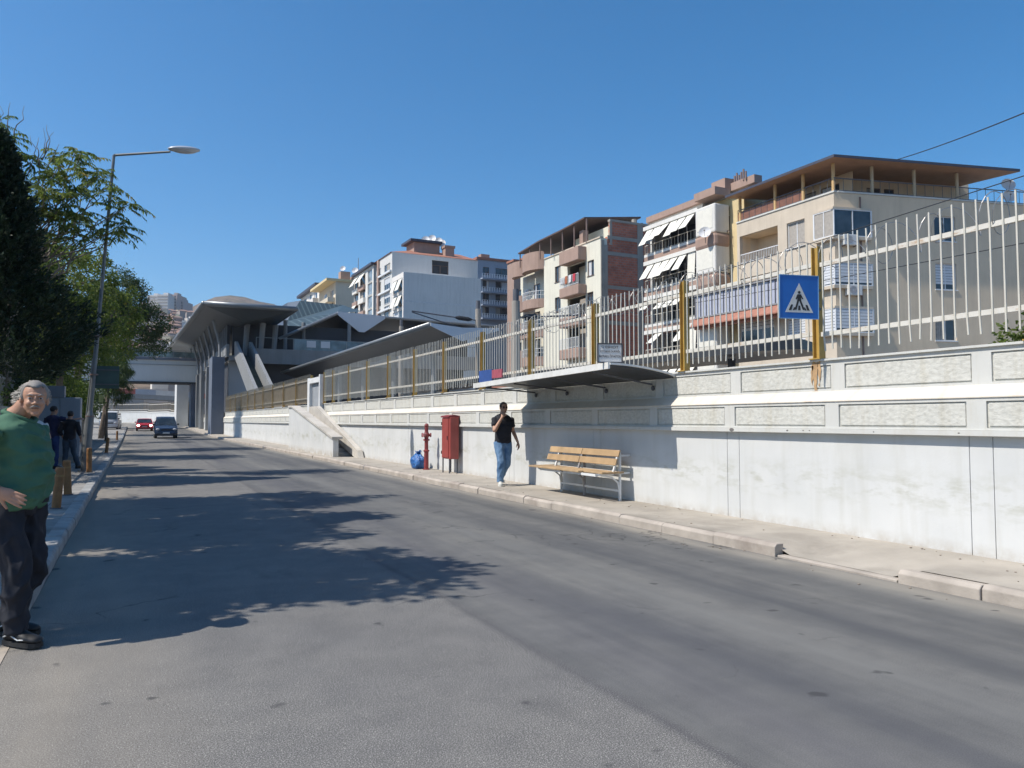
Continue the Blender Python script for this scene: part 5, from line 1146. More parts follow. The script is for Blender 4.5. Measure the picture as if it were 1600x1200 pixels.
# ================================================================ CITY ON THE HILL
wallc = [(.50,.47,.42), (.48,.40,.33), (.33,.28,.25), (.56,.53,.48), (.38,.365,.35), (.50,.45,.33), (.34,.22,.18), (.60,.58,.55)]
hm = [M("hill_wall_%d" % i, c, .9, .08, .3) for i, c in enumerate(wallc)]; m_rt = M("roof_tile_red"); m_rt2 = M("roof_tile_dull", (.27,.17,.13), .9, .2, 1)
def house(w_, d, h, roof, wm, rm, name="hillside_house"):
    o = thing(name, "small stacked house on the distant hillside above the footbridge", "house", (0,0,0), "houses on the distant hillside", local=True)
    F_ = Fac((-w_/2, -d/2, 0), (1,0,0), (0,-1,0)); fl = max(1, int(h/3)); hol = []
    for k in range(fl):
        n = max(2, int(w_/3))
        for i in range(n): a = w_*(i+.5)/n-.55; hol.append((a, a+1.1, 3*k+1.0, 3*k+2.3))
    q = MB(); wall_grid(q, F_.P, 0, w_, -4, h, hol, .3); q.box(-w_/2, w_/2, -d/2+.02, d/2, -4, h); q.build("wall", wm, o)
    q = MB()
    if roof: q.add([(-w_/2-.3,-d/2-.3,h),(w_/2+.3,-d/2-.3,h),(w_/2+.3,d/2+.3,h),(-w_/2-.3,d/2+.3,h),(-w_/4,0,h+1.7),(w_/4,0,h+1.7)], [(0,1,5,4),(1,2,5),(2,3,4,5),(3,0,4),(0,3,2,1)])
    else: q.box(-w_/2-.1, w_/2+.1, -d/2-.1, d/2+.1, h+.01, h+.5); q.box(-w_/6, w_/5, -d/4, d/4, h+.51, h+2.4)
    q.build("roof", rm, o)
    q = MB()
    for a, b, c, d_ in hol: F_.box(q, a, b, c, d_, -.3, -.2)
    q.build("windows", m_dark, o); return o
r3 = random.Random(11)
protos = [house(7+1.3*i % 5, 7, (4, 6.5, 9, 5)[i % 4], i % 2 == 0, hm[i], m_rt2 if i % 2 == 0 else hm[(i+4) % 8]) for i in range(8)]
LAB = ["pale beige red roofed", "tan flat roofed", "dark grey brown dull roofed", "cream flat roofed", "grey dull red roofed", "sandy yellow flat roofed", "rusty red walled", "whitish flat roofed"]
for o, l in zip(protos, LAB): o["label"] = l + " small house among those stacked on the distant hillside"
used = [False]*8
def place(k, x, y, rz, sc=1.0):
    o = protos[k] if not used[k] else copy_tree(protos[k]); used[k] = True
    o.location = (x, y, ground_h(x, y)+.2); o.rotation_euler = (0, 0, rz); o.scale = (sc, sc, sc); return o
cnt = 0; spots = []
while cnt < 250:
    px_ = r3.uniform(192, 318); d = 300*(790/300)**r3.random(); a = math.atan((px_-800)/F)+R(YAW); Rr = d/math.cos(math.atan((px_-800)/F))
    x, y = Rr*math.sin(a), Rr*math.cos(a)
    if y < 212 or (d > 560 and px_ > 285): continue
    if any((x-u)**2+(y-v)**2 < (4.5+d*.005)**2 for u, v in spots): 
        cnt += .2; continue
    spots.append((x, y)); place(r3.randrange(8), x, y, r3.uniform(-.5, .5), r3.uniform(.5, .85)); cnt += 1
# row of flats just beyond the overpass
for i in range(9):
    x = -30+7.2*i; o = copy_tree(protos[(i*3) % 8]); o.location = (x, 222+(i % 3)*4, ground_h(x, 222)+1.0); o.rotation_euler = (0,0,.1*((i % 3)-1)); o.scale = (1.0, 1, 1.25)
    o.name = "row_house"; del o["group"]; tag(o, ["pale", "tan", "brownish", "cream", "grey", "yellow", "dark red", "light", "beige"][i] + " house in the row right behind the red striped overpass, number %d along" % (i+1), "house")
    o["label"] = ["pale house at the left end of the row behind the overpass", "light beige house second from the left behind the overpass", "dark red walled house behind the overpass", "tan house just right of the dark red one behind the overpass", "grey house in the middle of the row behind the overpass", "off white house behind the overpass, right of the grey one", "brown house behind the overpass near the station piers", "yellowish house behind the overpass near the station piers", "last house of the row behind the overpass, against the station"][i]
# tower blocks on the hill
def tower(label, px0, px1, ytop, ybase, d, wm, side, dpt=24):
    a = math.atan((px0-800)/F)
    def at(px_, py_): r_ = ray(px_, py_); return CAM + r_*(d/(r_.x*math.sin(R(YAW))+r_.y*math.cos(R(YAW))))
    A0 = at(px0, ybase); A1 = at(px1, ybase); zt = at((px0+px1)/2, ytop).z; zb = ground_h(A0.x, A0.y)-5
    o = thing("tower_block", label, "building", (A0.x, A0.y, zb)); u = (A1-A0); u.z = 0; W = u.length; u.normalize(); n = Vector((u.y, -u.x, 0))
    F_ = Fac((A0.x, A0.y, 0), u, n); q = MB(); Dv = -n*dpt
    vs = [F_.P(0, zb), F_.P(W, zb), F_.P(W, zb)+Dv, F_.P(0, zb)+Dv]; up_ = Vector((0,0,zt-zb)); q.add(vs+[v+up_ for v in vs], [(0,1,5,4),(1,2,6,5),(2,3,7,6),(3,0,4,7),(4,5,6,7)]); q.build("wall", wm, o)
    q = MB(); z = zt-3
    while z > zb+2: 
        if side == 0: F_.box(q, .5, W-.5, z, z+1.6, .01, .25)
        else:
            for k in range(3): F_.box(q, W*(.1+.3*k), W*(.1+.3*k)+W*.14, z, z+1.5, .01, .12)
        z -= 3.2
    q.build("window_bands" if side == 0 else "windows", m_curt if side == 0 else m_dark, o)
    q = MB(); F_.box(q, W*.3, W*.7, zt+.01, zt+3, -dpt*.7, -dpt*.3); q.build("roof_room", wm, o); return o
m_tw = M("tower_white", (.60,.585,.56), .85, .04, .1); m_tp = M("tower_pinkish", (.42,.34,.31), .85, .06, .1); m_tp2 = M("tower_dull_pink", (.36,.31,.30), .85, .06, .1)
tower("white banded tower block on the hill, left of the pinkish tower", 229, 246, 461, 508, 800, m_tw, 0); tower("bright white tower block on the hill joined to the pinkish tower", 244, 262, 460, 508, 790, m_tw, 0)
tower("pinkish grey tower block on the hill right of the white ones", 262, 276, 460, 503, 805, m_tp, 1); tower("lower dull pink tower block at the right of the hilltop group", 276, 286, 470, 501, 815, m_tp2, 1)
# scrub dotted over the hill: one mass of dark tufts
N = 1600; V = np.zeros((N*5, 3)); Fc_ = np.zeros((N*4, 3), int); j = 0
for i in range(N):
    px_ = r3.uniform(180, 470); d = r3.uniform(330, 1050); al = math.atan((px_-800)/F); a = al+R(YAW); Rr = d/math.cos(al); x, y = Rr*math.sin(a), Rr*math.cos(a); s = r3.uniform(.6, 2.4)*(.8 if noise.noise(Vector((x*.01, y*.01, 9))) > .0 else .35)
    z = ground_h(x, y)-.3
    V[i*5:i*5+5] = [(x-s,y,z),(x,y-s,z),(x+s,y,z),(x,y+s,z),(x+r3.uniform(-1,1),y,z+s*1.3)]; Fc_[i*4:i*4+4] = [(i*5+k, i*5+(k+1) % 4, i*5+4) for k in range(4)]
tag(np_mesh("scrub", V, Fc_, M("scrub_green", (.085,.085,.05), .95, .3, .05)), "dark scrub and far trees dotted over the dry hillside", "scrub", kind="stuff")
# ================================================================ VEHICLES  (local axes: front faces -Y, x right, z up)
m_tyre = M("tyre_rubber", (.02,.02,.02), .85, .1, 8); m_rim = M("rim_metal", (.35,.35,.36), .35, .1, 8, metal=.6); m_plast = M("black_plastic", (.025,.025,.027), .6, .1, 8); m_cgl = glass("car_glass", (.015,.02,.022), .04); m_plate = M("number_plate", (.60,.60,.58), .5, .03, 3)
def vehicle(name, label, cat, x, y, rz, W, prof, glassr, paint, lamps_on=False, wheels=(), wr=.31, hood=.95, grille=None, tumble=.14, belt=.95):
    """prof: side outline (y, z) from the front bumper over the roof to the rear"""
    o = thing(name, label, cat, (x, y, zg(y)+.004), local=True, rz=rz); n = len(prof)
    def hw(z): return W/2 - (tumble*max(0, (z-belt))/.55 if z > belt else 0) - (.05 if z < .4 else 0)
    q = MB(); cols = 8; vs = []
    for (yy, zz) in prof:
        h_ = hw(zz)
        for j in range(cols+1):
            t = -1+2*j/cols; rnd = .10*(abs(t)**3)
            dirn = -1 if yy < 0 and zz < belt+.2 else 0
            vs.append((t*h_, yy - dirn*rnd*1.4*(1 if zz < belt else .6), zz - (rnd*.25 if zz > 1.2 else 0)))
    fs = [(i*(cols+1)+j, (i+1)*(cols+1)+j, (i+1)*(cols+1)+j+1, i*(cols+1)+j+1) for i in range(n-1) for j in range(cols)]
    fs += [tuple(i*(cols+1) for i in range(n)), tuple(i*(cols+1)+cols for i in range(n-1, -1, -1)), tuple([j for j in range(cols+1)] + [(n-1)*(cols+1)+j for j in range(cols, -1, -1)])]
    q.add(vs, fs); q.build("body", paint, o, bevel=.03, smooth=False)
    (ya, za), (yb, zb_) = glassr       # windscreen bottom, top
    nn = Vector((0, -(zb_-za), yb-ya)).normalized(); q = MB(); e = .015
    ha, hb_ = hw(za)-.10, hw(zb_)-.08; P4 = [Vector((-ha,ya,za)), Vector((ha,ya,za)), Vector((hb_,yb,zb_)), Vector((-hb_,yb,zb_))]
    q.prism([p_+nn*e for p_ in P4], -nn*.03); q.build("windscreen", m_cgl, o)
    for s in (-1, 1):
        q = MB(); pts = [(ya+.25, za+.04), (yb+.12, zb_-.05), (prof[-2][0]-.35, zb_-.05), (prof[-2][0]-.25, za+.04)]
        q.prism([(s*(hw(z)+.012), y_, z) for y_, z in pts], (-s*.03, 0, 0)); q.build("side_window", m_cgl, o)
        m_ = MB(); m_.ell((s*(hw(za)+.10), ya+.30, za+.08), (.09, .06, .075), 10, 6); m_.build("mirror", m_plast if not lamps_on else paint, o)
        fz = hood-.22; fy = prof[2][0]
        q = MB(); q.ell((s*(W/2-.22), fy+.02, fz), (.15, .09, .085), 12, 8); q.build("headlight", LAMP_ON if lamps_on else M("lamp_glass", (.45,.46,.48), .15, .1, 9), o)
    for wy in wheels:
        for s in (-1, 1):
            w0 = MB(); w0.tube([(s*(W/2-.20), wy, wr), (s*(W/2-.19), wy, wr), (s*(W/2+.0), wy, wr), (s*(W/2+.012), wy, wr)], [wr*.92, wr, wr, wr*.9], 20); wo = w0.build("wheel", m_tyre, o)
            w1 = MB(); w1.tube([(s*(W/2-.02), wy, wr), (s*(W/2+.02), wy, wr)], [wr*.6, wr*.55], 12); w1.build("rim", m_rim, wo)
    fy = prof[0][0]
    q = MB(); q.box(-.26, .26, fy-.03, fy-.005, .40, .51); q.build("number_plate", m_plate, o)
    q = MB(); q.box(-W/2+.45, W/2-.45, prof[2][0]-.015, prof[2][0]+.03, hood-.33, hood-.20); q.build("grille", m_plast, o)
    q = MB(); q.box(-W/2+.06, W/2-.06, fy-.02, fy+.10, .26, .38); q.build("lower_bumper", m_plast, o)
    for s in (-.35, .25):   # people seen as dark shapes are left to the glass; wipers
        q = MB(); q.tube([(s-.15, ya-.02, za+.03), (s+.25, ya+.13, za+.18)], .008, 4); q.build("wiper", m_plast, o)
    return o
LAMP_ON = emit("headlamp_lit", (1, .86, .80), 9)
pv_ = [(-2.02,.22), (-2.05,.45), (-2.02,.62), (-1.95,.86), (-1.15,1.08), (-.35,1.70), (-.1,1.80), (1.4,1.83), (1.95,1.78), (2.08,1.1), (2.1,.30), (2.0,.22)]
vehicle("van", "dark blue grey passenger van driving toward the viewer in the middle of the road", "van", 2.46, 71.0, 0, 1.72, pv_, ((-1.12,1.09), (-.37,1.68)), M("van_paint", (.045,.065,.105), .25, .06, 2, metal=.4), wheels=(-1.3, 1.3), hood=.98, tumble=.13, belt=1.05)
pc = [(-1.86,.20), (-1.9,.42), (-1.86,.56), (-1.75,.72), (-.95,.90), (-.25,1.34), (.0,1.41), (1.0,1.40), (1.55,1.2), (1.85,.92), (1.9,.3), (1.8,.2)]
vehicle("car", "small red car with its headlights on, coming out from under the footbridge", "car", 1.15, 97.0, 0, 1.72, pc, ((-.93,.91), (-.27,1.33)), M("red_paint", (.35,.02,.025), .25, .05, 2), lamps_on=True, wheels=(-1.2, 1.2), wr=.28, hood=.84, tumble=.16, belt=.86)
pt = [(-2.5,.30), (-2.55,.55), (-2.53,.85), (-2.5,1.15), (-2.42,1.25), (-2.2,2.10), (-2.0,2.2), (-.6,2.2), (-.55,1.2), (2.4,1.15), (2.45,.5), (2.4,.3)]
vehicle("pickup_truck", "white cab over pickup truck parked on the left beyond the lamp post", "truck", -2.4, 101, R(-4), 1.9, pt, ((-2.44,1.28), (-2.2,2.05)), M("truck_paint", (.50,.51,.52), .4, .05, 2), wheels=(-1.6, 1.5), wr=.36, hood=1.1, tumble=.05, belt=1.3)
# ================================================================ VEGETATION
def leaf_cloud(name, P, D, L, W, mat, parent, bend=0.15, rg=rng):
    """P leaf positions (n,3), D directions (n,3); each leaf is a pointed quad"""
    n = len(P); D = D/np.linalg.norm(D, axis=1, keepdims=True); rnd = rg.normal(size=(n,3)); S = np.cross(D, rnd); S /= np.linalg.norm(S, axis=1, keepdims=True)+1e-9
    L = L*rg.uniform(.6, 1.3, (n,1)); Wd = W*rg.uniform(.7, 1.2, (n,1)); Nn = np.cross(S, D)
    v = np.stack([P, P+D*L*.5+S*Wd*.5, P+D*L+Nn*L*bend*0-np.array([0,0,1])*L*bend, P+D*L*.5-S*Wd*.5], 1).reshape(-1,3)
    off = np.array(parent.location) if parent is not None else 0
    return np_mesh(name, v-off, np.arange(n*4).reshape(n,4), mat, parent)
m_bark = M("bark_brown", (.13,.10,.075), .9, .3, 6, .5, 20); m_barkg = M("bark_grey", (.20,.175,.15), .9, .25, 6, .4, 20)
lf_dark = leafmat("conifer_leaves", (.014,.030,.018), (.024,.046,.024), (.038,.066,.030), .15)
lf_mid = leafmat("broad_leaves", (.075,.110,.022), (.125,.175,.034), (.20,.235,.052), .55, yellow=(.24,.20,.04))
lf_ail = leafmat("feather_leaves", (.09,.145,.03), (.16,.215,.05), (.24,.28,.075), .62, yellow=(.36,.27,.05))
lf_pine = leafmat("pine_needles", (.030,.058,.015), (.055,.09,.022), (.085,.125,.032), .3)
lf_bush = leafmat("bush_leaves", (.045,.075,.018), (.07,.11,.026), (.10,.145,.036), .4)
def limb(mb, a, b, r0, r1, rr, n=6, wob=.12):
    a = Vector(a); b = Vector(b); L = (b-a).length; pts = [a.lerp(b, i/n) + Vector((rr.uniform(-1,1), rr.uniform(-1,1), rr.uniform(-.5,.5)))*L*wob*.3*math.sin(math.pi*i/n) for i in range(n+1)]
    mb.tube(pts, [r0+(r1-r0)*i/n for i in range(n+1)], 7); return pts
def conifer(label, x, y, h, r, seed, n=26000, z0=.1, cat="tree", narrow=1.0, zb=.5):
    o = thing("conifer_tree", label, cat, (x, y, z0)); rr = random.Random(seed); rg = np.random.default_rng(seed)
    mb = MB(); mb.tube([(x, y, z0-.2), (x, y, z0+h*.5), (x, y, z0+h*.93)], [.16, .10, .02], 9); mb.build("trunk", m_bark, o)
    ns = n//40; t = rg.uniform(0, 1, ns)**.85; a = rg.uniform(0, 2*np.pi, ns)
    lump = np.array([noise.noise(Vector((math.cos(ai)*1.4, math.sin(ai)*1.4, ti*6+seed))) for ai, ti in zip(a, t)])
    prof_ = np.clip((1-t)**(.62*narrow)*np.clip((t+.18)*4, 0, 1), 0, 1); Rr = r*prof_*(1+.55*lump)*rg.uniform(.55, 1.04, ns)**.6
    tip = np.stack([x+Rr*np.cos(a), y+Rr*np.sin(a), z0+zb+t*(h-zb)], 1); od = np.stack([np.cos(a), np.sin(a), .75+.5*t], 1); od /= np.linalg.norm(od, axis=1, keepdims=True)
    P = []; D = []
    for s_, d_ in zip(tip, od):
        k = 40; q = rg.uniform(0, 1, (k,1)); L_ = .75; c = s_ + d_*(q-.7)*L_ + rg.normal(size=(k,3))*.055*(1.2-q); P.append(c); D.append(d_ + rg.normal(size=(k,3))*.42+np.array([0,0,.15]))
    leaf_cloud("crown", np.concatenate(P), np.concatenate(D), .15, .045, lf_dark, o, rg=rg); return o
def broad(label, x, y, trunk_h, blobs, seed, mat=lf_mid, leaf=(.13,.07), clumps=150, per=70, z0=.1, name="leafy_tree", tr=.16, bark=None, crad=.42, droop=.25, lean=(0,0), cat="tree"):
    """blobs: list of (dx, dy, z, rx, ry, rz)"""
    o = thing(name, label, cat, (x, y, z0)); rr = random.Random(seed); rg = np.random.default_rng(seed); mb = MB()
    top = Vector((x+lean[0], y+lean[1], z0+trunk_h)); limb(mb, (x, y, z0-.2), top, tr, tr*.7, rr, 7, .06)
    tot = sum(b[3]*b[4]*b[5] for b in blobs)**1.0; P = []; D = []
    for b in blobs:
        c = Vector((x+b[0], y+b[1], z0+b[2])); pts = limb(mb, top, c, tr*.5, tr*.16, rr, 6, .25)
        nc = max(5, int(clumps*(b[3]*b[4]*b[5])/tot))
        for i in range(nc):
            v = Vector((rr.gauss(0,1), rr.gauss(0,1), rr.gauss(0,1))).normalized(); q = rr.uniform(.25, 1)**.45
            cc = c + Vector((v.x*b[3], v.y*b[4], v.z*b[5]))*q*(1+.25*noise.noise(v*2+Vector((seed,0,0))))
            if i % 4 == 0: limb(mb, c.lerp(cc, .1) if rr.random() < .6 else pts[-2], cc, tr*.13, .006, rr, 4, .25)
            cr = crad*rr.uniform(.55, 1.25); k = int(per*rr.uniform(.7, 1.3))
            g = rg.normal(size=(k,3)); g /= np.linalg.norm(g, axis=1, keepdims=True); pp = np.array(cc)+g*cr*rg.uniform(.2, 1, (k,1))*np.array([1,1,.62]); P.append(pp); D.append(g+rg.normal(size=(k,3))*.5-np.array([0,0,droop]))
    mb.build("trunk", bark or m_bark, o, smooth=True)
    leaf_cloud("crown", np.concatenate(P), np.concatenate(D), leaf[0], leaf[1], mat, o, rg=rg); return o
def feather_tree(label, x, y, trunk_h, tips, seed, z0=.1, dead=(), tr=.13):
    """ailanthus: rosettes of long compound leaves at branch ends"""
    o = thing("feather_leaved_tree", label, "tree", (x, y, z0)); rr = random.Random(seed); rg = np.random.default_rng(seed); mb = MB(); top = Vector((x+.1, y, z0+trunk_h)); limb(mb, (x, y, z0-.2), top, tr, tr*.75, rr, 6, .05)
    P = []; D = []; st_ = MB()
    hub = [top + Vector((rr.uniform(-.2,.4), rr.uniform(-.4,.4), rr.uniform(-.6, .4))) for _ in range(6)]
    for (tx, ty, tz, k) in tips:
        t = Vector((tx, ty, tz)); h_ = min(hub, key=lambda q: (q-t).length); limb(mb, h_, t, tr*.24, .010, rr, 7, .3)
        for i in range(k):
            a = 2*math.pi*i/k+rr.uniform(-.4,.4); el = rr.uniform(-.2, .75); d = Vector((math.cos(a)*math.cos(el), math.sin(a)*math.cos(el), math.sin(el))); L = rr.uniform(.40, .70); m = 12; pts = []
            base = t + Vector((rr.uniform(-.12,.12), rr.uniform(-.12,.12), rr.uniform(-.18,.08)))
            for s in range(m+1):
                q = s/m; pts.append(base + d*L*q - Vector((0,0,1))*.42*L*q*q)
            st_.tube(pts[::3], .004, 3)
            sd = d.cross(Vector((0,0,1))).normalized()
            for s in range(2, m+1):
                for sg_ in (-1, 1): P.append(pts[s]); D.append(sd*sg_*.9 + (pts[s]-pts[s-1]).normalized()*.55 - Vector((0,0,.45)) + Vector((rr.gauss(0,.15), rr.gauss(0,.15), rr.gauss(0,.15))))
    for a, b in dead: limb(mb, a, b, .018, .004, rr, 5, .3)
    mb.build("trunk", m_barkg, o, smooth=True); st_.build("leaf_stalks", lf_ail, o)
    leaf_cloud("crown", np.array([tuple(v) for v in P]), np.array([tuple(v) for v in D]), .12, .045, lf_ail, o, bend=.25, rg=rg); return o
# --- seen in the photo
conifer("tall dark conifer at the left edge, its pointed top the highest", -3.05, 21.2, 8.1, 2.1, 3, 70000, zb=2.6, narrow=1.45)
conifer("second dark conifer standing just behind the tallest one, nearer the lamp post", -4.0, 25.5, 7.0, 1.8, 5, 34000, zb=2.7)
def Tip(px_, py_, Y, k=9): h = hit(px_, py_, (0,Y,0), Vector((0,1,0))); return (h.x, h.y, h.z, k)
rr5 = random.Random(5)
tl = [Tip(px_-(24 if px_ > 130 else 8), py_, 22.9+dy, k) for px_, py_, dy, k in [(225,320,0,10),(215,350,.3,10),(195,290,-.2,9),(175,275,.4,8),(150,240,.2,9),(205,330,.5,8),(190,365,.2,7),(160,355,.4,8),(140,350,0,8),(120,290,.1,10),(100,260,-.2,10),(95,240,.5,9),(125,240,.8,8),(110,310,-.3,10),(135,300,.2,10),(90,330,0,10),(150,330,.6,8),(60,250,.3,9),(75,290,-.4,10),(70,330,.2,10),(40,240,.5,9),(20,215,.2,8),(5,190,0,8),(130,375,.5,7),(105,360,.3,9),(180,310,.9,6),(165,268,1.0,7),(50,300,0,10),(30,280,.4,9),(85,270,.9,10),(115,335,1.2,9)]]
tl += [(a+rr5.uniform(-.35,.35), b+rr5.uniform(-.2,.5), c+rr5.uniform(-.3,.25), 7) for a, b, c, d in tl[::3] if a < -.4]
dd_ = [(Tip(p0, q0, 23.2)[:3], Tip(p1, q1, 23.4)[:3]) for p0, q0, p1, q1 in [(60,290,68,200),(66,250,84,206),(62,260,47,212),(70,240,73,195),(22,215,38,165),(12,215,16,160),(10,215,0,165),(58,250,60,215),(84,255,92,225)]]
feather_tree("light green tree with drooping feathery leaves reaching over to the lamp post", -3.1, 24.2, 4.6, tl, 8, dead=dd_)
broad("bushy tree with yellowish leaves in front of the far pine, behind the lamp post", -2.7, 34, 4.2, [(0,0,6.8,1.5,2.2,1.7),(.9,1,5.4,1.3,1.8,1.3),(-.6,-1,5.0,1.7,2,1.6),(.7,0,3.9,1.2,1.6,1.0),(-1.4,0,7.4,1.6,1.6,1.5)], 21, clumps=260, per=75, lean=(.2,0))
broad("thick leafy tree between the bushy yellowish tree and the far pine", -2.6, 43, 5, [(0,0,8.2,2.0,2.6,2.0),(1.6,1,7.0,1.7,2,1.6),(-1,-1,6,2.2,2.5,2),(1.2,0,5.0,1.5,2,1.3)], 22, clumps=240, per=70, leaf=(.16,.09))
broad("rounded dark pine whose crown leans over the road at the far left", -2.2, 66, 7.2, [(1.0,0,11.2,2.2,2.6,1.9),(3.0,0,8.9,1.9,2.4,1.3),(2.2,1,10.2,1.9,2.2,1.3),(3.6,1,7.7,1.3,2.0,.9),(-.6,0,9.6,2.2,2.6,1.8)], 23, mat=lf_pine, name="pine_tree", clumps=300, per=80, leaf=(.22,.08), crad=.62, droop=-.1, lean=(.8,0), tr=.22)
broad("second rounded pine beyond the leaning one, lower and darker", -4.5, 80, 7, [(0,0,11,2.6,3,2.2),(3.0,0,8.6,2.2,2.6,1.6),(-2,0,9,2.6,3,2)], 24, mat=lf_pine, name="pine_tree", clumps=200, per=70, leaf=(.26,.1), crad=.75, droop=-.1, tr=.25)
broad("hanging willow like tree by the end of the footbridge", -1.6, 58, 3.8, [(0.3,0,4.9,1.2,1.8,1.4),(.6,0,3.6,.8,1.2,1.0)], 25, mat=lf_pine, name="drooping_tree", clumps=110, per=70, leaf=(.30,.03), crad=.4, droop=1.6, tr=.12)
broad("low green shrub behind the stone wall, below the conifers", -3.9, 27, .7, [(0,0,2.1,1.3,2.4,1.0),(.5,2.5,2.2,1.0,2.2,1.0),(0,-3,2.2,1.2,2.4,1.1)], 26, mat=lf_bush, name="shrub", clumps=170, per=70, tr=.06, cat="shrub")
broad("bright green shrub spilling over the wall beside the grey cabinet", -3.1, 37, .8, [(.2,0,2.3,1.0,2.4,1.0),(.3,4,2.4,1.0,2.4,1.0)], 27, mat=lf_mid, name="shrub", clumps=140, per=70, tr=.06, cat="shrub")
broad("dark green shrub along the wall toward the parked truck", -3.3, 50, .9, [(0,0,2.6,1.3,3,1.3),(.2,6,2.8,1.4,3,1.4),(0,13,2.8,1.5,3,1.5),(-2,6,4,2,4,2.2)], 28, mat=lf_bush, name="shrub", clumps=200, per=60, leaf=(.18,.10), tr=.07, cat="shrub", crad=.6)
conifer("dark conifer filling the gap behind the green shirted man", -5.6, 27.5, 8.0, 2.3, 7, 34000)
conifer("dark conifer at the back of the left grove", -6.2, 36, 9.2, 2.8, 9, 30000)
# --- standing just outside the frame on the left: they throw the shade that lies on the road
broad("shade tree beside the road, left of the bearded man", -4.4, 8.4, 3.2, [(0,0,5.0,1.8,1.5,1.6),(1.0,-.3,6.3,1.4,1.2,1.1),(1.5,.6,4.4,1.1,1.0,1.0),(.6,-.9,4.2,1.4,1.0,1.1)], 31, clumps=260, per=110, leaf=(.17,.11))
broad("second shade tree beside the road near the first bollard", -4.3, 11.8, 3.4, [(-.3,0,5.4,1.8,1.5,1.6),(.6,.8,6.9,1.4,1.2,1.1),(.9,-.6,5.0,1.1,.8,.8),(-.2,-.6,7.3,1.3,1.3,1.2)], 32, clumps=260, per=110, leaf=(.17,.11))
broad("third shade tree beside the road behind the stone wall", -5.0, 15.2, 3.9, [(0,0,6.4,1.9,1.6,1.7),(.9,.3,8.3,1.5,1.4,1.3),(.6,-.8,5.0,1.5,1.2,1.1)], 33, clumps=260, per=110, leaf=(.17,.11))
# right edge foliage behind the wall
h_ = hit(1590, 520, (13,0,0), Vector((-1,0,0)))
broad("green bush top poking above the wall at the right edge", 13.3, h_.y-.5, 1.0, [(0,0,1.75,.95,.8,.7)], 41, mat=lf_mid, name="shrub", clumps=45, per=70, z0=.95, tr=.06, cat="shrub", leaf=(.10,.06))
# ================================================================ STREET FURNITURE ON THE LEFT
m_bol = M("bollard_paint", (.26,.125,.045), .65, .22, 9, .2, 30, dirt=(.17,.09,.045))
desc = ["nearest mustard bollard, half hidden behind the bearded man's legs", "second mustard bollard, just right of the green shirt", "third mustard bollard, by the middle of the left kerb", "fourth mustard bollard, close behind the third", "fifth mustard bollard, right beside the lamp post foot", "sixth mustard bollard, alone farther along the left kerb", "last tiny mustard bollard near the parked truck"]
def bollard():
    o = thing("bollard", desc[0], "bollard", (0,0,.125), "mustard bollards along the left kerb", local=True); q = MB()
    q.lathe((0,0,0), [(.066,0),(.066,.60),(.062,.635),(.045,.65)], 18); q.build("shaft", m_bol, o); q = MB(); q.lathe((0,0,0), [(.069,.50),(.069,.53)], 18); q.build("band", M("bollard_band", (.30,.17,.06), .6, .2, 9), o)
    q = MB(); q.lathe((0,0,0), [(.09,0),(.09,.02)], 18); q.build("base", m_ds, o); return o
bp_ = bollard()
for i, (x, y) in enumerate(((-1.08, 8.9), (-1.06, 11.4), (-1.05, 13.8), (-1.05, 16.2), (-1.02, 23.0), (-1.0, 36.5), (-1.0, 60))):
    o = bp_ if i == 0 else copy_tree(bp_); o.location = (x, y, .125); o["label"] = desc[i]; o.rotation_euler = (R([2,-1,3,-2,1,-4,0][i]), R([1,2,-2,3,0,3,0][i]), i)
Yp = 23.6; tp = hit(178, 243, (0,Yp,0), Vector((0,1,0))); bs0 = Vector((-1.15, Yp, .12)); a0 = hit(266, 237, (0,Yp-.6,0), Vector((0,1,0)))
lp = thing("street_lamp", "tall thin leaning street lamp with an arm over the road, beside the left kerb", "street lamp", bs0)
m_lp = M("lamp_steel", (.17,.18,.185), .5, .15, 3, metal=.3)
md = bs0.lerp(tp, .17)
q = MB(); q.tube([bs0, md], [.11, .105], 14); q.tube([bs0, bs0+Vector((0,0,.03))], .18, 14); q.build("lower_pole", m_lp, lp)
q = MB(); q.tube([md, md+(tp-md)*.02, bs0.lerp(tp, .45), bs0.lerp(tp, .46), tp], [.09, .062, .055, .048, .038], 12); q.build("upper_pole", m_lp, lp)
q = MB(); q.tube([tp, tp+Vector((.05,0,.02)), a0], [.045, .035, .03], 10); q.build("arm", m_lp, lp)
q = MB(); dx = (a0-tp).normalized(); hd = a0 + dx*.38 + Vector((0,0,.035)); q.ell(hd, (.43,.17,.085), 18, 10, Matrix.Rotation(-.10, 3, 'Y')); hdo = q.build("lamp_head", M("lamp_head_grey", (.50,.51,.52), .35, .06, 3, metal=.2), lp, smooth=True)
q = MB(); q.ell(hd+Vector((.03,0,-.05)), (.30,.13,.06), 16, 8, Matrix.Rotation(-.10, 3, 'Y')); q.build("lamp_glass", M("lamp_glass"), hdo, smooth=True)
q = MB(); q.tube([bs0+Vector((-.12,.02,.3)), md+Vector((-.09,0,0)), bs0.lerp(tp,.35)+Vector((-.06,0,0))], .012, 6); q.build("cable_conduit", M("conduit_grey", (.30,.31,.31), .6), lp)
for f_ in (.17, .30, .42): c = bs0.lerp(tp, f_); q = MB(); q.lathe(c, [(.11,-.02),(.11,.02)], 12); q.build("clamp", m_pipe, lp)
sgn = thing("traffic_sign_back", "dull green board seen from behind, strapped to the lamp post", "sign", bs0+Vector((0,0,2.4)))
c = hit(162, 589, (0,Yp,0), Vector((0,1,0))); q = MB(); q.box(c.x-.32, c.x+.38, Yp+.08, Yp+.10, c.z-.31, c.z+.31); q.build("plate", M("sign_back_green", (.045,.085,.075), .6, .12, 3), sgn)
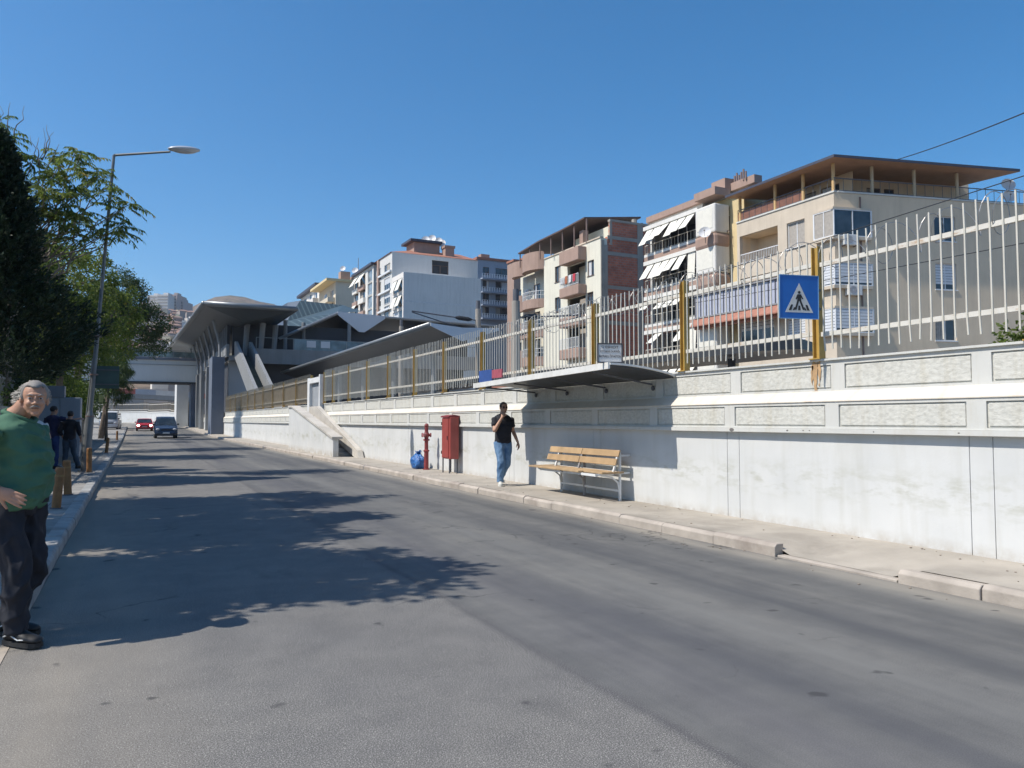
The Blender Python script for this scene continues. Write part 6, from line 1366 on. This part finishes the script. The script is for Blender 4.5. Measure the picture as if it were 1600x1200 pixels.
for dz_ in (-.2, .2): q = MB(); q.box(c.x-.32, c.x+.38, Yp+.05, Yp+.078, c.z+dz_-.015, c.z+dz_+.015); q.build("strap", m_ds, sgn)
c = hit(158, 623, (0,Yp,0), Vector((0,1,0))); q = MB(); q.box(c.x-.055, c.x+.055, Yp-.115, Yp-.11, c.z-.10, c.z+.10); tag(q.build("sticker", M("sticker_yellow", (.40,.36,.12), .6, .25, 20)), "small faded yellow sticker pasted on the lamp post below the green board", "sticker")
# electrical cabinet
ec = thing("electrical_cabinet", "tall grey electrical cabinet standing against the stone wall behind the two friends", "cabinet", (-2.2, 28.5, .125))
m_ec = M("cabinet_grey", (.26,.29,.33), .5, .07, 2, streak=.15); m_ec2 = M("cabinet_dark_grey", (.17,.19,.22), .5, .07, 2)
q = MB(); q.box(-2.75, -1.55, 28.4, 29.2, .32, 2.25); q.build("housing", m_ec, ec, bevel=.015); q = MB(); q.box(-2.78, -1.52, 28.37, 29.23, .125, .318); q.build("plinth", m_crete, ec)
q = MB(); q.box(-2.80, -2.02, 28.36, 29.0, 2.253, 2.62); q.build("top_unit", m_ec2, ec)
for x0, x1 in ((-2.73, -2.16), (-2.13, -1.57)):
    q = MB(); q.box(x0, x1, 28.375, 28.398, .36, 2.21); dd = q.build("door", m_ec, ec, bevel=.006); q = MB(); q.box(x1-.08, x1-.05, 28.35, 28.373, 1.1, 1.25); q.build("handle", m_ds, dd)
q = MB(); q.box(-2.13, -1.57, 28.36, 28.374, 1.42, 1.46); q.build("trim", m_edge, ec)
# low stone wall with railings
def stone_mat():
    m, t, b = _nodes("stone_wall"); v = coord(t, (1, 1, 1)); vo = t.nodes.new("ShaderNodeTexVoronoi"); vo.inputs["Scale"].default_value = 3.2; t.links.new(v, vo.inputs[0]); vd = t.nodes.new("ShaderNodeTexVoronoi"); vd.feature = 'DISTANCE_TO_EDGE'; vd.inputs["Scale"].default_value = 3.2; t.links.new(v, vd.inputs[0])
    bw_ = t.nodes.new("ShaderNodeRGBToBW"); t.links.new(vo.outputs["Color"], bw_.inputs[0]); c = ramp(t, bw_.outputs[0], [(.2, (.20,.17,.13)), (.5, (.30,.265,.21)), (.8, (.38,.34,.28))])
    c = mixc(t, c, (.16,.145,.12), fac=ramp(t, vd.outputs["Distance"], [(.02, (1,1,1)), (.05, (0,0,0))])); t.links.new(c, b.inputs["Base Color"]); b.inputs["Roughness"].default_value = .9; bump(t, b, vd.outputs["Distance"], .6, .03); return m
sw = thing("stone_wall", "low stone wall with pale coping along the inner edge of the left pavement", "wall", (-3.0, 18, .1))
q = MB(); q.box(-3.25, -2.95, 18, 62, 0, 1.75); q.build("masonry", stone_mat(), sw); q = MB(); q.box(-3.32, -2.88, 17.95, 62, 1.752, 1.86); q.build("coping", M("coping_pale", (.42,.39,.34), .85, .15, 2), sw)
q = MB(); q.box(-3.12, -3.08, 18, 40, 2.60, 2.64)
for k in range(110): q.box(-3.11, -3.09, 18.1+.2*k, 18.12+.2*k, 1.86, 2.70)
q.build("railing", M("railing_grey", (.30,.31,.31), .6), sw)
# ================================================================ PEOPLE   (local axes: faces +Y, own right = +X, z up)
def catmull(K, n):
    K = [np.array(k, float) for k in K]; out = []; m = len(K)
    for i in range(m-1):
        p0 = K[max(i-1,0)]; p1 = K[i]; p2 = K[i+1]; p3 = K[min(i+2,m-1)]
        for j in range(n): t = j/n; out.append(.5*((2*p1)+(-p0+p2)*t+(2*p0-5*p1+4*p2-p3)*t*t+(-p0+3*p1-3*p2+p3)*t**3))
    out.append(K[-1]); return out
def hloft(mb, K, n=26, sub=5, pw=2.3):
    """horizontal rings: (z, cx, cy, rx, ry)"""
    rows_ = catmull(K, sub); vs = []
    for z, cx, cy, rx, ry in rows_:
        for j in range(n):
            t = 2*math.pi*j/n; c, s = math.cos(t), math.sin(t); vs.append((cx+rx*abs(c)**(2/pw)*math.copysign(1,c), cy+ry*abs(s)**(2/pw)*math.copysign(1,s), z))
    k = len(rows_); mb.add(vs, [(i*n+j, i*n+(j+1)%n, (i+1)*n+(j+1)%n, (i+1)*n+j) for i in range(k-1) for j in range(n)] + [tuple(range(n-1,-1,-1)), tuple((k-1)*n+j for j in range(n))])
def vloft(mb, K, n=18, sub=5):
    """tube through (x,y,z,r) keys"""
    rows_ = catmull(K, sub); mb.tube([r[:3] for r in rows_], [max(.002, float(r[3])) for r in rows_], n)
def fuse(name, mb, mat, parent, voxel, smooth=4, wrinkle=0, wf=9, seed=0, wdir=(1,1,1)):
    me = bpy.data.meshes.new("src"); me.from_pydata([tuple(v) for v in mb.v], [], mb.f); ob = bpy.data.objects.new("src", me)
    rm = ob.modifiers.new("r", 'REMESH'); rm.mode = 'VOXEL'; rm.voxel_size = voxel; rm.use_smooth_shade = True
    if smooth: s_ = ob.modifiers.new("s", 'SMOOTH'); s_.factor = .5; s_.iterations = smooth
    m2 = evaluated_mesh(ob); bpy.data.objects.remove(ob); bpy.data.meshes.remove(me)
    if wrinkle:
        N_ = [v.normal.copy() for v in m2.vertices]; CO = []
        for v, nn in zip(m2.vertices, N_):
            p = Vector((v.co.x*wf*wdir[0], v.co.y*wf*wdir[1], v.co.z*wf*wdir[2]+seed)); a = noise.noise(p); b = noise.noise(p*2.3+Vector((4,2,7))); c = noise.noise(p*.5+Vector((1,9,3)))
            CO.extend(v.co + nn*wrinkle*((1-abs(a)*3.2)*.9+b*.5+(1-abs(c)*4)*.7))
        m2.vertices.foreach_set("co", CO)
    m2.materials.clear(); m2.materials.append(mat)
    m2.polygons.foreach_set("material_index", [0]*len(m2.polygons)); m2.polygons.foreach_set("use_smooth", [True]*len(m2.polygons)); m2.update(); m2.name = name
    o = bpy.data.objects.new(name, m2); COL.objects.link(o); o.parent = parent; LOCAL[o.name] = True; return o
def head_mb(mb, c, Rm, s=1.0):
    """head centred at c; Rm turns local face direction +Y"""
    def E(p, r, rot=None): mb.ell(Vector(c)+Rm @ (Vector(p)*s), [x*s for x in r], 18, 12, Rm @ rot if rot else Rm)
    E((0,-.012,.030), (.076,.094,.088)); E((0,.022,-.030), (.063,.074,.078)); E((0,.036,-.075), (.046,.050,.040)); E((0,.068,-.097), (.024,.022,.018))
    E((0,.082,.030), (.045,.014,.012)); E((.031,.070,-.028), (.024,.022,.022)); E((-.031,.070,-.028), (.024,.022,.022))
    E((0,.094,-.004), (.010,.013,.026), Matrix.Rotation(-.25,3,'X')); E((0,.105,-.026), (.014,.014,.011)); E((.012,.098,-.030), (.008,.009,.007)); E((-.012,.098,-.030), (.008,.009,.007))
    E((0,.089,-.056), (.024,.010,.006)); E((0,.087,-.066), (.021,.011,.007))
    for x in (-1, 1): E((x*.078,-.008,-.010), (.010,.022,.032)); E((x*.076,.004,-.036), (.007,.010,.010))
def face_parts(root, c, Rm, s, brow, glasses=False, iris=(.05,.03,.02)):
    c = Vector(c)
    if not glasses:
        for x in (-1, 1):
            q = MB(); q.ell(c+Rm@(Vector((x*.031,.0795,.006))*s), [.0135*s,.010*s,.0085*s], 12, 8, Rm); e = q.build("eye", M("eye_white", (.42,.38,.35), .3, .02, 3), root, smooth=True)
            q = MB(); q.ell(c+Rm@(Vector((x*.031,.0875,.006))*s), [.006*s,.004*s,.0065*s], 10, 6, Rm); q.build("iris", M("iris_dark", iris, .2), e)
    for x in (-1, 1):
        q = MB(); q.tube([c+Rm@(Vector(p)*s) for p in ((x*.014,.096,.026), (x*.032,.094,.032), (x*.050,.080,.026))], [.0035*s,.005*s,.003*s], 6); q.build("eyebrow", brow, root)
    q = MB(); q.tube([c+Rm@(Vector(p)*s) for p in ((-.020,.094,-.061), (0,.100,-.0605), (.020,.094,-.061))], .0022*s, 5); q.build("mouth_line", M("lip_dark", (.17,.07,.06), .6), root)
    if glasses:
        g = MB(); 
        for x in (-1, 1): g.ell(c+Rm@(Vector((x*.033,.093,.008))*s), [.027*s,.007*s,.018*s], 12, 8, Rm)
        g.tube([c+Rm@(Vector((-.012,.10,.012))*s), c+Rm@(Vector((.012,.10,.012))*s)], .003*s, 5)
        for x in (-1, 1): g.tube([c+Rm@(Vector((x*.058,.085,.012))*s), c+Rm@(Vector((x*.082,-.01,.008))*s)], .003*s, 5)
        g.build("sunglasses", M("sunglass_dark", (.02,.01,.012), .15, .1, 3), root)
def hand_mb(mb, w_, d, pn, side, s=1.0, curl=.35, spread=.10, thumb_open=.7):
    """w_: wrist, d: direction of the fingers, pn: palm normal (palm side), side: +1 thumb on the d x pn side"""
    w_ = Vector(w_); d = Vector(d).normalized(); pn = (Vector(pn) - d*Vector(pn).dot(d)).normalized(); t = d.cross(pn)*side
    K = [(w_-d*.02, .026, .019), (w_+d*.025, .032, .018), (w_+d*.06, .041, .017), (w_+d*.088, .040, .014)]
    vs = []; n = 14
    for p, a, b in K:
        for j in range(n): q = 2*math.pi*j/n; vs.append(p + t*a*s*math.cos(q) + pn*b*s*math.sin(q))
    k = len(K); mb.add(vs, [(i*n+j, i*n+(j+1)%n, (i+1)*n+(j+1)%n, (i+1)*n+j) for i in range(k-1) for j in range(n)] + [tuple(range(n-1,-1,-1)), tuple((k-1)*n+j for j in range(n))])
    for i, (o_, L, r_) in enumerate(((.030,.072,.0092), (.010,.080,.0095), (-.010,.074,.0090), (-.029,.058,.0080))):
        p = w_ + d*.078*s + t*o_*s; dr = (d + t*(o_*spread*20*.9)).normalized(); pts = [p, p+dr*.02*s]; c = curl*(1+.18*i)
        for seg in (.45, .32, .27): dr = (dr + pn*c*.75).normalized(); pts.append(pts[-1]+dr*L*seg*s)
        mb.tube(pts, [r_*1.12*s, r_*1.08*s, r_*1.0*s, r_*.93*s, r_*.72*s], 10)
    p = w_ + d*.022*s + t*.026*s; dr = (d*.75 + t*thumb_open + pn*.25).normalized(); mb.tube([p, p+dr*.032*s, p+dr*.058*s+d*.006, p+dr*.080*s+d*.016], [.015*s,.0125*s,.0105*s,.008*s], 10)
def shoe(root, a, d, mat, sole, L=.285, nm="shoe", stripe=None, up=0):
    a = Vector(a); d = Vector((d[0], d[1], 0)).normalized(); r_ = Vector((d.y, -d.x, 0)); q = MB(); vs = []; n = 16
    rows_ = [(-.085,.030,.045,.085),(-.06,.038,.05,.098),(0,.040,.052,.105),(.05,.044,.045,.085),(.10,.048,.036,.066),(.15,.050,.030,.055),(.185,.042,.024,.045),(.205,.020,.016,.032)]
    for y_, hw_, zc, h_ in rows_:
        for j in range(n):
            t = 2*math.pi*j/n; z = .022 + (h_*.5)*(1+math.sin(t)); wd = hw_*math.cos(t)*(1-.25*max(0,math.sin(t)))
            vs.append(a + d*y_*L/.285 + r_*wd + Vector((0,0,z+up)))
    k = len(rows_); q.add(vs, [(i*n+j, i*n+(j+1)%n, (i+1)*n+(j+1)%n, (i+1)*n+j) for i in range(k-1) for j in range(n)] + [tuple(range(n-1,-1,-1)), tuple((k-1)*n+j for j in range(n))]); so_ = q.build(nm, mat, root, smooth=True)
    q = MB(); ol = [(-.095,.0),(-.085,.032),(-.03,.042),(.04,.046),(.11,.052),(.165,.050),(.20,.032),(.213,0)]; pl_ = [a+d*y_*L/.285+r_*w0+Vector((0,0,up)) for y_, w0 in ol] + [a+d*y_*L/.285-r_*w0+Vector((0,0,up)) for y_, w0 in reversed(ol[1:-1])]
    q.prism(pl_, (0,0,.028)); q.build("sole", sole, so_)
    if stripe:
        for s in (-1, 1):
            q = MB(); q.tube([a+d*y_+r_*s*w0+Vector((0,0,z+up)) for y_, w0, z in ((-.06,.042,.055),(-.01,.046,.075),(.03,.048,.062),(.07,.049,.045),(.12,.045,.05))], .0045, 6); q.build("side_stripe", stripe, so_)
    return so_
def person(label, x, y, z, heading, sc, torso, legs, arms, head, skin, shirt, pants, hair, shoes, vox=.007, sleeve=.62, tail=.86, group=None, brow=None, glasses=False, shirt_grow=.012, neck_r=.058, hairfn=None, collar=None, leg_r=1.0, wr=.006, hand_kw=({}, {}), pw=2.3, arm_r=1.0, shirt_front=0, shoe_stripe=None, belt=None, hand_s=1.0):
    rz = math.atan2(-heading[0], heading[1]); o = thing("person", label, "person", (x, y, z), group, local=True, rz=rz); o.scale = (sc, sc, sc)
    hc, hd_ = head; hd_ = Vector(hd_).normalized(); Rm = Matrix((hd_.cross(Vector((0,0,1))).normalized(), hd_, Vector((0,0,0)))).transposed(); xax = hd_.cross(Vector((0,0,1))).normalized(); zax = xax.cross(hd_); Rm = Matrix((xax, hd_, zax)).transposed()
    b = MB(); hloft(b, [(t[0], t[1], t[2], t[3]-.022, t[4]-.022) if t[0] < 1.5 else t for t in torso], pw=pw); tz_ = torso[-1]
    nb = Vector((tz_[1], tz_[2], tz_[0]-.03)); hcv = Vector(hc); vloft(b, [(*nb, neck_r*1.25), (*(nb.lerp(hcv, .35)), neck_r), (*(nb.lerp(hcv, .72)+Vector((0,-.012,0))), neck_r*.96)]); head_mb(b, hcv, Rm)
    pn_ = MB(); 
    hips = [t for t in torso if t[0] < 1.08]; h0 = hips[0]; g = .012
    hloft(pn_, [(t[0], t[1], t[2], t[3]+g*.6, t[4]+g*.6) for t in hips[:2]] + [(.965, hips[2][1], hips[2][2]*.5, hips[1][3]-.006, hips[1][4]-.006)], pw=pw)
    for (hp, kn, an, fd) in legs:
        hp, kn, an = Vector(hp), Vector(kn), Vector(an); L_ = leg_r
        vloft(b, [(*hp, .072), (*hp.lerp(kn, .5), .062), (*kn, .046), (*kn.lerp(an, .35), .046), (*an, .034)]); 
        vloft(pn_, [(*(hp+Vector((0,0,.03))), .100*L_), (*hp.lerp(kn, .35), .094*L_), (*kn, .072*L_), (*kn.lerp(an, .4), .070*L_), (*kn.lerp(an, .8), .064*L_), (*(an+Vector((0,0,-.01))), .062*L_)])
    sh = MB(); G = shirt_grow; hloft(sh, [(max(t[0], tail) if t is torso[0] else t[0], t[1], t[2]+(shirt_front if t[0] < 1.15 else 0), t[3]+G, t[4]+G) for t in torso if t[0] >= tail-.06][:-1] + [(torso[-1][0]-.012, torso[-1][1], torso[-1][2], torso[-1][3]+G*.4, torso[-1][4]+G*.4)], pw=pw)
    for i, (s0, el, wr_, fd, pn) in enumerate(arms):
        s0, el, wr_ = Vector(s0), Vector(el), Vector(wr_); A = arm_r
        vloft(b, [(*s0, .048*A), (*s0.lerp(el, .3), .047*A), (*s0.lerp(el, .55), .046*A), (*el, .040*A), (*el.lerp(wr_, .3), .041*A), (*el.lerp(wr_, .75), .031*A), (*wr_, .026*A)])
        kw = dict(hand_kw[i]); kw.setdefault("s", hand_s); hand_mb(b, wr_, fd, pn, kw.pop("side", 1), **kw)
        e = s0.lerp(el, sleeve) if sleeve <= 1 else el.lerp(wr_, sleeve-1)
        ks = [(*(s0+Vector((0,0,.0))), .068*A), (*s0.lerp(el, min(sleeve, 1)*.5), .069*A), (*s0.lerp(el, min(sleeve,1)), .067*A)]
        if sleeve > 1: ks += [(*e, .045*A)]
        vloft(sh, ks)
    fuse("body", b, skin, o, vox*.85, 3); fuse("trousers", pn_, pants, o, vox*1.25, 3, wr*1.1, 11, 3, (1,1,.55)); so_ = fuse("shirt", sh, shirt, o, vox*1.2, 4, wr, 8, 9, (.9,.9,1.5))
    for i, (hp, kn, an, fd) in enumerate(legs): shoe(o, (an[0], an[1], max(0, an[2]-.09)), fd, shoes[0], shoes[1], stripe=shoe_stripe)
    face_parts(o, hcv, Rm, 1.0, brow or hair, glasses)
    if hairfn: hairfn(o, hcv, Rm, hair)
    if belt:
        q = MB(); t = [t for t in torso if t[0] > .9][0]; hloft(q, [(tail-.03, t[1], t[2], t[3]+.012, t[4]+.012), (tail+.02, t[1], t[2], t[3]+.014, t[4]+.014)], pw=pw); q.build("belt", belt, o)
    return o, Rm
def hair_short(o, c, Rm, mat, back=0.0, top=1.0, low=-.03, gray=None, front=.058):
    q = MB(); n = 26; k = 16; vs = []; idx = {}
    for i in range(k+1):
        a = math.pi*.78*i/k
        for j in range(n):
            t = 2*math.pi*j/n; x = math.sin(a)*math.sin(t); y_ = -math.sin(a)*math.cos(t); z = math.cos(a); r_ = Vector((x*.084, y_*.103, z*.097*top))
            r_ *= 1+.05*noise.noise(Vector((x*7, y_*7, z*7))); p = Vector((0,-.014,.030))+r_
            if p.y > front and p.z < .078: p = Vector((p.x*.86, min(p.y, front)*.8, p.z))       # stays inside the skull over the face
            if p.z < low + (.03 if abs(p.x) > .06 and p.y > -.03 else 0) - back*max(0, -p.y*6): p *= .80
            vs.append(Vector(c)+Rm @ p)
    q.add(vs, [(i*n+j, i*n+(j+1)%n, (i+1)*n+(j+1)%n, (i+1)*n+j) for i in range(k) for j in range(n)]); q.build("hair", mat, o, smooth=True)
def strands(o, c, Rm, mat, n, region, length, dirf, seed, r_=.0022):
    rr = random.Random(seed); q = MB()
    for i in range(n):
        p, d = region(rr); p = Vector(p); d = Vector(d); L = length*rr.uniform(.6, 1.2); pts = [p]; 
        for s in range(4): d = (d + dirf(rr)).normalized(); pts.append(pts[-1]+d*L/4)
        q.tube([Vector(c)+Rm @ v for v in pts], [r_*1.2, r_*1.4, r_*1.2, r_, r_*.4], 4, cap=False)
    return q.build("hair_locks", mat, o)
sk_tan = M("skin_tan", (.42,.225,.145), .55, .10, 14, .12, 60); sk_lt = M("skin_light", (.48,.28,.19), .55, .08, 14); sk_dk = M("skin_shade", (.36,.20,.135), .55, .1, 14)
# ---- man in the green polo shirt
m_green = M("polo_green", (.050,.135,.082), .85, .08, 9, .25, 260); m_jean = M("dark_trousers", (.012,.014,.022), .85, .2, 8, .2, 200); m_grey = M("hair_grey", (.23,.21,.19), .7, .22, 30); m_blk_ = M("shoe_black", (.012,.012,.013), .6, .1, 9); m_solew = M("sole_black", (.02,.02,.02), .7); m_whs = M("stripe_white", (.65,.65,.63), .6)
T = [(.84,0,-.01,.150,.120), (.92,0,-.005,.178,.150), (1.02,0,.015,.172,.145), (1.12,0,.030,.166,.152), (1.22,0,.026,.164,.146), (1.34,0,.008,.180,.130), (1.43,0,-.015,.185,.110), (1.485,0,-.03,.115,.078), (1.515,0,-.03,.066,.064)]
pos = Vector((-.71, 6.20, .012)); hdg = Vector((.86, -.50, 0)).normalized()
to_cam = Vector((-pos.x+.28, -pos.y, 0)).normalized(); ang_ = math.atan2(-hdg.x, hdg.y); inv = Matrix.Rotation(-ang_, 3, 'Z'); hl_ = inv @ to_cam; hl_.z = -.03
legs = [((.095,0,.88), (.125,.10,.50), (.115,.115,.09), (.25,1,0)), ((-.095,0,.88), (-.11,.06,.48), (-.10,-.10,.09), (-.12,1,0))]
arms = [((.205,-.01,1.405), (.41,-.17,1.165), (.270,.085,1.02), (-.08,.90,-.42), (-.9,.05,-.25)), ((-.205,-.02,1.405), (-.29,-.14,1.12), (-.23,-.05,.88), (.05,.1,-1), (1,0,0))]
def green_hair(o, c, Rm, mat):
    hair_short(o, c, Rm, mat, back=.0, top=1.03, low=-.035, front=.030)
    def reg(rr):
        a = rr.uniform(-1.65, 1.75); el = rr.uniform(-.5, 1.5); p = Vector((math.sin(a)*.085*math.cos(el), -math.cos(a)*.106*math.cos(el)-.012, .030+.096*math.sin(el)))
        if p.y > .03: p.z = max(p.z, .085)
        return p, Vector((p.x*5, -1.0, .2))
    strands(o, c, Rm, M('hair_silver', (.40,.375,.34), .7, .25, 30), 700, reg, .062, lambda rr: Vector((rr.uniform(-.3,.3), -.35, rr.uniform(-.45,.05))), 3, .0019)
    def reg2(rr):
        s = rr.choice([1, 1, 1, -1]); p = Vector((s*rr.uniform(.062,.080), rr.uniform(-.075,-.015), rr.uniform(-.03,.05))); return p, Vector((s*.8, -1.0, .1))
    strands(o, c, Rm, M('hair_silver'), 190, reg2, .095, lambda rr: Vector((rr.uniform(-.1,.4), -.35, rr.uniform(-.30,.10))), 4, .0019)
    # grey moustache and stubble
    q = MB(); q.tube([Vector(c)+Rm @ Vector(p) for p in ((-.030,.086,-.056), (-.012,.101,-.047), (0,.105,-.045), (.012,.101,-.047), (.030,.086,-.056))], [.003,.006,.006,.006,.003], 7); q.build("moustache", M("hair_mid_grey", (.26,.23,.21), .8, .2, 40), o)
gm, Rg = person("grey haired man in a green polo shirt, hand on hip, at the left edge", pos.x, pos.y, pos.z, hdg, 1.012, T, legs, arms, ((.015,.120,1.615), hl_), sk_tan, m_green, m_jean, m_grey, (m_blk_, m_solew), vox=.0062, sleeve=.66, tail=.875, hairfn=green_hair, brow=M("hair_mid_grey", (.26,.23,.21), .8, .2, 40), neck_r=.066, wr=.016, shirt_grow=.016, leg_r=1.06, arm_r=1.08,
    hand_kw=({"side": -1, "curl": .16, "spread": .14, "s": 1.05}, {"side": 1, "curl": .4}), shoe_stripe=m_whs, shirt_front=.01)
q = MB(); q.tube([(-.075,-.055,1.525),(.0,-.075,1.545),(.075,-.055,1.53),(.088,.02,1.505),(.055,.085,1.475),(.0,.105,1.455),(-.055,.085,1.475),(-.088,.02,1.505),(-.075,-.055,1.525)], .017, 10); LOCAL[gm.name] = True; q.build("collar", m_green, gm, smooth=True)
wv = Vector((.270,.085,1.02)); ev = Vector((.41,-.17,1.165)); dv = (wv-ev).normalized(); q = MB(); q.tube([wv-dv*.035, wv-dv*.012], .0335, 16); wt = q.build("wristwatch", M("watch_steel", (.30,.30,.30), .3, .1, 9, metal=.8), gm)
# ---- walking man by the bus stop
m_blt = M("tshirt_black", (.012,.013,.020), .85, .15, 9, .2, 200)
def jeans_mat(name, a, b_):
    m, t, bs_ = _nodes(name); v = coord(t); c = ramp(t, noi(t, v, 7, 4), [(.35, a), (.65, b_)]); c = mixc(t, c, ramp(t, noi(t, v, 160, 2), [(.3, (.85,.85,.85)), (.7, (1.1,1.1,1.1))]), mode='MULTIPLY'); t.links.new(c, bs_.inputs["Base Color"]); bs_.inputs["Roughness"].default_value = .9; return m
m_jb = jeans_mat("jeans_blue", (.075,.16,.29), (.16,.27,.42)); m_hd = M("hair_dark", (.025,.020,.018), .7, .2, 20); m_hdg = M("hair_dark_greying", (.075,.062,.055), .75, .35, 40)
T2 = [(.84,0,0,.140,.105), (.92,0,0,.162,.122), (1.02,0,.015,.155,.125), (1.14,0,.025,.158,.130), (1.26,0,.020,.170,.130), (1.37,0,.005,.178,.120), (1.44,0,-.01,.158,.094), (1.485,0,-.02,.105,.07), (1.51,0,-.02,.058,.058)]
lg = [((.088,0,.88), (.105,.16,.50), (.11,.13,.09), (.25,1,0)), ((-.088,0,.88), (-.070,.05,.47), (-.03,-.24,.135), (.05,1,0))]
ar = [((.178,-.01,1.405), (.235,.13,1.155), (.085,.185,1.435), (-.35,-.25,.95), (-.5,-.8,.1)), ((-.178,-.01,1.405), (-.265,-.09,1.14), (-.33,.03,.90), (-.12,.25,-.95), (1,.2,0))]
hw = Vector((-.10, -1, 0)).normalized()
person("man walking in a dark t-shirt and blue jeans with a hand raised to his mouth", 7.02, 14.45, .135, hw, 1.0, T2, lg, ar, ((0,.045,1.635), (0,1,-.06)), sk_lt, m_blt, m_jb, m_hdg, (M("sneaker_pale", (.55,.55,.50), .6, .08, 9), M("sole_pale", (.62,.61,.57), .6, .05, 9)), vox=.0065, sleeve=.62, tail=.88, glasses=True, brow=m_hd,
    hairfn=lambda o, c, Rm, m: hair_short(o, c, Rm, m, top=.97, low=-.02, front=.05), hand_kw=({"side": -1, "curl": .75}, {"side": 1, "curl": .45}), wr=.007, shirt_grow=.016, leg_r=1.08)
# ---- the two friends and the person beside them
Tn = [(.84,0,0,.135,.10), (.92,0,0,.158,.118), (1.02,0,.01,.150,.118), (1.14,0,.02,.150,.120), (1.26,0,.015,.160,.120), (1.37,0,.005,.182,.115), (1.44,0,-.01,.170,.092), (1.485,0,-.02,.10,.068), (1.51,0,-.02,.056,.056)]
def stand(an=.0): return [((.085,0,.88), (.095,.03,.48), (.10,0,.09), (.2,1,0)), ((-.085,0,.88), (-.10,.01,.48), (-.11,-.03,.09), (-.2,1,0))]
m_navy = M("shirt_navy", (.018,.022,.075), .85, .12, 9); m_jblue = jeans_mat("jeans_deep_blue", (.020,.045,.16), (.035,.075,.24)); m_jdk = jeans_mat("jeans_slate", (.035,.055,.085), (.06,.085,.12))
person("person in a navy top and bright blue jeans with an arm around a friend", -2.05, 25.2, .125, (.55,.8), 1.02, Tn, stand(), [((.19,0,1.41), (.38,.16,1.36), (.50,.33,1.40), (.7,.7,.0), (-.2,.6,-.6)), ((-.19,0,1.41), (-.24,-.03,1.13), (-.21,.10,.90), (0,.2,-1), (1,0,0))], ((0,.03,1.635), (.35,1,-.15)), sk_dk, m_navy, m_jblue, m_hd, (m_blk_, m_solew), vox=.011, hairfn=lambda o, c, Rm, m: hair_short(o, c, Rm, m, top=1.0, low=-.05, front=.05), hand_kw=({"side": 1}, {"side": 1}))
person("dark haired person in a black top being hugged, next to the grey cabinet", -1.62, 25.0, .125, (.25,1), .94, Tn, [((.085,0,.88), (.12,.05,.48), (.22,.12,.09), (.5,1,0)), ((-.085,0,.88), (-.10,.01,.48), (-.11,-.03,.09), (-.2,1,0))], [((.19,0,1.41), (.27,-.06,1.14), (.30,.04,.90), (0,.2,-1), (-1,0,0)), ((-.19,0,1.41), (-.26,-.02,1.14), (-.22,.14,.93), (.2,.3,-1), (1,0,0))], ((0,.03,1.635), (-.2,1,-.1)), sk_dk, M("top_black", (.012,.012,.018), .8, .15, 9), m_jdk, m_hd, (m_blk_, m_solew), vox=.011, sleeve=1.55, hairfn=lambda o, c, Rm, m: hair_short(o, c, Rm, m, top=1.03, low=-.12, back=.1, front=.055), hand_kw=({"side": -1}, {"side": 1}))
person("person in a white and dark top standing just behind the green shirted man", -1.62, 16.2, .125, (.5,-.8), .93, Tn, stand(), [((.19,0,1.41), (.30,.10,1.22), (.10,.26,1.30), (-.8,.3,.4), (0,-.8,-.3)), ((-.19,0,1.41), (-.28,.02,1.14), (-.12,.20,1.10), (.6,.6,0), (.5,0,-.5))], ((0,.03,1.635), (-.3,1,-.1)), sk_lt, M("top_white", (.50,.50,.50), .8, .25, 12), m_jdk, m_hd, (m_blk_, m_solew), vox=.010, sleeve=.5, hairfn=lambda o, c, Rm, m: hair_short(o, c, Rm, m, top=1.0, low=-.1, back=.1, front=.05), hand_kw=({"side": -1}, {"side": 1}))

bpy.data.scenes.remove(_TS)
# ================================================================ HAZE
hz = MB(); hz.box(-3300, 3300, -3300, 3300, -12, 330); hzo = hz.build("haze", bpy.data.materials.new("haze_air")); hzo["kind"] = "stuff"; hzo["label"] = "thin pale summer haze over the far hill and town"
hm_ = hzo.data.materials[0]; hm_.use_nodes = True; ht = hm_.node_tree; ht.nodes.clear(); ho = ht.nodes.new("ShaderNodeOutputMaterial"); hv = ht.nodes.new("ShaderNodeVolumePrincipled")
hv.inputs["Color"].default_value = (.82, .90, 1, 1); hv.inputs["Density"].default_value = .00018; hv.inputs["Anisotropy"].default_value = .3; ht.links.new(hv.outputs[0], ho.inputs[1])
